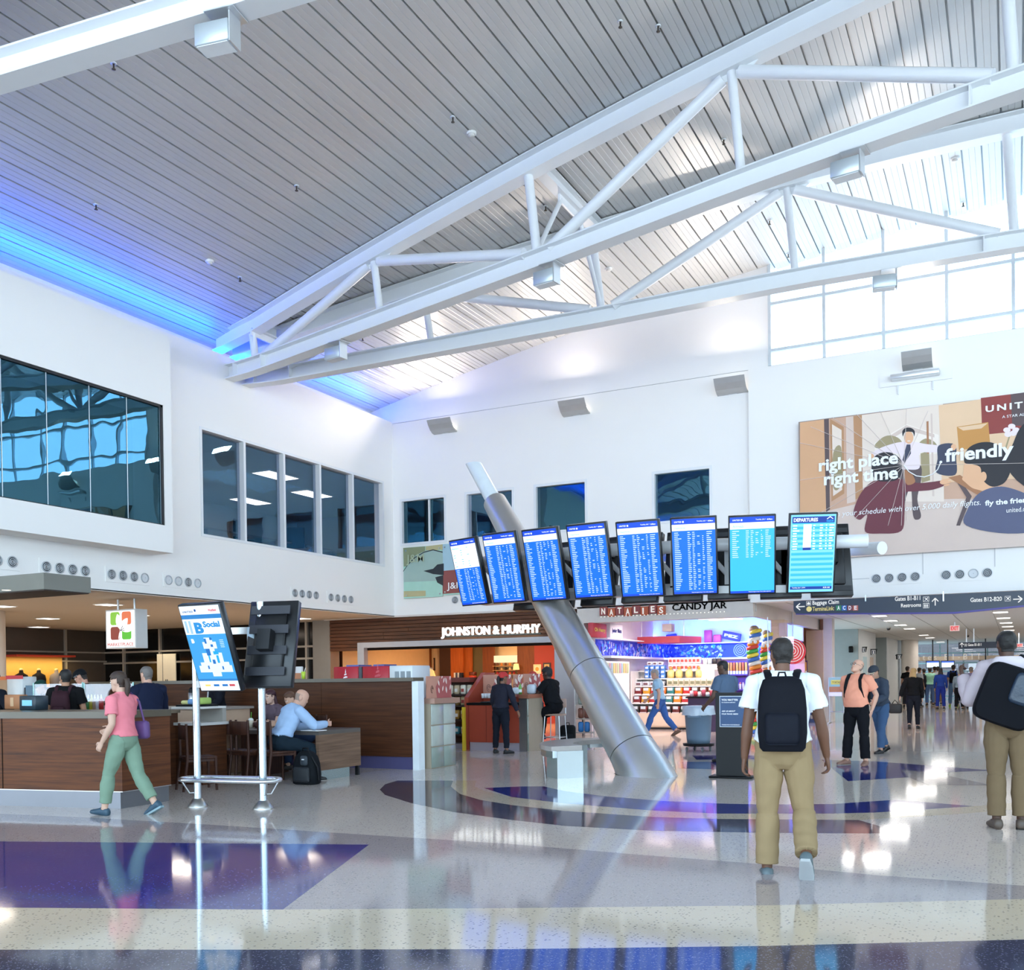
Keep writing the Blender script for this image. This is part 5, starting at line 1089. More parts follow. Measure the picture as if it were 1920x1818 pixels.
for k, u in enumerate((.42, .52, .64, .76)):
    t = thing('popcorn_bag', '%s clear bag of yellow popcorn from the left on the candy display' % ORD[k], 'bag', (gx0+gw*u, GY+.65, 1.44), 0, 'popcorn bags')
    MB().lathe(0, 0, [(.0, 0), (.09, 0), (.11, .08), (.10, .2), (.03, .25), (.0, .25)], 14).build('bag', mat('#e3c77a', .4, var=.3, scale=25), t); MB().lathe(0, 0, [(.03, .25), (.07, .32), (.0, .31)], 10).build('gathered_top', mat('#c9923e', .4), t)
for k in range(5):
    t = thing('wrap_roll', '%s white striped roll from the left at the right end of the candy display' % ORD[k], 'roll', (gx0+gw*(.80+.042*k), GY+.7, 1.44), 0, 'striped rolls'); MB().cyl(0, 0, 0, .38, .045, 12).build('roll', mat('#e7e9ec', .5), t); MB().box(-.012, .012, -.048, -.04, 0, .38).build('stripe', mat('#b9c3d6', .5), t)
for r_ in range(2): goods('gift_box', '%s small white gift box in the '+('lower', 'upper')[r_]+' row on top of the candy display', 8, 0, gx0+gw*.38, gx0+gw*.76, GY+.74, 1.66+r_*.19, .14, .18, .14, '#eef0f2', 'white gift boxes', '#b04a40')
for k in range(4):
    t = thing('gift_bag', '%s small printed bag from the left at the top right of the candy display' % ORD[k], 'bag', (gx0+gw*(.82+.055*k), GY+.72, 1.82+.0), 0, 'printed bags'); MB().rbox(-.06, .06, 0, .08, -.0, .16, .01, 1).build('bag', mat(('#e8e6e4', '#b9c4c0', '#2c2a2a', '#3a3030')[k], .5), t); MB().tube([(-.03, .04, .16), (-.02, .04, .22), (.02, .04, .22), (.03, .04, .16)], .006, 6).build('handle', BLACK, t)
m = MB(); m.box(gx0+gw*.78, gx1, GY+.6, GY+.9, 1.44, 1.82); wpart(m, 'riser', mat('#e6e2dc', .4), gd)
# shelving with tubes of sweets on the back wall
def tubes(px0, px1, n, lab, y=30.4, pyb=1264, pyt=1241):
    a, b = at(y, px0, pyb), at(y, px1, pyt); sh = thing('tube_rack', 'purple rack holding '+lab, 'rack', (a[0], y, a[2])); m = MB(); m.box(a[0], b[0], y+.06, y+.1, 0, b[2]+.05); wpart(m, 'rack_back', mat('#5a3a7a', .5), sh)
    m = MB(); m.box(a[0], b[0], y-.1, y+.06, a[2]-.04, a[2]); wpart(m, 'shelf', mat('#5a3a7a', .5), sh); m = MB(); m.box(a[0], b[0], y-.1, y+.06, a[2]-.5, a[2]-.46); wpart(m, 'shelf', mat('#5a3a7a', .5), sh)
    for k in range(n):
        x = a[0]+(b[0]-a[0])*(k+.5)/n; rr_ = (b[0]-a[0])/n*.42
        t = thing('sweet_tube', '%s orange sweet tube from the left in the %s' % (ORD[k], lab), 'tube', (x, y-.02, a[2]), 0, lab)
        MB().cyl(0, 0, .10, b[2]-a[2], rr_, 10).build('sweets', mat(('#d98a2a', '#c9641f', '#e0a63a')[k % 3], .35, var=.25, scale=20), t); MB().cyl(0, 0, 0, .10, rr_*1.05, 10).build('cap', mat('#f0ece8', .4), t)
        t = thing('sweet_cup', '%s white sweet cup from the left under the %s' % (ORD[k], lab.replace('row of ', '')), 'cup', (x, y-.02, a[2]-.46), 0, lab+' cups'); MB().cyl(0, 0, 0, .16, rr_*.8, 10, r2=rr_).build('cup', mat('#e8dcd0', .4), t); MB().ball((0, 0, .17), rr_*.9, rr_*.9, .05, 10).build('sweets', mat(('#c96a3a', '#d9b08a')[k % 2], .5), t)
tubes(1352, 1402, 9, 'tubes left of the twisted columns'); tubes(1477, 1513, 7, 'tubes beyond the beige pillar', 32.0)
t = thing('lit_cabinet', 'white lit cabinet of pastel tubes behind the leaning column', 'cabinet', tuple(onX(-9.6, 1147, 1268)))
a, b = onX(-9.6, 1130, 1270), onX(-9.6, 1180, 1240); m = MB(); m.box(-9.94, -9.6, a[1], b[1], a[2]-.8, b[2]); wpart(m, 'carcass', mat('#f6f2ee', .4), t)
for k in range(12):
    y_ = a[1]+.1+(b[1]-a[1]-.2)*(k+.5)/12; m = MB(); m.box(-9.6, -9.57, y_-.05, y_+.05, a[2]+.12, b[2]-.05); wpart(m, 'pastel_tube', mat(('#e8c9a0', '#d9e0b0', '#e0b0c0', '#b9d0e0', '#f0d890')[k % 5], .5, emit=.5), t)
# twisted striped columns, lollipop
ST = ['#d9433a', '#3fa24a', '#e9d34a', '#3a6fc0', '#ece6da', '#e88a2e']
def twisted(px, pyt, y, lab, r=.16):
    p = at(y, px, pyt); t = thing('candy_column', lab, 'column', (p[0], y, 0)); n = 26; h = p[2]
    mats_ = [mat(c, .4) for c in ST]; m = MB()
    for k in range(n):
        zc = h*(k+.5)/n; ox = .05*math.sin(k*.55); rs = []
        for j in range(7): a_ = -PI/2+PI*j/6; rs.append([(ox+(r*.72+r*.28*math.cos(a_))*math.cos(2*PI*i/16), (r*.72+r*.28*math.cos(a_))*math.sin(2*PI*i/16), zc+h/n*.5*math.sin(a_)+.03*math.cos(2*PI*i/16)) for i in range(16)])
        m.rings(rs, (k*2) % 6 if k % 2 else (k*2+3) % 6)
    m.build('striped_body', mats_, t); MB().ball((0, 0, h), r*.8, r*.8, r*.7, 14).build('top_knob', mat('#9a8a70', .5), t)
    for s in (-1, 1): MB().ball((s*.06, -r*.98, h-.32), .045, .03, .05, 10).build('white_disc', mat('#eef2f4', .3), t)
twisted(1414, 1180, 25.6, 'striped twisted candy column, left of the pair behind the walking man'); twisted(1437, 1187, 25.9, 'striped twisted candy column, right of the pair behind the walking man', .13)
t = thing('lollipop_sign', 'big red swirled lollipop hanging beside the beige pillar', 'lollipop', tuple(at(28.5, 1487, 1222)))
p = at(28.5, 1486, 1221); r_ = abs(at(28.5, 1486, 1197)[2]-p[2]); m = MB(); m.tube([(p[0], 28.5, p[2]), (p[0], 28.56, p[2])], r_, 28); wpart(m, 'disc', mat('#cf2b35', .4), t)
m = MB(); m.tube([(p[0]+(.02+r_*.92*k/70)*math.cos(k*.42), 28.49, p[2]+(.02+r_*.92*k/70)*math.sin(k*.42)) for k in range(71)], .014, 5); wpart(m, 'swirl', mat('#f6e9e4', .4), t)
m = MB(); m.tube([(p[0], 28.53, p[2]+r_), (p[0], 28.53, 3.3)], .012, 8); wpart(m, 'hanger_rod', ALU, t)
t = thing('gift_rack', 'spinner rack of blue packets at the end pillar of the candy shop', 'rack', tuple(fl(1522, 1352)))
a, b = at(31.8, 1513, 1350), at(31.8, 1533, 1269); m = MB(); m.box(a[0], b[0], 31.85, 32.1, 0, b[2]-.1); wpart(m, 'rack_body', mat('#4a5a8a', .5), t)
m = MB(); m.box(a[0], b[0], 31.85, 31.95, b[2]-.1, b[2]+.03); wpart(m, 'header_card', mat('#e3c044', .5), t)
for r_ in range(9):
    for k in range(4):
        m = MB(); x = a[0]+.03+k*(b[0]-a[0]-.06)/4; z = .12+r_*.145; m.box(x+.005, x+(b[0]-a[0]-.06)/4-.005, 31.82, 31.85, z, z+.11); wpart(m, 'packet', mat(('#3a5ab0', '#8a94b8', '#b5505a', '#c9c2b8')[(r_+k*3) % 4], .5), t)
t = thing('checkout_counter', 'black checkout counter at the right of the candy shop', 'counter', tuple(fl(1318, 1378)))
a, b = at(26.0, 1290, 1330), at(26.0, 1342, 1320); m = MB(); m.box(a[0], b[0], 26.0, 26.6, .0, .9); wpart(m, 'body', mat('#3a2a4a', .5), t); m = MB(); m.box(a[0]-.05, b[0]+.05, 25.95, 26.65, .9, .94); wpart(m, 'top', BLACK, t)
rr = random.Random(9)
for k in range(7):
    x = a[0]+.06+k*.11; solo('candy_bag', MB().rbox(x-.045, x+.045, 26.1, 26.2, .94, 1.06+.08*rr.random(), .02, 1), mat(('#d9b8c0', '#c0303a', '#e9e4e0', '#b54a60', '#dfe6ea', '#a84050', '#d8c8c0')[k], .5), '%s small candy bag from the left on the black checkout counter' % ORD[k], 'bag', group='bags on the checkout')
t = thing('snack_shelf', 'steel shelf of blue snack bags seen left of the leaning column', 'shelf', tuple(fl(1090, 1392)))
a, b = at(23.4, 1080, 1385), at(23.4, 1112, 1290); m = MB()
for zz in (.1, .45, .8, 1.15): m.box(a[0], b[0], 23.4, 23.75, zz-.03, zz)
wpart(m, 'shelf_board', mat('#b9b4ae', .4, .4), t); m = MB(); m.box(a[0]-.03, a[0], 23.38, 23.8, 0, 1.3); m.box(b[0], b[0]+.03, 23.38, 23.8, 0, 1.3); wpart(m, 'side_frame', ALU, t)
for r_, zz in enumerate((.1, .45, .8)):
    for k in range(2):
        x = a[0]+.1+k*.17; solo('snack_bag', MB().rbox(x-.07, x+.07, 23.45, 23.55, zz, zz+.26, .03, 1), mat(('#2f7fc8', '#7a4a3a', '#9aa8a0')[r_], .35), ('blue', 'brown', 'pale')[r_]+' snack bag, %s of two on its shelf beside the leaning column' % ('left', 'right')[k], 'bag', group='snack bags')
# ================================================================== FOOD HALL COUNTERS
WOODX = wood('#3b1c0c', '#7a4522', 0, 1.3, .35); DKWOOD = wood('#351b0f', '#5e361d', 0, 1.4, .38); TOPW = mat('#5d5344', .3, var=.12, scale=3); PLINTH = mat('#7b7c82', .38, .8, var=.08, scale=2)
GPAN = mat('#c77a62', .5, var=.1)
# front left bar
A, B, Cq = fl(0, 1509.7), fl(230, 1516), fl(321, 1501)
d = (A-B)/np.linalg.norm(A-B); A2 = A+d*4.5; bk = np.array([Cq[0]-.02, Cq[1]])
base = [tuple(A2[:2]), tuple(B[:2]), tuple(Cq[:2]), (A2[0], A2[1]+1.15)]
def shrink(pts, s):
    c = np.mean(pts, 0); return [tuple(np.array(p)+(c-np.array(p))/np.linalg.norm(c-np.array(p))*s) for p in pts]
bar = thing('service_bar', 'long wooden counter with steel plinth in the left foreground', 'counter', (float(B[0]), float(B[1]), 0))
wpart(MB().prism(shrink(base, .03), 0, .20, 'z'), 'plinth', PLINTH, bar); wpart(MB().prism(base, .20, 1.07, 'z'), 'panelled_front', WOODX, bar)
wpart(MB().prism(shrink(base, -.02), 1.07, 1.15, 'z'), 'counter_top', TOPW, bar); wpart(MB().prism(shrink(base, -.005), .195, .205, 'z'), 'trim_strip', STEEL, bar)
q = fl(6, 1480); e = np.array(B)-np.array(A); e /= np.linalg.norm(e); p = A+e*.05
wpart(MB().box(p[0]-.006, p[0]+.006, p[1]-.004, p[1]+.02, .21, 1.07), 'panel_joint', mat('#1d110a', .7), bar)
# grey canopy above it
a = onY(9.6, 82, 1073); b = onY(9.6, 82, 1104)
cn = thing('kiosk_canopy', 'grey stone-look canopy edge at the left margin', 'canopy', (a[0], 9.6, b[2]))
wpart(MB().box(a[0]-5, a[0], 9.6, 10.4, b[2], a[2]), 'fascia', mat('#77756c', .6, var=.12, scale=3), cn); wpart(MB().box(a[0]-5, a[0]-.02, 9.62, 10.38, b[2]-.015, b[2]), 'soffit', mat('#3a2c25', .6), cn)
p = onZ(b[2]-.016, 12, 1106); wpart(MB().disc((p[0], p[1], b[2]-.018), (0, 0, -1), .06, 14), 'downlight', mat('#fff1dc', .5, emit=3), cn)
wpart(MB().box(a[0]-4.9, a[0]-4.8, 9.9, 10.0, 0, b[2]), 'post', BRONZE, cn)
# back counter with appliances
def box_thing(name, lab, cat_, px0, px1, pyb, pyt, y, d, body, extra=(), z0=None, grp=None, r=.01):
    a, b = onY(y, px0, pyb), onY(y, px1, pyt); z0 = a[2] if z0 is None else z0
    t = thing(name, lab, cat_, ((a[0]+b[0])/2, y, z0), 0, grp); w_, h_ = b[0]-a[0], b[2]-z0
    MB().rbox(-w_/2, w_/2, 0, d, 0, h_, min(r, h_*.2, w_*.2), 1).build(name.split('_')[-1]+'_body', body, t)
    for nm, u0, u1, v0, v1, c in extra: MB().box(-w_/2+w_*u0, -w_/2+w_*u1, -.006, .0, h_*v0, h_*v1).build(nm, mat(c, .4), t)
    return t
bc = thing('back_counter', 'pale service counter behind the wooden bar', 'counter', (-13.8, 12.3, 0))
wpart(MB().box(-17, -11.45, 12.2, 12.9, 0, 1.04), 'cabinet', mat('#c9a98f', .5), bc); wpart(MB().box(-17.05, -11.4, 12.15, 12.95, 1.04, 1.08), 'worktop', mat('#9b8f86', .3), bc)
Z1 = 1.08
box_thing('storage_tub', 'clear storage tub with a red lid on the back counter', 'tub', 13, 42, 1300, 1268, 12.3, .3, mat('#d9dcdc', .3), (('lid', -.04, 1.04, .92, 1.04, '#c9303a'),), Z1)
box_thing('storage_tub', 'tan carton with an orange lid beside the red lidded tub', 'box', -8, 12, 1300, 1270, 12.35, .3, mat('#b08a66', .5), (('lid', -.04, 1.04, .92, 1.04, '#d96a2a'),), Z1)
box_thing('carton', 'brown cardboard carton standing on the wooden bar beside the till', 'box', 8, 38, 1332, 1302, 9.0, .12, mat('#a9714a', .6), (('tape', .4, .6, .2, .8, '#c49a70'),), 1.15)
box_thing('cash_register', 'tilted dark till screen on the wooden bar', 'till', 36, 66, 1332, 1304, 8.72, .2, mat('#22303a', .4), (('screen', .2, .8, .3, .7, '#7fc4e0'),), 1.15)
box_thing('napkin_box', 'black tray of packets on the back counter', 'tray', 45, 80, 1296, 1288, 12.25, .3, mat('#1e2530', .5), (('packet', .1, .9, .3, 1.1, '#5a7a90'),), Z1)
for k, (px, c) in enumerate(((166, '#3f8a4a'), (172, '#d9c93a'), (178, '#c9a98a'), (184, '#e6e2dc'), (190, '#b5302c'))):
    p = onY(10.6, px, 1328); t = thing('sauce_bottle', ('green', 'yellow topped', 'tan', 'white', 'red labelled')[k]+' sauce bottle in the row behind the wooden bar', 'bottle', (p[0], 10.6, 1.08), 0, 'sauce bottles')
    MB().lathe(0, 0, [(.0, 0), (.035, 0), (.035, .15), (.015, .18), (0, .18)], 12).build('bottle', mat(c, .35), t); MB().lathe(0, 0, [(.016, .18), (.006, .24), (0, .24)], 10).build('nozzle', mat('#e8e06a' if k == 1 else '#eeeeee', .4), t)
sc = thing('sauce_shelf', 'low shelf behind the wooden bar holding the sauce bottles', 'shelf', (-12.5, 10.6, 0)); wpart(MB().box(-15, -11.0, 10.5, 10.9, 1.04, 1.08), 'board', mat('#8a7a68', .4), sc); wpart(MB().box(-15, -11.0, 10.55, 10.85, 0, 1.04), 'cabinet', DKWOOD, sc)
for (x0, x1, nm) in ((64, 155, 'left'), (159, 250, 'right')):
    a, b = onY(10.45, x0, 1328), onY(10.45, x1, 1281); t = thing('sneeze_guard', 'clear glass food guard over the sauce shelf, the %s one' % nm, 'glass guard', (a[0], 10.45, 1.08)); wpart(MB().box(a[0], b[0], 10.44, 10.452, 1.12, b[2]), 'glass', GL, t)
    for xx in (a[0], b[0]): wpart(MB().tube([(xx, 10.446, 1.08), (xx, 10.446, b[2]+.02)], .012, 8), 'post', mat('#8fb5b0', .3, .5), t)
# merchandise niche at the far left with dressed busts
nb_ = thing('display_niche', 'glowing yellow display niche with a red lintel at the far left', 'niche', (-27, 20, 1.0))
a, b = onX(-27.6, 28, 1290), onX(-27.6, 138, 1232)
wpart(MB().box(-28.2, -28.15, a[1], b[1], .6, b[2]), 'back_panel', mat('#e3b65e', .6), nb_); wpart(MB().box(-28.2, -27.5, a[1], b[1], b[2], b[2]+.06), 'lintel', mat('#c8402a', .5), nb_); wpart(MB().box(-28.2, -27.5, a[1], b[1], .8, .9), 'shelf', mat('#3a2a1c', .5), nb_)
lamp('niche_light', 'AREA', (-27.7, (a[1]+b[1])/2, b[2]-.05), 26, (1, .75, .35), .3, 3.0, target=(-27.9, (a[1]+b[1])/2, 0), along=(0, 1, 0))
for k, (px, c, cc) in enumerate(((40, '#1c1a1c', '#d9c9a8'), (73, '#23222a', '#c9622a'), (106, '#8a8488', '#f2e6e2'))):
    p = onX(-27.7, px, 1275); t = thing('dress_bust', ('leftmost dark dress bust in the yellow niche', 'middle dress bust with a dark printed shirt in the yellow niche', 'right dress bust with a grey and white shirt in the yellow niche')[k], 'bust', (-27.7, p[1], .9), PI/2)
    MB().lathe(0, 0, [(.12, 0), (.17, .25), (.2, .5), (.22, .75), (.19, .88), (.07, .95), (.05, 1.05), (.0, 1.06)], 14).build('shirt', mat(c, .8), t); MB().disc((0, -.215, .62), (0, -1, 0), .09, 10).build('print', mat(cc, .6), t); MB().ball((0, 0, 1.05), .06, .06, .05, 10).build('neck_cap', mat('#e8cf9a', .5), t)
# side station by the bar
ss = thing('condiment_station', 'dark condiment station with white shelves right of the wooden bar', 'station', (-10.4, 10.7, 0))
a, b = onY(10.8, 324, 1330), onY(10.8, 378, 1330)
wpart(MB().box(a[0], b[0], 10.8, 11.3, 0, .86), 'cabinet', DKWOOD, ss); wpart(MB().box(a[0]-.03, b[0]+.03, 10.76, 11.32, .86, .90), 'lower_shelf', mat('#c9c6c2', .4), ss); wpart(MB().box(a[0]-.05, b[0], 10.82, 11.3, 1.10, 1.13), 'upper_shelf', mat('#d9d6d2', .4), ss); wpart(MB().box(a[0], b[0], 11.22, 11.3, .9, 1.1), 'riser', mat('#a09a92', .5), ss)
p = onY(11.3, 322, 1318); q2 = onY(11.3, 346, 1318)
wpart(MB().box(a[0], a[0]+.5, 10.86, 11.2, 1.13, 1.16), 'tray', BLACK, ss)
for k, c in enumerate(('#e3df9a', '#7fa8d9', '#a9c46a')): solo('folded_towel', MB().rbox(a[0]+.05+k*.13, a[0]+.2+k*.13, 10.9, 11.12, 1.16, 1.22+.02*k, .025, 2), mat(c, .9), ('pale yellow', 'light blue', 'green')[k]+' towel on the condiment station tray', 'towel', group='towels on the tray')
t = thing('thermos', 'steel thermos with a black lid on the condiment station', 'flask', (float(onY(11.0, 355, 1318)[0]), 11.05, 1.13)); MB().lathe(0, 0, [(0, 0), (.05, 0), (.05, .2), (.0, .2)], 14).build('body', STEEL, t); MB().lathe(0, 0, [(.045, .2), (.045, .25), (.02, .28), (0, .28)], 12).build('lid', BLACK, t)
# long wood partition of the ice cream kiosk
wp = thing('wood_partition', 'tall dark wooden kiosk wall behind the seated people', 'partition', (-11.5, 13.95, 0)); XW1 = -8.86
wpart(MB().box(-16.5, XW1, 13.92, 14.05, 0, .21), 'plinth', mat('#5d5a86', .4, .3), wp)
for a_, b_ in ((-16.5, -13.6), (-13.595, -10.72), (-10.715, XW1)): wpart(MB().box(a_, b_, 13.88, 14.06, .21, 1.46), 'wood_panel', DKWOOD, wp)
wpart(MB().box(-16.5, XW1+.06, 13.82, 14.14, 1.46, 1.52), 'top_ledge', TOPW, wp); wpart(MB().box(XW1, XW1+.12, 13.87, 14.05, 0, 1.46), 'white_jamb', mat('#e9f0f4', .4), wp)
kc = thing('kiosk_counter', 'tiled end of the ice cream kiosk with a copper cap', 'counter', (-8.7, 14.4, 0))
wpart(MB().box(-9.4, -8.68, 14.15, 14.95, .0, 1.08), 'body', mat('#a99a86', .4), kc); wpart(MB().box(-9.45, -8.6, 14.15, 15.0, 1.08, 1.17), 'copper_cap', mat('#b9907e', .35, .3), kc)
for k in range(2):
    for j in range(3): y0, z0 = 14.15+k*.40, .0+j*.36; wpart(MB().rbox(-8.68, -8.665, y0+.005, y0+.395, z0+.01, z0+.35, .004, 1), 'tile', mat(('#8e9a90' if j == 0 else '#b6bdb4'), .2, var=.15, scale=5), kc)
def leaf_panel(nm, lab, p0, ux, w_, z0, h_, nvec):
    t = thing('graphic_panel', lab, 'panel', (p0[0], p0[1], z0)); ux = np.array(ux, float); nv = np.array(nvec, float); P = np.array([p0[0], p0[1], 0.])
    m = MB(); vs = [P+ux*u*w_+np.array([0, 0, z0+v*h_])+nv*k for k in (0, -.02) for u, v in ((0, 0), (1, 0), (1, 1), (0, 1))]; m.add(vs, [(0, 1, 2, 3), (7, 6, 5, 4), (0, 4, 5, 1), (1, 5, 6, 2), (2, 6, 7, 3), (3, 7, 4, 0)]); wpart(m, 'panel', mat('#c9907a', .5, var=.1), t)
    m = MB(); L_ = lambda u, v, l: P+ux*u*w_+np.array([0, 0, z0+v*h_])+nv*(.001+.0015*l)
    m.add([L_(.4, 0, 0), L_(1, 0, 0), L_(1, 1, 0), L_(.55, 1, 0), L_(.35, .5, 0)], [(0, 1, 2, 3, 4)], 0)
    for k, (cu, cv, ln, an) in enumerate(((.5, .2, .3, 1.9), (.62, .3, .28, 1.2), (.5, .55, .3, 2.0), (.66, .68, .28, 1.1), (.8, .2, .34, 1.8), (.93, .35, .3, 1.2), (.8, .62, .34, 1.9), (.93, .8, .26, 1.3), (.58, .88, .22, .9))):
        pts = []; lw = ln*.22
        for i in range(9): pts.append((ln*i/8, lw*math.sin(PI*i/8)))
        for i in range(7, 0, -1): pts.append((ln*i/8, -lw*math.sin(PI*i/8)))
        m.add([L_(cu+(x*math.cos(an)-z*math.sin(an))*h_/w_*.9, min(1, max(0, cv+x*math.sin(an)+z*math.cos(an))), 1+k*.3) for x, z in pts], [list(range(16))], 1)
    for r_ in (.05, .1): m.tube([L_(.2+(r_*math.cos(a_))*h_/w_, .4+r_*1.6*math.sin(a_), .6) for a_ in [2*PI*i/16 for i in range(14)]], .006, 5, 2)
    wpart(m, 'printed_leaves', [mat('#b35a58', .5), mat('#f1ddd2', .5), mat('#7a5248', .5)], t); return t
leaf_panel('a', 'leaf printed panel on the near tiled kiosk counter', (-8.75, 14.16), (0, 1, 0), .80, 1.17, .37, (1, 0, 0))
RED = mat('#b3202e', .4)
t = thing('ice_cream_machine', 'red ice cream machine with a white swirl emblem, left of the pair', 'machine', (float(onY(14.5, 648, 1270)[0]), 14.5, 1.02)); a, b = onY(14.5, 625, 1270), onY(14.5, 671, 1249); w_ = b[0]-a[0]; h_ = b[2]-1.02
MB().rbox(-w_/2, w_/2, 0, .6, 0, h_, .015, 1).build('body', RED, t); MB().box(w_/2, w_/2+.07, .02, .58, .05, h_-.01).build('side_panel', mat('#3a3f46', .4), t); MB().box(-w_*.1, w_*.4, .1, .5, h_, h_+.03).build('hopper_lid', mat('#4a5a9a', .4), t)
def swirl(t, cx, z0, s, m_):
    mm = MB()
    for k in range(4): wv = s*(.5-.11*k); mm.prism([(cx-wv, z0+k*s*.3), (cx+wv*.7, z0+k*s*.3+s*.06), (cx+wv, z0+k*s*.3+s*.17), (cx+wv*.2, z0+k*s*.3+s*.24), (cx-wv*.8, z0+k*s*.3+s*.14)], -.005, -.001, 'y')
    mm.prism([(cx-s*.06, z0+s*1.15), (cx+s*.08, z0+s*1.2), (cx+s*.02, z0+s*1.6)], -.005, -.001, 'y'); mm.build('swirl_emblem', m_, t)
swirl(t, 0, h_-.31, .17, mat('#f4e6e6', .5))
o = text('lettering', 'IT\'S YO-G', (-w_*.35, -.004, h_-.42), (1, 0, 0), (0, 0, 1), w_*.7, .06, mat('#f4e6e6', .5), None, bold=.02); o.parent = t
t = thing('ice_cream_machine', 'red and white ice cream machine with grille, right of the pair', 'machine', (float(onY(14.5, 704, 1270)[0]), 14.5, 1.02)); a, b = onY(14.5, 679, 1270), onY(14.5, 729, 1248); w_ = b[0]-a[0]; c_ = onY(14.5, 775, 1250)[0]-b[0]
MB().rbox(-w_/2, w_/2, 0, .6, 0, h_, .015, 1).build('body', RED, t); MB().rbox(w_/2, w_/2+c_-.03, .01, .6, 0, h_, .012, 1).build('white_cabinet', mat('#dfe3e4', .4), t); MB().box(-w_*.2, w_*.2, .1, .5, h_, h_+.03).build('hopper_lid', mat('#4a5a9a', .4), t)
for k in range(3): MB().box(w_/2+.12+k*.12, w_/2+.2+k*.12, -.0, .01, h_-.30, h_-.10).build('grille', mat('#8f979c', .5), t)
swirl(t, .05, h_-.34, .24, mat('#c9505a', .5))
kb = thing('kiosk_back_counter', 'counter hidden behind the wooden kiosk wall carrying the ice cream machines', 'counter', (-11, 14.6, 0)); wpart(MB().box(-13.5, -9.45, 14.3, 15.2, 0, 1.02), 'cabinet', mat('#8a8078', .5), kb)
box_thing('card_holder', 'white menu card holder on the kiosk wall ledge', 'card holder', 549, 565, 1272, 1249, 13.95, .06, mat('#cfcac8', .5), (('coloured_leaflet', .05, .95, .02, .48, '#b0704a'),), 1.52)
t = thing('paper_cup', 'lime green cup with a straw on the kiosk wall ledge', 'cup', (float(onY(13.97, 569, 1272)[0]), 13.97, 1.52)); MB().lathe(0, 0, [(0, 0), (.03, 0), (.04, .13), (0, .13)], 14).build('cup', mat('#bcd642', .4), t); MB().tube([(.01, 0, .1), (.05, 0, .2)], .005, 6).build('straw', mat('#f2f2ee', .4), t)
# island kiosk with red counter in front of the shoe shop
q0, q1, q2 = fl(880, 1406), fl(977, 1408), fl(1010, 1405)
ik = thing('red_counter', 'red counter of the island kiosk in front of the woman in the red cap', 'counter', tuple(q0)); y0 = float(q0[1]); y_isl = y0; REDC = mat('#a3432e', .4, var=.08)
wpart(MB().box(q0[0], q1[0], y0+.03, y0+.7, 0, .17), 'plinth', mat('#a8a0aa', .4), ik); wpart(MB().box(q0[0], q1[0], y0, y0+.7, .17, .94), 'front_panel', REDC, ik); wpart(MB().box(q0[0]-.04, q1[0], y0-.03, y0+.72, .94, .99), 'counter_top', BLACK, ik)
for px in (912,): x = onY(y0, px, 1380)[0]; wpart(MB().box(x-.004, x+.004, y0-.004, y0, .18, .93), 'panel_joint', mat('#6a2a1c', .6), ik)
wpart(MB().prism([(y0+.1, 1.02), (y0+.1, 1.1), (y0+.85, 1.62), (y0+1.3, 1.62), (y0+1.3, 0), (y0+.1, 0)], q0[0]-.16, q0[0]-.06, 'x'), 'sloped_side', REDC, ik)
tc_ = thing('tiled_counter', 'tiled counter end with copper cap beside the seated man', 'counter', (float(q1[0]), y0, 0))
wpart(MB().box(q1[0], q1[0]+.16, y0-.02, y0+.7, 0, 1.08), 'steel_post', STEEL, tc_); wpart(MB().box(q1[0]+.16, q2[0]+.05, y0+.02, y0+.68, 0, 1.08), 'body', mat('#a99a86', .4), tc_)
wpart(MB().box(q1[0]+.02, q2[0]+.08, y0-.08, y0+.6, 1.08, 1.16), 'copper_cap', mat('#a86a52', .35, .3), tc_)
for j in range(3): wpart(MB().rbox(q1[0]+.17, q2[0]+.04, y0+.005, y0+.02, j*.36+.01, j*.36+.35, .004, 1), 'tile', mat('#b6bdb4' if j else '#7f8a82', .2, var=.15, scale=5), tc_)
P_ = lambda px: float(onY(y0+.72, px, 1290)[0])
leaf_panel('b', 'leaf printed panel over the red counter, left of three', (P_(905), y0+.74), (1, 0, 0), P_(958)-P_(905), 1.1, .47, (0, -1, 0)); leaf_panel('c', 'leaf printed panel over the red counter, middle of three', (P_(962), y0+.72), (1, 0, 0), P_(979)-P_(962), 1.1, .47, (0, -1, 0)); leaf_panel('d', 'leaf printed panel beside the seated man, right of three', (P_(982), y0+.70), (1, 0, 0), P_(1013)-P_(982), 1.16, .42, (0, -1, 0))
wpart(MB().box(P_(900), P_(1000), y0+.76, y0+.95, 0, 1.1), 'rear_wall', REDC, ik)
box_thing('sample_box', 'dark box of white cups on the red counter', 'box', 901, 920, 1324, 1315, y0+.1, .25, mat('#1f2e30', .5), (), .99)
for k in range(3): p = onY(y0+.2, 905+k*5.5, 1314); solo('paper_cup', MB().lathe(p[0], y0+.22, [(0, 1.08), (.03, 1.08), (.04, 1.16), (.035, 1.18), (0, 1.18)], 12), mat('#eef0f2', .5), ('left', 'middle', 'right')[k]+' white cup in the dark box on the red counter', 'cup', group='cups in the dark box')
t = thing('plastic_bottle', 'green bottle on the copper counter cap', 'bottle', (P_(996), y0+.2, 1.16)); MB().lathe(0, 0, [(0, 0), (.035, 0), (.035, .14), (.014, .19), (.014, .22), (0, .22)], 12).build('bottle', mat('#6fae4a', .3), t); MB().lathe(0, 0, [(.036, .04), (.036, .1)], 12).build('label', mat('#f0f0ea', .5), t)
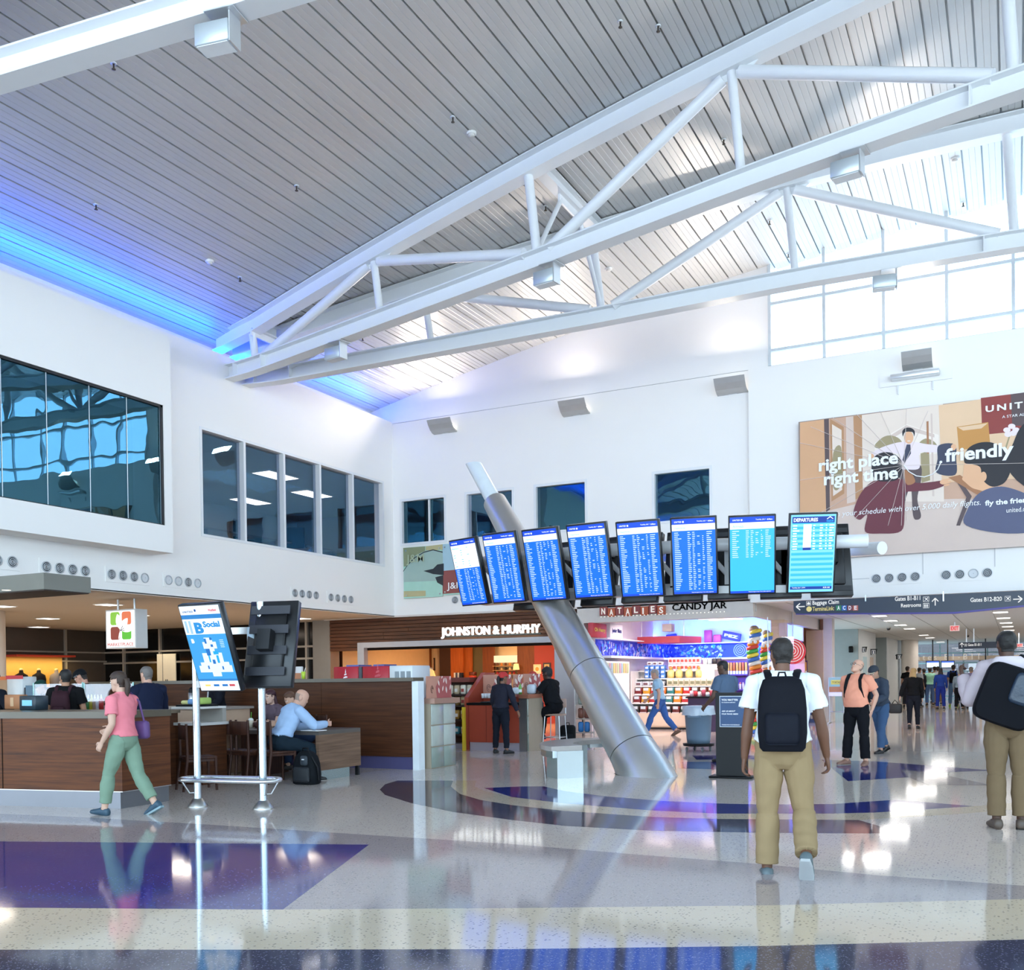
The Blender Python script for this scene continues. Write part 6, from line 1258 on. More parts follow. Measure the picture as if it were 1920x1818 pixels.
solo('carrier_bag', MB().rbox(P_(983), P_(995), y0+.1, y0+.3, 1.16, 1.30, .04, 2), mat('#dfe9ee', .6, var=.1, scale=12, bump=.4), 'crumpled white carrier bag on the copper counter cap', 'bag')
solo('carrier_bag', MB().rbox(P_(998), P_(1012), y0+.42, y0+.6, 1.16, 1.36, .05, 2), mat('#cfd9e2', .5, var=.1, scale=12, bump=.4), 'clear plastic bag standing behind the seated man\'s arm', 'bag')
# merchandise shelf left of the island kiosk
ms = thing('merchandise_shelf', 'dark shelf stocked with bags between the two kiosks', 'shelf', (float(q0[0])-.7, y0+.5, 0)); xa, xb = float(onY(y0+.4, 840, 1300)[0]), float(q0[0])-.2
wpart(MB().box(xa-.3, xb, y0+.85, y0+.95, 0, 1.5), 'back_panel', mat('#4a2416', .5), ms); wpart(MB().box(xa-.3, xb, y0+.4, y0+.95, 1.42, 1.52), 'header', mat('#6a2a20', .5), ms)
SH = (.30, .62, .92, 1.16)
for z in SH: wpart(MB().box(xa-.3, xb, y0+.4, y0+.9, z-.03, z), 'shelf_board', mat('#2c1710', .5), ms)
wpart(MB().box(xa-.3, xb, y0+.42, y0+.9, 0, .1), 'plinth', mat('#8a8a94', .4), ms)
for r_, z in enumerate(SH):
    for k in range(4):
        x = xb-.1-k*.16; t = thing('gift_packet', '%s packet from the right on the %s shelf between the kiosks' % (ORD[k], ('lowest', 'second', 'third', 'top')[r_]), 'packet', (x, y0+.55, z), 0, 'packets between the kiosks')
        c = (('#3a3a34', '#d9d0c0', '#3f8fa0', '#c9b89a'), ('#c0923a', '#d9c9a0', '#b98a3a', '#e0d0b0'), ('#a88a5a', '#c9b48a', '#8a6a3a', '#d0c0a0'), ('#d9cdb4', '#efe6d6', '#c9b090', '#e6dcc8'))[r_][k]
        MB().rbox(-.06, .06, 0, .12, 0, .2 if r_ else .16, .02, 1).build('packet', mat(c, .5), t); MB().box(-.035, .035, -.004, 0, .05, .12).build('label', mat('#a8433a' if k % 2 else '#ece4da', .5), t)
solo('wet_floor_post', MB().box(float(q0[0])-.10, float(q0[0])-.04, y0-.12, y0-.06, 0, .9), mat('#d9bd2f', .5), 'narrow yellow post at the corner of the red counter', 'post')
# stool
def stool(x, y, lab):
    t = thing('bar_stool', lab, 'stool', (x, y, 0)); MB().rbox(-.19, .19, -.18, .18, .70, .74, .015, 1).build('seat', mat('#a88a78', .4), t); MB().rbox(-.19, .19, .16, .19, .86, 1.05, .012, 1).build('backrest', mat('#b09080', .4), t)
    for sx in (-1, 1):
        for sy in (-1, 1): MB().tube([(sx*.16, sy*.15, .70), (sx*.2, sy*.19, 0)], .012, 8).build('leg', STEEL, t)
        MB().tube([(sx*.17, .17, .72), (sx*.17, .18, .9)], .011, 8).build('back_post', STEEL, t)
    MB().tube([(sx_*.185, sy_*.175, .25) for sx_, sy_ in ((-1, -1), (1, -1), (1, 1), (-1, 1))], .01, 8, closed=True).build('foot_ring', STEEL, t); return t
sp_ = fl(1041, 1404); stool(float(sp_[0]), float(sp_[1]), 'steel legged bar stool under the seated man in black')
# ------------------------------------------------------------------ tables and chairs in front of the wood wall
CH = wood('#2c1710', '#4d2b1e', 2, 2, .4)
def dining_table(x0, x1, y0, y1, lab, block=False):
    t = thing('dining_table', lab, 'table', ((x0+x1)/2, (y0+y1)/2, 0)); w_, d_ = (x1-x0)/2, (y1-y0)/2
    MB().box(-w_, w_, -d_, d_, .68, .74).build('table_top', mat('#5c5550', .3, var=.1), t)
    if block:
        MB().box(w_-.06, w_, -d_, d_, .15, .68).build('end_panel', wood('#5a4436', '#8a6d58', 0, 1.5), t); MB().box(w_-.10, w_-.04, -d_, d_-.25, 0, .15).build('steel_foot', mat('#b9cdd0', .25, .8), t); MB().box(-w_, -w_+.06, -d_, d_, 0, .68).build('end_panel', CH, t); MB().box(w_-.07, w_-.02, d_-.06, d_-.01, 0, .15).build('leg', DARKMETAL, t)
    else:
        for sx in (-1, 1):
            for sy in (-1, 1): MB().box(sx*(w_-.05)-.03, sx*(w_-.05)+.03, sy*(d_-.05)-.03, sy*(d_-.05)+.03, 0, .68).build('leg', CH, t)
    return t
ta, tb_ = fl(599, 1464), fl(657, 1452)
dining_table(float(ta[0])-1.5, float(ta[0])+.0, float(ta[1]), float(ta[1])+1.05, 'long table with a wooden end panel where the bald man writes', True)
tq = onZ(.74, 452, 1364); dining_table(float(tq[0])-.45, float(tq[0])+.40, float(tq[1])-.28, float(tq[1])+.32, 'dark table with the iced drink behind the steel posts')
def chair(px, py, rot, lab, first=[None]):
    p = fl(px, py)
    if first[0] is None:
        t = thing('dining_chair', lab, 'chair', (p[0], p[1], 0), rot, 'dark dining chairs'); first[0] = t
        MB().rbox(-.21, .21, -.21, .21, .43, .47, .01, 1).build('seat', CH, t); MB().rbox(-.20, .20, .19, .215, .70, .90, .008, 1).build('back_slat', CH, t)
        for sx in (-1, 1):
            MB().tube([(sx*.19, -.19, .45), (sx*.20, -.20, 0)], [.024, .018], 8).build('front_leg', CH, t); MB().tube([(sx*.19, .2, .92), (sx*.19, .19, .45), (sx*.20, .25, 0)], [.018, .024, .018], 8).build('rear_leg', CH, t); MB().box(sx*.19-.012, sx*.19+.012, -.19, .2, .40, .43).build('side_rail', CH, t)
        MB().box(-.19, .19, .19, .21, .40, .43).build('rear_rail', CH, t); return t
    return dup(first[0], (p[0], p[1], 0), rot, lab)
chair(372, 1480, 2.6, 'dark chair turned sideways behind the left steel post'); chair(436, 1462, 3.35, 'dark chair left of the steel posts\' gap, back towards us'); chair(470, 1464, 3.0, 'dark chair right behind the right steel post'); BALD = chair(520, 1466, 2.75, 'dark chair under the bald man in the light blue shirt')
p = fl(630, 1440); dup(BALD, (p[0]-.4, 13.25, 0), 0.1, 'dark chair beyond the long table against the wood wall')
# an upholstered grey chair back over the table
p = np.array([tq[0]+.12, tq[1]+.1, .74]); t = thing('iced_drink', 'cream iced drink with a green straw on the dark table', 'drink', (p[0], p[1], .74)); MB().lathe(0, 0, [(0, 0), (.033, 0), (.045, .12), (0, .12)], 14).build('cup', mat('#e3d6bf', .35), t); MB().ball((0, 0, .12), .045, .045, .04, 12).build('dome_lid', mat('#eef0ee', .2), t); MB().tube([(0, 0, .12), (.012, 0, .25)], .006, 6).build('straw', mat('#63b53a', .4), t)
p = np.array([tq[0]+.25, tq[1]+.12, .74]); solo('fruit_basket', MB().lathe(p[0]+.02, p[1], [(0, .74), (.06, .74), (.1, .80), (.09, .83), (.0, .83)], 14), mat('#4a2c2a', .6, var=.3, scale=20), 'dark round basket beside the iced drink', 'basket')
q = onZ(.742, 588, 1370); solo('notepad', MB().box(q[0]-.2, q[0]+.12, q[1]-.05, q[1]+.16, .742, .752), mat('#f2f1ee', .6), 'white papers under the bald man\'s hand', 'papers')
# ------------------------------------------------------------------ ceilings: recessed lights, cameras, exit sign
def downlight(px, py, z, lab, w_=.30, l_=.30, grp='recessed ceiling lights'):
    p = onZ(z, px, py); t = thing('ceiling_light', lab, 'ceiling light', (p[0], p[1], z), 0, grp); MB().box(-w_/2-.03, w_/2+.03, -l_/2-.03, l_/2+.03, -.012, .01).build('frame', mat('#e6e2dc', .5), t); MB().box(-w_/2, w_/2, -l_/2, l_/2, -.016, -.012).build('diffuser', mat('#fffaf2', .5, emit=3.2), t)
FH = ((204, 1133), (258, 1153), (90, 1159), (73, 1175), (3, 1136), (247, 1168), (564, 1159))
FL_ = ('behind the marketplace sign hangers', 'right of the marketplace sign', 'left of the marketplace sign', 'deep in the food hall above the yellow niche', 'at the left edge of the picture', 'just right of the marketplace sign, lower', 'above the black shopfront near the slatted fascia')
for (px, py), l_ in zip(FH, FL_): downlight(px, py, 3.295, 'square food hall ceiling light '+l_, .42, .42)
CR = ((1649, 1154), (1670, 1163), (1688.5, 1171), (1705.5, 1178), (1732, 1190), (1743.5, 1195), (1763.5, 1203))
for k, (px, py) in enumerate(CR): downlight(px, py, 3.255, '%s light of the left row in the corridor ceiling, counted from the near end' % ORD[k], .38, .6)
CR2 = ((1876, 1147), (1881.5, 1158), (1886.5, 1167), (1889.5, 1174), (1892, 1181))
for k, (px, py) in enumerate(CR2): downlight(px, py, 3.255, '%s light of the right row in the corridor ceiling, counted from the near end' % ORD[k], .38, .6)
def dome(px, py, z, lab):
    p = onZ(z, px, py); t = thing('dome_camera', lab, 'camera', (p[0], p[1], z)); MB().lathe(0, 0, [(.09, 0), (.09, -.03), (.0, -.03)], 16).build('base', mat('#c9c4bc', .5), t); MB().ball((0, 0, -.04), .07, .07, .075, 14).build('dome', mat('#17110f', .15), t)
dome(56, 1101, 3.29, 'black dome camera on the food hall ceiling next to the grey canopy'); dome(103, 1106, 3.29, 'black dome camera on the food hall ceiling left of the marketplace sign'); dome(1666, 1176, 3.255, 'black dome camera on the corridor ceiling beside the left lights'); dome(1814, 1190, 3.255, 'black dome camera on the corridor ceiling right of the exit sign')
def exit_sign(px0, px1, py0, py1, y, lab):
    a, b = onY(y, px0, py1), onY(y, px1, py0); t = thing('exit_sign', lab, 'sign', (a[0], y, a[2])); wpart(MB().box(a[0], b[0], y, y+.06, a[2], b[2]), 'panel', mat('#f3c9c6', .5, emit=.7), t)
    text('lettering', 'EXIT', (a[0]+(b[0]-a[0])*.1, y-.004, a[2]+(b[2]-a[2])*.15), (1, 0, 0), (0, 0, 1), (b[0]-a[0])*.8, (b[2]-a[2])*.7, mat('#e0343a', .4, emit=.9), t, bold=.04); wpart(MB().box((a[0]+b[0])/2-.02, (a[0]+b[0])/2+.02, y+.02, y+.04, b[2], 3.26), 'stem', ALU, t)
exit_sign(1781, 1799, 1172, 1183, 38, 'red exit sign hanging from the corridor ceiling'); exit_sign(1903, 1918, 1206, 1213, 50, 'small far red exit sign half behind the man in the hood')
exit_off = thing('exit_sign', 'red exit sign inside the upstairs office', 'sign', tuple(onX(-22, 616, 938))); a = onX(-22, 612, 944)
wpart(MB().box(-22, -21.95, a[1], a[1]+.42, a[2], a[2]+.28), 'panel', mat('#f0d9d6', .5, emit=.8), exit_off); o = text('lettering', 'EXIT', (-21.94, a[1]+.04, a[2]+.05), (0, 1, 0), (0, 0, 1), .34, .18, mat('#d9483a', .4, emit=.9), exit_off, bold=.03); wpart(MB().box(-22, -21.98, a[1]+.2, a[1]+.22, a[2]+.28, 7.3), 'stem', ALU, exit_off)
# upstairs office seen through the glass
def office_light(px, py, lab):
    p = onZ(7.29, px, py); t = thing('ceiling_light', lab, 'ceiling light', (p[0], p[1], 7.29), 0, 'office ceiling lights'); MB().box(-.33, .33, -.65, .65, -.03, .0).build('frame', WHITE, t); MB().box(-.3, .3, -.62, .62, -.035, -.03).build('diffuser', mat('#fffdf6', .5, emit=5), t)
office_light(517, 890, 'long office ceiling light behind the second pane'); office_light(585, 925, 'long office ceiling light behind the third pane'); office_light(470, 938, 'office ceiling light low in the second pane')
lamp('office_lamp', 'AREA', (-19.5, 22, 7.2), 190, (1, .92, .8), 1.5, 3, target=(-19.5, 22, 0), along=(0, 1, 0))
def office_chair(x, y, rot, lab):
    t = thing('office_chair', lab, 'chair', (x, y, 4.45), rot, 'chairs in the upstairs office'); dk = mat('#15181d', .7)
    MB().rbox(-.25, .25, -.24, .24, .42, .50, .03, 2).build('seat', dk, t); MB().rbox(-.24, .24, .22, .29, .58, 1.15, .035, 2).build('backrest', dk, t); MB().cyl(0, 0, .08, .42, .03, 10).build('gas_column', DARKMETAL, t)
    for k in range(5): MB().tube([(0, 0, .08), (.28*math.cos(k*1.257), .28*math.sin(k*1.257), .05)], .02, 8).build('base_arm', DARKMETAL, t)
    for s in (-1, 1): MB().rbox(s*.27-.025, s*.27+.025, -.1, .2, .64, .68, .01, 1).build('armrest', dk, t)
office_chair(-17.2, 17.2, 1.2, 'dark office chair behind the first pane'); office_chair(-17.4, 19.6, 2.0, 'dark office chair behind the third pane'); office_chair(-17.3, 21.4, -2.5, 'dark office chair behind the fourth pane')
t = thing('office_desk', 'dark office desk along the glass', 'desk', (-17.6, 20.5, 4.47)); MB().box(-.4, .4, -2.6, 2.6, .68, .72).build('desk_top', mat('#4a433d', .4), t)
for s in (-2.5, 0, 2.5): MB().box(-.38, .38, s-.03, s+.03, 0, .68).build('leg_panel', mat('#2d2b2b', .5), t)
# corridor flag signs, speaker, easel
for k, (px0, px1, py0, py1, kd, y, lab) in enumerate(((1611, 1626, 1212, 1224, 'phone', 42.0, 'telephone'), (1630, 1645, 1216, 1228, 'man', 44.6, 'first restroom'), (1680, 1692, 1226, 1236, 'man', 55, 'far restroom'))):
    a, b = onY(y, px0, py1), onY(y, px1, py0); t = thing('flag_sign', 'small black projecting %s sign in the corridor' % lab, 'sign', (a[0], y, a[2]), 0, 'corridor flag signs'); wpart(MB().prism([(a[0], a[2]), (b[0]-.05, a[2]+.03), (b[0], b[2]), (a[0], b[2])], y, y+.04, 'y'), 'panel', mat('#151b20', .4), t)
    icon(px0+(px1-px0)*.3, py0+(py1-py0)*.2, (px1-px0)*.45, (py1-py0)*.65, t, kd, y-.002); wpart(MB().box(-5.6, a[0]+.02, y+.01, y+.03, b[2]-.08, b[2]-.03), 'wall_arm', DARKMETAL, t)
a, b = onY(40.7, 1591, 1223), onY(40.7, 1599, 1211); t = thing('wall_speaker', 'black loudspeaker on the grey corridor wall', 'speaker', (a[0], 40.7, a[2])); wpart(MB().rbox(a[0], b[0], 40.7, 40.86, a[2], b[2], .02, 1), 'cabinet', BLACK, t); wpart(MB().box((a[0]+b[0])/2-.03, (a[0]+b[0])/2+.03, 40.86, 40.9, a[2]+.05, b[2]-.05), 'bracket', DARKMETAL, t)
y = 31.6; a, b = onY(y, 1553, 1305), onY(y, 1583, 1269); t = thing('easel_sign', 'framed food poster on a steel easel beside the beige pillar', 'sign', (a[0], y, 0)); wpart(MB().box(a[0], b[0], y, y+.03, a[2], b[2]), 'frame', mat('#cfd4d2', .4), t)
H_ = b[2]-a[2]; Wd = b[0]-a[0]
for nm, v0, v1, u0, u1, c in (('poster_top', .34, .98, .04, .96, '#8fb8a4'), ('poster_label', .62, .85, .18, .84, '#d9cf5a'), ('poster_food', .22, .5, .06, .94, '#b57a4c'), ('poster_foot', .02, .2, .04, .96, '#f0f0ee')): wpart(MB().box(a[0]+Wd*u0, a[0]+Wd*u1, y-.006-.001*(nm == 'poster_label')-.001*(nm == 'poster_food'), y, a[2]+H_*v0, a[2]+H_*v1), nm, mat(c, .5), t)
text('lettering', 'TORTAS', (a[0]+Wd*.25, y-.01, a[2]+H_*.68), (1, 0, 0), (0, 0, 1), Wd*.5, H_*.1, mat('#7a6a2a', .5), t)
for xx in (a[0]+.03, b[0]-.03): wpart(MB().tube([(xx, y+.03, b[2]), (xx, y+.03, 0)], .016, 8), 'leg', STEEL, t); wpart(MB().tube([(xx, y-.25, .015), (xx, y+.3, .015)], .016, 8), 'foot', STEEL, t)
wpart(MB().tube([(a[0]+.03, y+.03, .35), (b[0]-.03, y+.03, .35)], .014, 8), 'cross_bar', STEEL, t)
# far hanging sign, gate lettering, monitors
y = 44; a, b = onY(y, 1797, 1216), onY(y, 1885, 1202); t = thing('gate_sign', 'dark hanging gates sign far down the corridor', 'sign', (a[0], y, a[2])); wpart(MB().box(a[0], b[0], y, y+.1, a[2], b[2]), 'panel', NAVYSIGN, t); arrow(1803.5, 1209, 4.5, PI/2, t, y-.01); ytext('Gates B1-B11', y-.01, 1815, 1211, 1840, 5, t, m=mat('#f4f4f2', .5, emit=.75, var=0)); icon(1808, 1206.5, 5, 5, t, 'plane', y-.01)
for px in (1812, 1826): p = onY(y, px, 1203); wpart(MB().box(p[0]-.02, p[0]+.02, y+.03, y+.06, b[2], 3.26), 'hanger', ALU, t)
y = 57.5; hd = thing('gate_header', 'beige beam with large gate lettering at the far end of the corridor', 'header', tuple(onY(y, 1716, 1240))); a, b = onY(y, 1714, 1239), onY(y, 1990, 1226); wpart(MB().box(a[0], b[0], y, y+.2, a[2], b[2]), 'beam', mat('#c9b9a4', .5), hd)
ytext('Gates B1-B11', y-.02, 1704, 1238, 1836, 11, hd, m=mat('#f6efe4', .5, emit=.5, var=0), bold=0, spacing=1.6, name='lettering')
for px in (1716, 1838, 1960): p = onY(y, px, 1240); wpart(MB().box(p[0]-.06, p[0]+.06, y+.05, y+.15, 0, a[2]), 'post', mat('#b9a894', .5), hd)
for k, (px0, px1) in enumerate(((1736, 1762), (1764, 1790), (1835, 1861))):
    y = 57.2; a, b = onY(y, px0, 1252.5), onY(y, px1, 1238); t = thing('gate_monitor', ('left', 'middle', 'right')[k]+' bright gate monitor under the far lettering', 'monitor', (a[0], y, a[2]), 0, 'gate monitors'); wpart(MB().box(a[0], b[0], y, y+.08, a[2], b[2]), 'housing', mat('#27304a', .4), t); wpart(MB().box(a[0]+.04, b[0]-.04, y-.01, y, a[2]+.04, b[2]-.1), 'screen', mat('#dfeefc', .4, emit=1.05), t); wpart(MB().box(a[0]+.04, b[0]-.04, y-.012, y, b[2]-.1, b[2]-.03), 'heading_bar', mat('#3a6ae0', .4, emit=.9), t); wpart(MB().box((a[0]+b[0])/2-.03, (a[0]+b[0])/2+.03, y+.03, y+.07, b[2], 3.26), 'stem', DARKMETAL, t)
# ================================================================== PEOPLE
def vdir(f, a, sg): f, a = math.radians(f), math.radians(a); return np.array([sg*math.sin(a), math.sin(f)*math.cos(a), -math.cos(f)*math.cos(a)])
def rotx(d): a = math.radians(d); c, s = math.cos(a), math.sin(a); return np.array([[1, 0, 0], [0, c, -s], [0, s, c]])
def rotz(d): a = math.radians(d); c, s = math.cos(a), math.sin(a); return np.array([[c, -s, 0], [s, c, 0], [0, 0, 1]])
def ell_ring(c, u, v, ru, rv, n=16): c = np.array(c, float); return [c+u*ru*math.cos(2*PI*k/n)+v*rv*math.sin(2*PI*k/n) for k in range(n)]
def limb(mb, pts, rad, seg=14):
    # tapered limb with rounded ends through the given points
    P = [np.array(p, float) for p in pts]; d0 = P[1]-P[0]; d0 /= np.linalg.norm(d0); d1 = P[-1]-P[-2]; d1 /= np.linalg.norm(d1)
    pp = [P[0]-d0*rad[0]*.92, P[0]-d0*rad[0]*.6]+P+[P[-1]+d1*rad[-1]*.6, P[-1]+d1*rad[-1]*.92]; rr = [rad[0]*.35, rad[0]*.78]+list(rad)+[rad[-1]*.78, rad[-1]*.35]
    mb.tube(pp, rr, seg)
def make_hand(mb, w, d, u, n, curl, spread=1.0):
    # w wrist, d finger direction, u thumb side, n palm side
    mb.rings([ell_ring(w+d*t, u, n, a, b, 12) for t, a, b in ((-.02, .024, .02), (.0, .026, .019), (.03, .036, .018), (.065, .042, .016), (.09, .041, .013), (.098, .03, .008))])
    for off, ln, k in ((.031, .070, 0), (.0105, .080, 1), (-.0105, .074, 2), (-.031, .058, 3)):
        p = w+d*.088+u*off*spread; dd = d.copy(); pts = [p-d*.02, p]; c = math.radians(curl*(1+.12*k))
        for q, fr in ((1, .42), (1, .33), (1, .25)):
            ax_ = u; dd = dd*math.cos(c)+np.cross(ax_, dd)*math.sin(c)*(1 if np.dot(np.cross(ax_, dd), n) > 0 else -1); p = p+dd*ln*fr; pts.append(p)
        mb.tube(pts, [.0095, .0095, .0092, .0085, .0075], 8)
    t0 = w+d*.028+u*.030; t1 = t0+(d*.55+u*.75+n*.25)*.036; t2 = t1+(d*.85+u*.25+n*.35)*.034; t3 = t2+(d*.9+n*.35)*.022
    mb.tube([t0-u*.015, t0, t1, t2, t3], [.013, .014, .011, .010, .008], 8)
_skin = {}
def skin_mat(c): return mat(c, .55, var=.05, scale=9)
def wob(v, k, amp): return amp*(np.sin(v[:, 2]*k+1.3*np.sin(v[:, 0]*k*.7))*np.cos(v[:, 0]*k*.6+v[:, 1]*k*.8+v[:, 2]*k*.35))
def person(label, at_, face, h=1.75, pose=None, look=None, vox=.011, zseat=None, group=None):
    P = dict(lean=3, tilt=0, head=(0, 0), LL=((4, 3), (-2, 2)), RL=((-2, 3), (-6, 2)), LA=((4, 8), (14, 4)), RA=((0, 8), (12, 4)), curl=22, LF=(8, 0), RF=(-8, 0), belly=0, wide=1.0)
    P.update(pose or {}); K = dict(skin='#c99879', hair='#2a2019', style='short', top='#8a8f98', sleeve='short', legs='#3a3f4a', shoes='#2a2624', sole='#d9d6d0', belt=None, eyes=False); K.update(look or {})
    s = h/1.75; wd = P['wide']; mb = MB(); segs = []
    piv = np.array([0, 0, .95]); T = rotx(-P['lean']) @ np.array([[math.cos(math.radians(P['tilt'])), 0, math.sin(math.radians(P['tilt']))], [0, 1, 0], [-math.sin(math.radians(P['tilt'])), 0, math.cos(math.radians(P['tilt']))]])
    def tr(p):
        p = np.array(p, float); k = min(1, max(0, (p[2]-.88)/.16)); q = piv+T @ (p-piv); return p*(1-k)+q*k
    X, Y_ = np.array([1., 0, 0]), np.array([0, 1., 0]); Yt = T @ Y_; Xt = T @ X; b = P['belly']
    rs = []
    for z, rx, ry, yo in ((.80, .10, .07, 0), (.84, .150, .105, 0), (.90, .172, .122, -.012), (.96, .172, .122, -.010), (1.03, .156, .112+b*.6, .002+b*.5), (1.10, .149, .106+b, .004+b*.8), (1.18, .156, .108+b*.8, .004+b*.6), (1.27, .170, .116+b*.3, 0), (1.35, .178, .116, -.004), (1.41, .168, .098, -.010), (1.45, .125, .078, -.012), (1.48, .075, .066, -.010), (1.50, .05, .05, -.008)):
        rs.append(ell_ring(tr((0, yo, z)), Xt if z > .95 else X, Yt if z > .95 else Y_, rx*wd, ry, 20))
    mb.rings(rs)
    nb, nt_ = tr((0, -.010, 1.46)), None
    Rh = rotz(P['head'][0]) @ rotx(P['head'][1]); hb = tr((0, .0, 1.545)); hc = hb+np.array([0, .012, .0])+Rh @ np.array([0, .012, .085])
    limb(mb, [nb, (nb+hb)/2, hb+np.array([0, 0, .02])], [.062, .055, .055])
    HR = [(-.118, .022, .026, .058), (-.108, .044, .048, .040), (-.085, .058, .066, .026), (-.05, .066, .084, .010), (-.01, .072, .094, 0), (.035, .076, .098, -.004), (.07, .072, .092, -.006), (.095, .058, .074, -.008), (.112, .036, .046, -.008), (.119, .012, .016, -.008)]
    mb.rings([[hc+Rh @ np.array([rx*math.cos(2*PI*k/20), yo+ry*math.sin(2*PI*k/20), z]) for k in range(20)] for z, rx, ry, yo in HR])
    M4 = Matrix.Identity(4)
    for i in range(3):
        for j in range(3): M4[i][j] = Rh[i][j]
        M4[i][3] = hc[i]
    mb.rings([[hc+Rh @ np.array(q) for q in r] for r in ([(-.008, .085, .02), (.008, .085, .02), (.008, .07, .02), (-.008, .07, .02)], [(-.012, .108, -.022), (.012, .108, -.022), (.014, .07, -.022), (-.014, .07, -.022)], [(-.015, .104, -.034), (.015, .104, -.034), (.015, .07, -.036), (-.015, .07, -.036)])], 0, True)
    for sx in (-1, 1): mb.ball((sx*.074, -.008, -.012), .012, .020, .032, 10, M=M4)
    mb.ball((0, .088, -.068), .024, .012, .010, 10, M=M4); mb.ball((0, .082, .022), .05, .014, .010, 10, M=M4)
    # arms
    J = {}
    for sd, sg in (('L', -1), ('R', 1)):
        sh = tr((sg*.178*wd, -.008, 1.405)); (f1, a1), (f2, a2) = P[sd+'A'][:2]; d1 = vdir(f1, a1, sg); d2 = vdir(f2, a2, sg); el = sh+d1*.29; wr = el+d2*.25
        limb(mb, [tr((sg*.10*wd, -.008, 1.42)), sh, sh+d1*.10, sh+d1*.2, el], [.062, .060, .053, .046, .040]); limb(mb, [el, el+d2*.08, el+d2*.18, wr], [.040, .043, .034, .027])
        J[sd+'sh'], J[sd+'el'], J[sd+'wr'] = sh, el, wr
        inn = np.array(P.get(sd+'N', (-sg, 0, 0)), float); n = inn-d2*(inn@d2); n /= np.linalg.norm(n); u = np.cross(n, d2) if sg < 0 else np.cross(d2, n); u = u if u[1] >= -.2 else -u
        if P.get(sd+'U'): u = np.array(P[sd+'U'], float); u = u-d2*(u@d2)-n*(u@n); u /= np.linalg.norm(u)
        make_hand(mb, wr+d2*.01, d2, u, n, P.get(sd+'C', P['curl'])); J[sd+'hand'] = wr+d2*.09
        segs += [('uarm'+sd, sh, el, .058, .042), ('farm'+sd, el, wr, .042, .028), ('hand'+sd, wr+d2*.015, wr+d2*.19, .03, .03)]
    # legs
    for sd, sg in (('L', -1), ('R', 1)):
        hp = np.array([sg*.090*wd, -.004, .90]); (f1, a1), (f2, a2) = P[sd+'L'][:2]; d1 = vdir(f1, a1, sg); d2 = vdir(f2, a2, sg); kn = hp+d1*.42; an = kn+d2*.41
        limb(mb, [hp, hp+d1*.14, hp+d1*.28, kn], [.094, .090, .074, .058]); limb(mb, [kn, kn+d2*.11, kn+d2*.25, an], [.057, .060, .047, .038])
        yw, pt = P[sd+'F']; Rf = rotz(yw) @ rotx(pt); fo = lambda q: an+Rf @ np.array(q, float)
        mb.rings([[fo((w_*math.cos(2*PI*k/14), y, z0+(hh)*math.sin(2*PI*k/14))) for k in range(14)] for y, w_, z0, hh in ((-.068, .015, -.045, .02), (-.058, .032, -.045, .04), (-.02, .036, -.028, .055), (.04, .039, -.04, .043), (.10, .045, -.052, .030), (.15, .044, -.058, .023), (.185, .030, -.062, .017), (.195, .012, -.064, .01))])
        J[sd+'kn'], J[sd+'an'], J[sd+'hp'] = kn, an, hp; J[sd+'fo'] = fo
        segs += [('thigh'+sd, hp, kn, .09, .06), ('shank'+sd, kn, an+d2*-.01, .058, .04), ('foot'+sd, fo((0, -.02, -.03)), fo((0, .17, -.055)), .042, .03)]
    low = min(fo_[2] for sd in 'LR' for fo_ in (J[sd+'fo']((0, -.05, -.085)), J[sd+'fo']((0, .15, -.08))))
    dz = -low if zseat is None else zseat/s-(.90-.105)
    segs += [('torso', tr((0, 0, .92)), tr((0, 0, 1.36)), .14, .14), ('torso', tr((-.12, -.008, 1.40)), tr((.12, -.008, 1.40)), .07, .07), ('neck', tr((0, -.008, 1.475)), hb+np.array([0, 0, .03]), .056, .05), ('head', hc+Rh @ np.array([0, 0, -.02]), hc+Rh @ np.array([0, 0, .03]), .09, .09)]
    off = np.array([0, 0, dz])
    tmp = bpy.data.objects.new('person_build', mb.data('person_build', [])); COL.objects.link(tmp)
    r = tmp.modifiers.new('r', 'REMESH'); r.mode = 'VOXEL'; r.voxel_size = vox; sm = tmp.modifiers.new('s', 'SMOOTH'); sm.factor = .5; sm.iterations = 3 if vox < .008 else 2
    dg = bpy.context.evaluated_depsgraph_get(); me = bpy.data.meshes.new_from_object(tmp.evaluated_get(dg)); bpy.data.objects.remove(tmp)
    nv = len(me.vertices); co = np.empty(nv*3); me.vertices.foreach_get('co', co); co = co.reshape(-1, 3); no = np.empty(nv*3); me.vertices.foreach_get('normal', no); no = no.reshape(-1, 3)
    best = np.full(nv, 9.0); tag_ = np.zeros(nv, int); tt = np.zeros(nv)
    for i, (nm, a, bb, ra, rb) in enumerate(segs):
        ab = bb-a; t = np.clip(((co-a)@ab)/(ab@ab), 0, 1); dist = np.linalg.norm(co-a-t[:, None]*ab, axis=1)-(ra+(rb-ra)*t); k = dist < best; best[k] = dist[k]; tag_[k] = i; tt[k] = t[k]
    names = np.array([q[0] for q in segs])[tag_]
    rz = (co-piv)@T[:, 2]+.95                       # height along the torso
    # put in the world
    ang = face-PI/2; ca, sa = math.cos(ang), math.sin(ang); Rw = np.array([[ca, -sa, 0], [sa, ca, 0], [0, 0, 1]])
    def W_(p): return Rw @ ((np.array(p, float)+off)*s)
    me.vertices.foreach_set('co', (((co+off)*s) @ Rw.T).ravel()); me.update(); me.materials.append(skin_mat(K['skin'])); me.polygons.foreach_set('use_smooth', [True]*len(me.polygons)); me.name = 'person'
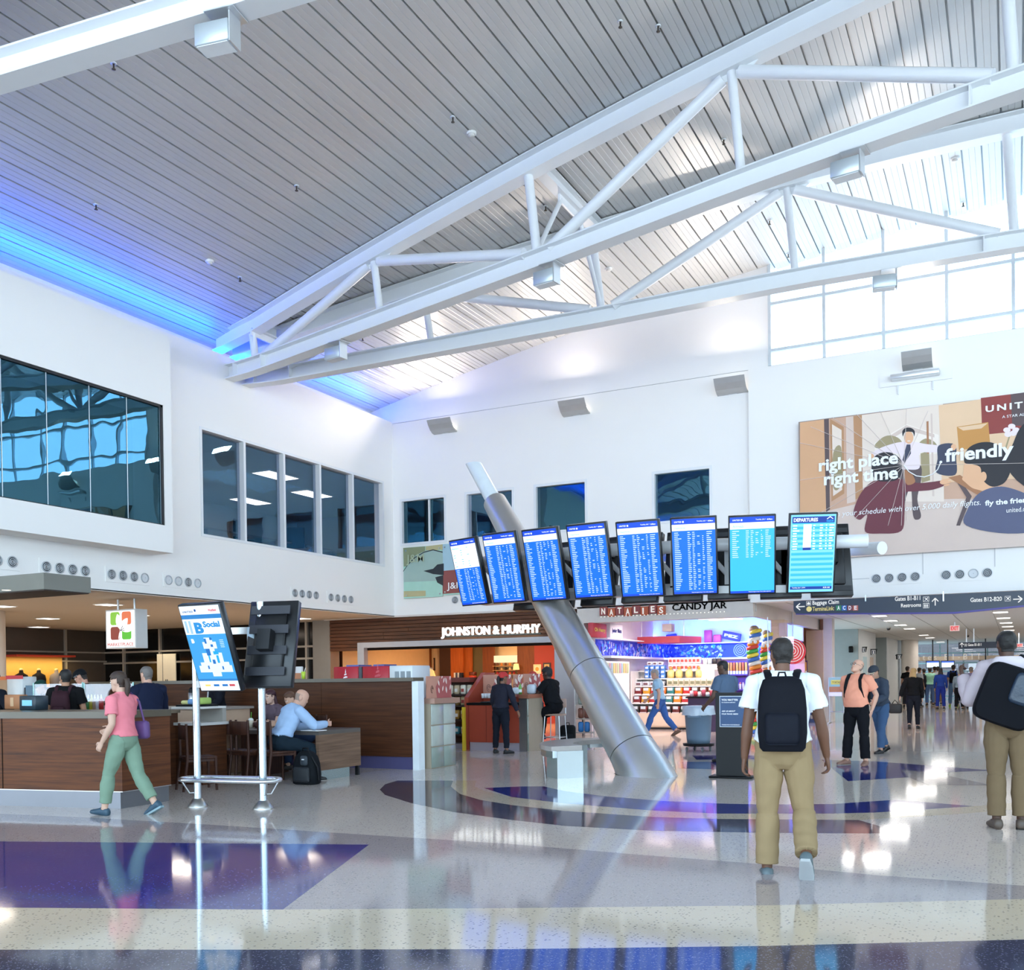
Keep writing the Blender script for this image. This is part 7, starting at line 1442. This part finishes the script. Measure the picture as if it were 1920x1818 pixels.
    body = bpy.data.objects.new('person', me); COL.objects.link(body); body.location = (at_[0], at_[1], at_[2] if len(at_) > 2 else 0); tag(body, label, 'person', group)
    faces = [tuple(p.vertices) for p in me.polygons]
    def shell(name, mask, offs, m, rim=True, wrinkle=0.0):
        sel = [f for f in faces if all(mask[v] for v in f)]
        if not sel: return None
        ids = sorted({v for f in sel for v in f}); mp = {v: i for i, v in enumerate(ids)}; ids = np.array(ids)
        o_ = offs[ids] if isinstance(offs, np.ndarray) else np.full(len(ids), offs)
        if wrinkle: o_ = o_+wob(co[ids], 42, wrinkle)+wob(co[ids], 17, wrinkle)
        pos = co[ids]+no[ids]*o_[:, None]; bm = bmesh.new(); vs = [bm.verts.new(W_(p)) for p in pos]; inner = {}
        for f in sel:
            try: bm.faces.new([vs[mp[v]] for v in f])
            except ValueError: pass
        if rim:
            be = [e for e in bm.edges if len(e.link_faces) == 1]; idx = {v: i for i, v in enumerate(vs)}
            for e in be:
                q = []
                for v in e.verts:
                    if v not in inner: i = idx[v]; inner[v] = bm.verts.new(W_(co[ids[i]]+no[ids[i]]*(-.004)))
                    q.append(inner[v])
                try: bm.faces.new([e.verts[1], e.verts[0], q[0], q[1]])
                except ValueError: pass
        bmesh.ops.recalc_face_normals(bm, faces=bm.faces)
        for f in bm.faces: f.smooth = True
        me2 = bpy.data.meshes.new(name); bm.to_mesh(me2); bm.free(); me2.materials.append(m); o = bpy.data.objects.new(name, me2); COL.objects.link(o); o.parent = body; return o
    isn = lambda *p: np.isin(names, p)
    waist = .985
    top = (isn('torso') & (rz > waist-.03)) | (isn('thighL', 'thighR') & (rz > waist+.02) & (tt < .10)); sl = {'short': .62, 'none': .0, 'long': 2.0}[K['sleeve']]
    arm = (isn('uarmL', 'uarmR') & (tt < sl)) if sl < 1 else (isn('uarmL', 'uarmR') | (isn('farmL', 'farmR') & (tt < .96)))
    if sl == 0: arm = isn('uarmL', 'uarmR') & (tt < .12)
    topm = top | arm | (isn('neck') & (tt < .25))
    hem = np.clip((1.12-rz)/.14, 0, 1)*isn('torso'); offs = .012+.012*hem+isn('uarmL', 'uarmR')*(.006+.010*np.clip((tt-.3)/.3, 0, 1))*(.6 if K['sleeve'] == 'long' else 1)
    if K.get('loose'): offs = offs+K['loose']*(~isn('neck'))
    if K['top']: shell('shirt', topm, offs, mat(K['top'], .8, var=.08, scale=5, bump=.15), True, .004)
    lg = (isn('torso') & (rz <= waist+.02)) | isn('thighL', 'thighR') & ((rz <= waist+.03) | (tt > .06)) | (isn('shankL', 'shankR') & (tt < K.get('cuff', .94)))
    lo = .009+isn('shankL', 'shankR')*(.010+.012*tt)*K.get('leg_loose', 1)+isn('thighL', 'thighR')*.007
    shell('trousers', lg, lo, mat(K['legs'], .85, var=.1, scale=5, bump=.15), True, .0035)
    for sd in 'LR':
        shm = isn('foot'+sd); shell('shoe', shm, .009, mat(K['shoes'], .5, var=.06), True)
        fo = J[sd+'fo']; m = MB(); m.prism([(-.04, -.06), (-.03, -.078), (.03, -.078), (.045, 0), (.052, .10), (.045, .17), (.02, .205), (-.02, .205), (-.045, .17), (-.052, .10), (-.045, 0)], -.098, -.074, 'z'); m.v = [tuple(W_(fo(v))) for v in m.v]; o = m.build('shoe_sole', mat(K['sole'], .6), body)
    if K['belt']:
        shell('belt', isn('torso') & (rz > waist-.025) & (rz < waist+.012), .016, mat(K['belt'], .5), True)
    hl = (co-hc) @ Rh; hz, hy, hx = hl[:, 2], hl[:, 1], np.abs(hl[:, 0]); head = isn('head', 'neck')
    st = K['style']; ear = (np.abs(hy+.008) < .03) & (hz < .03) & (hx > .066)
    hairm = head & ~ear & (((hz > .052) & (hy < .082)) | ((hz > .005) & (hy < .035) & (hx > .05)) | ((hz > -.03) & (hy < -.01)) | ((hz > -.075) & (hy < -.045)))
    hm = mat(K['hair'], .6, var=.25, scale=40, bump=.3)
    if st in ('short', 'buzz', 'long', 'pony', 'bun', 'afro'): shell('hair', hairm, {'short': .014, 'buzz': .007, 'long': .02, 'pony': .013, 'bun': .014, 'afro': .028}[st]+.0015*np.sin(co[:, 0]*90+2*np.sin(co[:, 2]*50)), hm)
    if st == 'fringe': shell('hair', head & ~ear & (hz < .045) & (hz > -.06) & (hy < .01) & ((hx > .05) | (hy < -.03)), .005, hm)
    H = lambda q: W_(hc+Rh @ np.array(q, float))
    if st == 'long':
        m = MB(); m.rings([[H((a*math.cos(2*PI*k/16), y+c*math.sin(2*PI*k/16), z)) for k in range(16)] for z, a, c, y in ((.05, .06, .03, -.07), (-.02, .088, .042, -.062), (-.10, .10, .04, -.06), (-.19, .11, .036, -.072), (-.26, .10, .03, -.082), (-.31, .06, .016, -.085))]); m.build('hair_length', hm, body)
    if st == 'pony' or K.get('pony'):
        m = MB(); m.tube([H(q) for q in ((0, -.09, .02), (0, -.13, .01), (0, -.135, -.06), (0, -.115, -.15), (0, -.10, -.22))], [.02, .03, .032, .026, .008], 10); m.build('ponytail', hm, body)
    if st == 'bun': m = MB(); m.ball((0, -.075, .085), .045, .045, .042, 14, M=M4); m.v = [tuple(W_(v)) for v in m.v]; m.build('hair_bun', hm, body)
    if K.get('cap'):
        shell('cap', head & ((hz > .034) | ((hz > .0) & (hy < -.02))) & ~ear, .024, mat(K['cap'], .7, var=.06), True); fl_ = -1 if K.get('capback') else 1
        m = MB(); n_ = 10; ua = [(.075*math.cos(PI*k/n_), fl_*(.07+.075*math.sin(PI*k/n_)), .046) for k in range(n_+1)]; vs = [H(q) for q in ua]+[H((q[0], q[1], q[2]-.008)) for q in ua]; m.add(vs, [list(range(n_+1)), list(range(n_+1, 2*n_+2))[::-1]]+[(k, k+1, k+n_+2, k+n_+1) for k in range(n_)]); m.build('cap_brim', mat(K.get('brim', K['cap']), .7), body)
    if K['eyes']:
        for sx in (-1, 1):
            m = MB(); m.ball((sx*.031, .084, .0), .013, .010, .009, 10, M=M4); m.v = [tuple(W_(v)) for v in m.v]; e = m.build('eye', mat('#efeae6', .3), body); m = MB(); m.ball((sx*.031, .0925, .0), .0055, .003, .0055, 8, M=M4); m.v = [tuple(W_(v)) for v in m.v]; m.build('iris', mat('#3a3026', .3), e)
        m = MB(); m.ball((0, .099, -.068), .022, .004, .005, 10, M=M4); m.v = [tuple(W_(v)) for v in m.v]; m.build('lips', mat(K.get('lips', '#a8665a'), .5), body)
        m = MB()
        for sx in (-1, 1): m.tube([H((sx*.014, .097, .022)), H((sx*.03, .099, .028)), H((sx*.047, .088, .022))], .004, 6)
        m.build('eyebrows', hm, body)
    if K.get('glasses'):
        m = MB()
        for sx in (-1, 1):
            m.tube([H((sx*.032+.024*math.cos(q), .108, .0+.017*math.sin(q))) for q in [2*PI*k/14 for k in range(14)]], .002, 5, closed=True); m.tube([H((sx*.056, .106, .004)), H((sx*.08, .06, .006)), H((sx*.082, -.01, .0))], .002, 5)
        m.tube([H((-.009, .108, .003)), H((.009, .108, .003))], .002, 5); m.build('glasses', mat('#4a4d52', .3, .6), body)
    if K.get('headband'): shell('headband', head & (hz > .028) & (hz < .05), .022, mat(K['headband'], .7))
    if K.get('collar'): m = MB(); c_ = tr((0, -.006, 1.478)); m.tube([W_(c_+Xt*.068*math.cos(q)+Yt*.064*math.sin(q)+np.array([0, 0, .012*math.sin(q)*-1])) for q in [2*PI*k/18 for k in range(18)]], .014*s, 8, closed=True); m.build('collar', mat(K['collar'], .8), body)
    if K.get('apron'): shell('apron', (isn('torso') & (co[:, 1] > .03) & (rz < 1.36) & (np.abs(co[:, 0]) < .125)) | (isn('thighL', 'thighR') & (co[:, 1] > .0) & (tt < .6)), .032, mat(K['apron'], .8), True)
    if K.get('tie'): m = MB(); q = [tr((x, y, z)) for x, y, z in ((-.02, .105, 1.42), (.02, .105, 1.42), (.036, .150, 1.10), (0, .152, 1.05), (-.036, .150, 1.10))]; m.add([W_(v+Yt*.02) for v in q]+[W_(v+Yt*.012) for v in q], [(0, 1, 2, 3, 4), (9, 8, 7, 6, 5)]+[(i, (i+1) % 5, (i+1) % 5+5, i+5) for i in range(5)]); m.build('tie', mat(K['tie'], .6), body)
    def loc(p):                                     # a point given in the upright torso -> world
        return W_(tr(p))+np.array(body.location)
    body_info[body.name] = dict(loc=loc, J={k: (W_(v)+np.array(body.location)) for k, v in J.items() if isinstance(v, np.ndarray)}, s=s)
    return body
body_info = {}
def backpack(p, label, c='#15171c', w=.30, h=.44, d=.17, z0=1.0, straps=True, pocket=True, c2=None, y0=-.135, trim=None):
    I = body_info[p.name]; loc = I['loc']; o0 = loc((0, 0, 1.2)); t = thing('backpack', label, 'backpack', tuple(o0)); m1 = mat(c, .75, var=.15, scale=8, bump=.2)
    def part(name, mb, m): mb.v = [tuple(loc(v)-o0) for v in mb.v]; return mb.build(name, m, t)
    rs = []
    for z, a, b in ((0, .80, .55), (.02, .93, .85), (.10, 1, 1), (.25, .99, .98), (.36, .92, .82), (.42, .78, .62), (h, .45, .3)):
        rs.append([(w/2*a*np.sign(math.cos(q))*abs(math.cos(q))**.6, y0-d/2*.9-d/2*b*np.sign(math.sin(q))*abs(math.sin(q))**.6, z0+z*h/.44*(1 if z < h else .44/h)) for q in [2*PI*k/24 for k in range(24)]])
    part('main_body', MB().rings(rs), m1)
    if pocket: part('pocket', MB().rbox(-w*.36, w*.36, y0-d*1.12, y0-d*.85, z0+.04, z0+h*.5, .035, 2), mat(c2 or c, .7, var=.2, scale=9, bump=.2))
    if trim: part('trim_patch', MB().rbox(-w*.12, w*.2, y0-d*1.2, y0-d*1.1, z0+h*.28, z0+h*.34, .008, 1), mat(trim, .5))
    part('grab_loop', MB().tube([(-.03, y0-.05, z0+h-.01), (-.02, y0-.06, z0+h+.03), (.02, y0-.06, z0+h+.03), (.03, y0-.05, z0+h-.01)], .007, 6), m1)
    if straps:
        for sx in (-1, 1):
            part('shoulder_strap', MB().tube([(sx*.085, y0-.01, z0+h*.88), (sx*.098, -.085, 1.475), (sx*.105, -.02, 1.505), (sx*.108, .05, 1.49), (sx*.112, .125, 1.40), (sx*.13, .148, 1.28), (sx*.165, .10, 1.12), (sx*.172, -.02, 1.06), (sx*.13, y0-.01, z0+.06)], [.022, .03, .032, .032, .03, .026, .014, .012, .012], 10, flat=.45), m1)
    return t
def stand_at(px, py): q = fl(px, py); return (float(q[0]), float(q[1]))
D = math.radians
NEAR = .0075
WALKL = dict(LL=((22, 2), (14, 2)), RL=((-14, 2), (-42, 2)), RF=(-4, -32), LF=(4, 8))
# 1 the walking man in the white shirt
p = person('man walking away in a white T-shirt and khaki trousers with a black backpack', stand_at(1470, 1636), D(101), 1.80, dict(lean=5, head=(12, -4), LL=((2, 2), (-3, 1)), RL=((6, 6), (-46, 2)), RF=(-4, -48), LF=(6, 0), LA=((-6, 11), (4, 6)), RA=((4, 15), (14, 9)), wide=1.08, curl=30), dict(skin='#6b4632', hair='#1c1512', style='buzz', top='#e6e8ec', legs='#97805f', shoes='#59666b', sole='#e4e6e6', loose=.012, leg_loose=1.5), NEAR)
backpack(p, 'black backpack on the man in the white T-shirt', '#14151c', .34, .52, .16, .93, c2='#171922')
# 2 the man in the salmon shirt
p = person('man in a salmon shirt and black trousers looking up with hands in pockets', stand_at(1607, 1434), D(252), 1.72, dict(lean=-2, head=(-22, 24), belly=.035, wide=1.1, LL=((3, 5), (2, 4)), RL=((2, 6), (0, 5)), LF=(14, 0), RF=(-20, 0), LA=((-24, 17), (10, -13)), RA=((-24, 17), (10, -13)), curl=8), dict(skin='#d7a58c', hair='#8a7b70', style='fringe', top='#f2a184', legs='#17171b', shoes='#8f6a5a', sole='#d9cdbc', belt='#5a3020', collar='#f2a184', eyes=True, glasses=True, loose=.012, leg_loose=1.3), NEAR)
backpack(p, 'black backpack on the man in the salmon shirt', '#17181c', .28, .42, .13, 1.0)
# 3 the man in the pale hooded jacket at the right edge
p = person('man in a pale hooded jacket and brown trousers standing at the right edge', stand_at(1891, 1553), D(98), 1.86, dict(lean=1, head=(6, -2), LL=((0, 1), (-2, 0)), RL=((2, 2), (0, 0)), LF=(8, 0), RF=(-12, 0), LA=((6, 26), (146, 10)), RA=((20, 20), (80, -10)), LC=70, LN=(1, .2, .2), curl=35), dict(skin='#4f3426', hair='#120e0c', style='buzz', top='#b9aab0', sleeve='long', legs='#75624a', shoes='#54463c', sole='#3a342e', loose=.02, leg_loose=1.2), NEAR)
I = body_info[p.name]; loc = I['loc']
m = MB(); rs = [[tuple(loc((a*math.cos(2*PI*k/18), -.075+c*math.sin(2*PI*k/18)-e, z))) for k in range(18)] for z, a, c, e in ((1.40, .13, .05, .02), (1.44, .15, .075, .02), (1.49, .135, .08, .01), (1.52, .10, .07, 0))]; m.rings(rs); o = m.build('hood', mat('#cfc3ca', .8, bump=.2), None); o.parent = p; o.matrix_basis = Matrix.Translation(Vector(p.location)).inverted()
o0 = loc((0, -.2, 1.2)); t = thing('messenger_bag', 'big black square bag slung across the back of the man in the pale hooded jacket', 'bag', tuple(o0)); BAGM = mat('#0d0e14', .75, var=.2, scale=6, bump=.2)
def slant(x, z, y): a = -.36; return tuple(loc((-.025+x*math.cos(a)-z*math.sin(a), y, 1.17+x*math.sin(a)+z*math.cos(a)))-o0)
m = MB(); rs = []
for y, k in ((-.15, .92), (-.17, 1), (-.25, 1), (-.28, .93)): rs.append([slant(.235*k*np.sign(math.cos(q))*abs(math.cos(q))**.35, .265*k*np.sign(math.sin(q))*abs(math.sin(q))**.35, y) for q in [2*PI*j/28 for j in range(28)]])
m.rings(rs).build('bag_body', BAGM, t); m = MB(); m.rings([[slant(.09+.10*k*np.sign(math.cos(q))*abs(math.cos(q))**.4, .09+.14*k*np.sign(math.sin(q))*abs(math.sin(q))**.4, y) for q in [2*PI*j/20 for j in range(20)]] for y, k in ((-.275, 1), (-.30, .96), (-.305, .8))]).build('shiny_flap', mat('#16273a', .35, var=.4, scale=12, bump=.5), t)
m = MB(); m.tube([tuple(loc(q)-o0) for q in ((.20, -.17, 1.36), (.16, -.12, 1.46), (.12, -.02, 1.53), (.06, .10, 1.46), (-.06, .145, 1.28), (-.17, .10, 1.10), (-.18, -.10, 1.02))], .024, 8, flat=.4).build('strap', BAGM, t)
# 4 the passer-by in pink
p = person('woman in a pink top and green patterned trousers walking left past the wooden bar', stand_at(234, 1527), D(187), 1.63, dict(lean=3, head=(0, -6), LL=((20, 2), (8, 2)), RL=((-16, 2), (-34, 2)), LF=(0, 6), RF=(0, -28), LA=((-10, 10), (34, 2)), RA=((18, 8), (70, -6))), dict(skin='#cda58e', hair='#3b2a20', style='pony', top='#e8848e', legs='#7d9580', shoes='#2f4a5c', sole='#b9d3dc', eyes=True, cuff=.86), .009)
J_ = body_info[p.name]; loc = J_['loc']; o0 = loc((.23, 0, 1.05)); t = thing('shoulder_bag', 'purple shoulder bag on the woman in the pink top', 'bag', tuple(o0)); m = MB(); m.rbox(.20, .30, -.17, .13, .92, 1.14, .04, 2); m.v = [tuple(loc(v)-o0) for v in m.v]; m.build('bag_body', mat('#5d3f73', .6, var=.2, scale=9), t); m = MB(); m.tube([tuple(loc(q)-o0) for q in ((.24, -.12, 1.12), (.19, -.10, 1.38), (.16, -.01, 1.49), (.19, .08, 1.38), (.24, .08, 1.12))], .012, 8); m.build('strap', mat('#5d3f73', .6), t)
# 5 the woman in the red cap, 6 the man on the stool, and the clerk
person('woman in a red cap and dark sweatshirt standing at the red counter', stand_at(940, 1412), D(88), 1.60, dict(lean=8, head=(-24, -6), LL=((2, 5), (-2, 3)), RL=((-2, 6), (-4, 4)), LA=((8, 14), (30, 4)), RA=((-4, 24), (18, 14)), LF=(18, 0), RF=(-22, 0), wide=.98), dict(skin='#8a5f48', hair='#14100f', style='short', pony=True, top='#2b2c38', sleeve='long', legs='#1d212b', shoes='#1d1e22', sole='#26272b', cap='#c9403f', loose=.008, leg_loose=.5), .009)
p = person('heavy man in black seated on the bar stool with his arm on the copper counter', (float(sp_[0]), float(sp_[1]), 0), D(172), 1.76, dict(lean=14, head=(4, -8), belly=.04, wide=1.15, LL=((62, 8), (-6, 4)), RL=((66, 6), (8, 4)), LA=((38, 10), (76, -8)), RA=((46, 12), (80, -14)), LF=(0, -10), RF=(0, -4), curl=40), dict(skin='#4b3227', hair='#120e0d', style='afro', top='#16171a', legs='#141519', shoes='#1b1b22', sole='#5a4a8a', loose=.012, eyes=True), .009, zseat=.755)
sb = fl(1065, 1396); t = thing('backpack', 'black backpack standing on the floor beside the bar stool', 'backpack', (float(sb[0]), float(sb[1]), 0), .3); MB().rbox(-.17, .17, -.12, .12, 0, .44, .07, 3).build('main_body', mat('#16181b', .75, bump=.2), t); MB().rbox(-.13, .13, -.16, -.1, .05, .25, .03, 2).build('pocket', mat('#1c1f23', .7), t); MB().tube([(-.04, 0, .43), (-.03, 0, .49), (.03, 0, .49), (.04, 0, .43)], .01, 6).build('grab_loop', BLACK, t)
person('clerk behind the red counter, half hidden by the woman in the red cap', (float(P_(968)), y_isl+1.7), D(262), 1.62, dict(lean=10, head=(0, -10), LA=((20, 10), (60, 0)), RA=((14, 12), (50, 0))), dict(skin='#b98a6c', hair='#2a1f1a', top='#3a3550', cap='#c24a40', legs='#2a2a30', eyes=True), .011)
# 7, 8 people round the candy shop
person('man in a light blue shirt and jeans striding past the candy shop', stand_at(1238, 1379), D(186), 1.72, dict(lean=8, head=(0, -14), LL=((30, 2), (18, 2)), RL=((-18, 2), (-40, 2)), LF=(0, 14), RF=(0, -30), LA=((-18, 8), (6, 4)), RA=((26, 8), (48, 2))), dict(skin='#c99c86', hair='#9a9490', style='short', top='#9fc3dd', legs='#3d62a0', shoes='#6a4a3a', sole='#8a6a52', eyes=True, loose=.01), .012)
person('man in a slate blue shirt standing behind the black sign stand', stand_at(1364, 1428), D(150), 1.74, dict(lean=4, head=(20, -12), LA=((14, 10), (50, 0)), RA=((10, 14), (34, 6))), dict(skin='#5d4234', hair='#171311', style='buzz', top='#55677f', sleeve='short', legs='#23262e', loose=.012), .011)
# 9, 10 the nearer pair in the corridor mouth
person('man in a dark jacket, jeans and pale brimmed cap looking down at papers', stand_at(1651, 1411), D(236), 1.66, dict(lean=12, head=(10, -26), LL=((14, 3), (6, 2)), RL=((-12, 3), (-30, 2)), RF=(0, -20), LA=((14, 12), (70, -6)), RA=((18, 12), (74, -8)), curl=40), dict(skin='#b98c74', hair='#3a3029', style='short', cap='#3a3f47', brim='#d9cbb0', top='#3c4452', sleeve='long', legs='#41597a', shoes='#17181b', sole='#17181b', loose=.02, eyes=True), .011)
I = body_info['person' if False else [k for k in body_info][-1]]; a = (I['J']['Lhand']+I['J']['Rhand'])/2; solo('folder', MB().rbox(-.13, .13, -.09, .09, -.006, .006, .004, 1), mat('#2f55b8', .5), 'blue folder held by the man in the pale brimmed cap', 'folder', tuple(a+np.array([0, 0, .0])), (.5, 0, .8))
p = person('woman with long fair hair in a black jacket walking down the corridor', stand_at(1713, 1366), D(94), 1.62, dict(lean=3, head=(-14, -4), LL=((-8, 2), (-26, 1)), RL=((12, 2), (6, 1)), LF=(0, -24), LA=((-26, 22), (-12, 14)), RA=((10, 8), (20, 4))), dict(skin='#c9a28c', hair='#a88a5a', style='long', top='#141416', sleeve='long', legs='#1c1e26', shoes='#121214', sole='#121214', loose=.015, leg_loose=.4), .012)
a = body_info[p.name]['J']['Lhand']; t = thing('tote_bag', 'black tote bag swinging from the hand of the fair haired woman', 'bag', tuple(a)); MB().rbox(-.28, .06, -.08, .08, -.36, -.10, .05, 2).build('bag_body', mat('#17181b', .6, bump=.2), t); MB().tube([(-.2, 0, -.12), (-.12, 0, .0), (-.02, 0, -.12)], .012, 8).build('handle', BLACK, t)
# 11 the queue at the far end
CROWD = [(1702, 1325, 1.80, 95, 'man in a black T-shirt behind the fair haired woman in the far queue', dict(top='#1b1b1d', legs='#2a2b33', skin='#b08468')), (1723, 1324, 1.74, 40, 'man in a white shirt turned to the right in the far queue', dict(top='#d9dee2', legs='#2a2f3c', skin='#c99a80')), (1733, 1322, 1.70, 100, 'dark dressed person right of the white shirted man in the far queue', dict(top='#2b2b33', legs='#20232b')), (1744, 1322, 1.74, 95, 'man in a mint green shirt and jeans in the far queue', dict(top='#a5dcc0', legs='#55729f', wide=1.1)), (1753, 1317, 1.82, 100, 'tall person in tan behind the mint green shirt', dict(top='#b08f6a', legs='#3a3a3c')), (1759, 1320, 1.80, 92, 'person in a pale grey shirt in the middle of the far queue', dict(top='#c2c6c8', legs='#7a6a58')), (1764, 1329, 1.68, 95, 'person in a long bright blue coat in the far queue', dict(top='#27408c', sleeve='long', legs='#27378c', style='long', hair='#2a2322')), (1788, 1324, 1.84, 90, 'man in a blue shirt with a black backpack in the far queue', dict(top='#3457a8', legs='#5a7ba0', shoes='#9ad04a')), (1799, 1330, 1.60, 90, 'person in a grey hooded top and black trousers in the far queue', dict(top='#7d8c98', sleeve='long', legs='#15161b', style='short', hair='#8a8f90')), (1803, 1318, 1.72, 95, 'person in dark clothes far behind the grey hooded top', dict(top='#23242c', legs='#20222b')), (1821, 1328, 1.72, 85, 'person in a grey and purple jacket at the right end of the far queue', dict(top='#8f86a8', sleeve='long', legs='#26304a', style='short', hair='#8a8078'))]
for k, (px, py, hh, fc, lab, lk) in enumerate(CROWD):
    w_ = lk.pop('wide', 1.0); p = person(lab, stand_at(px, py), D(fc), hh, dict(wide=w_, head=((k*37) % 40-20, 0), LA=((6, 10), (30 if k % 2 else 14, 2)), RA=((2, 10), (16, 4)), LL=((6*(k % 3-1), 4), (-4, 3))), lk, .018, None, 'people in the far queue')
    if k == 7: backpack(p, 'black backpack on the man in the blue shirt in the far queue', '#16181c', .30, .44, .18, .98)
# 12..20 the food hall
q = onY(9.95, 124, 1400); p = person('man in a black T-shirt with a maroon backpack standing behind the wooden bar', (float(q[0]), 9.95), D(120), 1.68, dict(lean=2, head=(34, -4), wide=1.1, LA=((2, 16), (10, 8)), RA=((4, 14), (16, 4))), dict(skin='#b58365', hair='#15110f', style='short', top='#141416', legs='#24262e', loose=.012), .009)
backpack(p, 'maroon backpack with a pink buckle on the man in the black T-shirt', '#3a2229', .27, .40, .15, 1.0, trim='#d9508a')
q = onY(11.55, 172, 1400); person('barista in a black shirt and green apron wearing a dark cap', (float(q[0]), 11.55), D(215), 1.72, dict(lean=10, head=(-10, -26), LA=((20, 12), (50, 4)), RA=((16, 16), (46, 6))), dict(skin='#c58f78', hair='#1d1715', style='short', cap='#15171b', headband='#8a8f95', top='#17191c', apron='#1f8a4a', legs='#1f2126', eyes=True), .011)
q = onY(11.6, 101, 1400); person('second barista in a dark green cap bending behind the till', (float(q[0]), 11.6), D(250), 1.56, dict(lean=16, head=(0, -22), LA=((24, 10), (60, 0)), RA=((24, 10), (60, 0))), dict(skin='#a87a60', hair='#1d1715', cap='#23443c', top='#1b1d20', apron='#1f7a46', legs='#1f2126', eyes=True), .012)
q = onY(10.02, 284, 1400); person('grey haired man in a navy suit jacket leaning on the counter', (float(q[0]), 10.02), D(158), 1.71, dict(lean=10, head=(8, -6), LA=((24, 10), (74, -4)), RA=((20, 12), (66, 0)), curl=40), dict(skin='#cf9f88', hair='#6b6460', style='buzz', top='#1a2036', sleeve='long', legs='#1c2033', loose=.016, collar='#1a2036'), .009)
q = onY(9.75, -14, 1400); person('person in a dark jacket cut off by the left edge of the picture', (float(q[0]), 9.75), D(100), 1.66, dict(LA=((4, 12), (20, 4)), RA=((10, 22), (40, 6))), dict(top='#1b1d26', sleeve='long', legs='#22242c', skin='#c99a80', loose=.01), .012)
q = onY(13.4, 409, 1400); person('man in a dark suit and pale tie standing behind the map display', (float(q[0]), 13.4), D(240), 1.80, dict(head=(10, -10), LA=((8, 12), (40, 0)), RA=((4, 14), (30, 4))), dict(top='#191b24', sleeve='long', legs='#181a22', skin='#c4967c', tie='#cfd3d8', loose=.014, eyes=True), .011)
cb = BALD.location
person('bald man in a light blue shirt bent over papers at the long table', (cb[0]+.03, cb[1]+.02, 0), D(66), 1.80, dict(lean=30, head=(-26, -26), wide=1.12, LL=((82, 8), (-4, 4)), RL=((80, 10), (2, 6)), LA=((34, 14), (84, -16)), RA=((42, 18), (92, -18)), curl=34), dict(skin='#d3a38c', hair='#9a8578', style='fringe', top='#a9c4e6', sleeve='long', legs='#1d2a34', shoes='#181818', belt='#1a1a1a', collar='#a9c4e6', loose=.012), .009, zseat=.47)
q = onY(13.3, 524, 1400); dup(BALD, (float(q[0]), 13.35, 0), 0.05, 'dark chair under the woman with dark red hair'); person('woman with dark red hair seated across the long table', (float(q[0]), 13.28, 0), D(262), 1.62, dict(lean=14, head=(0, -8), LL=((80, 8), (0, 4)), RL=((80, 8), (0, 4)), LA=((30, 10), (96, -10)), RA=((26, 10), (90, -8)), curl=30), dict(skin='#d9b09c', hair='#3a1520', style='long', top='#6a5a66', legs='#23262f', eyes=True, lips='#b0404a'), .010, zseat=.47)
q = onY(13.28, 577, 1400); c2_ = [o for o in COL.objects if o.get('label', '').startswith('dark chair beyond')][0]; c2_.location = (float(q[0])+.05, 13.3, 0); c2_.rotation_euler = (0, 0, -.45); c2_['label'] = 'dark chair under the woman in the teal top'
person('woman in a teal top with brown hair leaning over the long table', (float(q[0])+.03, 13.26, 0), D(232), 1.64, dict(lean=26, head=(14, -22), LL=((80, 8), (0, 4)), RL=((80, 8), (0, 4)), LA=((34, 10), (90, -10)), RA=((34, 12), (92, -10)), curl=34), dict(skin='#d0a48c', hair='#5a3a26', style='long', top='#2c5f80', legs='#2a3a55', eyes=True), .010, zseat=.47)
b_ = fl(566, 1471); t = thing('backpack', 'big black backpack standing on the floor beside the long table', 'backpack', (float(b_[0]), float(b_[1])+.1, 0), .15)
MB().rings([[(a*np.sign(math.cos(q))*abs(math.cos(q))**.6, c*np.sign(math.sin(q))*abs(math.sin(q))**.6+.02, z) for q in [2*PI*k/26 for k in range(26)]] for z, a, c in ((0, .17, .10), (.02, .195, .13), (.15, .20, .14), (.30, .185, .13), (.40, .155, .11), (.46, .10, .08), (.48, .05, .04))]).build('main_body', mat('#14171b', .7, var=.2, bump=.25), t)
MB().rbox(-.13, .13, -.17, -.10, .04, .26, .035, 2).build('front_pocket', mat('#181c21', .65, var=.2, bump=.2), t); MB().rbox(-.02, .10, -.155, -.10, .28, .42, .03, 2).build('upper_pocket', mat('#2a333c', .6), t); MB().tube([(-.05, 0, .46), (-.04, -.01, .52), (.04, -.01, .52), (.05, 0, .46)], .012, 8).build('grab_loop', BLACK, t); MB().box(.02, .06, -.16, -.154, .36, .375).build('logo_tag', mat('#cfd3d6', .5), t)
MB().tube([(.14, -.08, .40), (.22, -.06, .25), (.21, -.02, .06)], .012, 8).build('strap', BLACK, t)
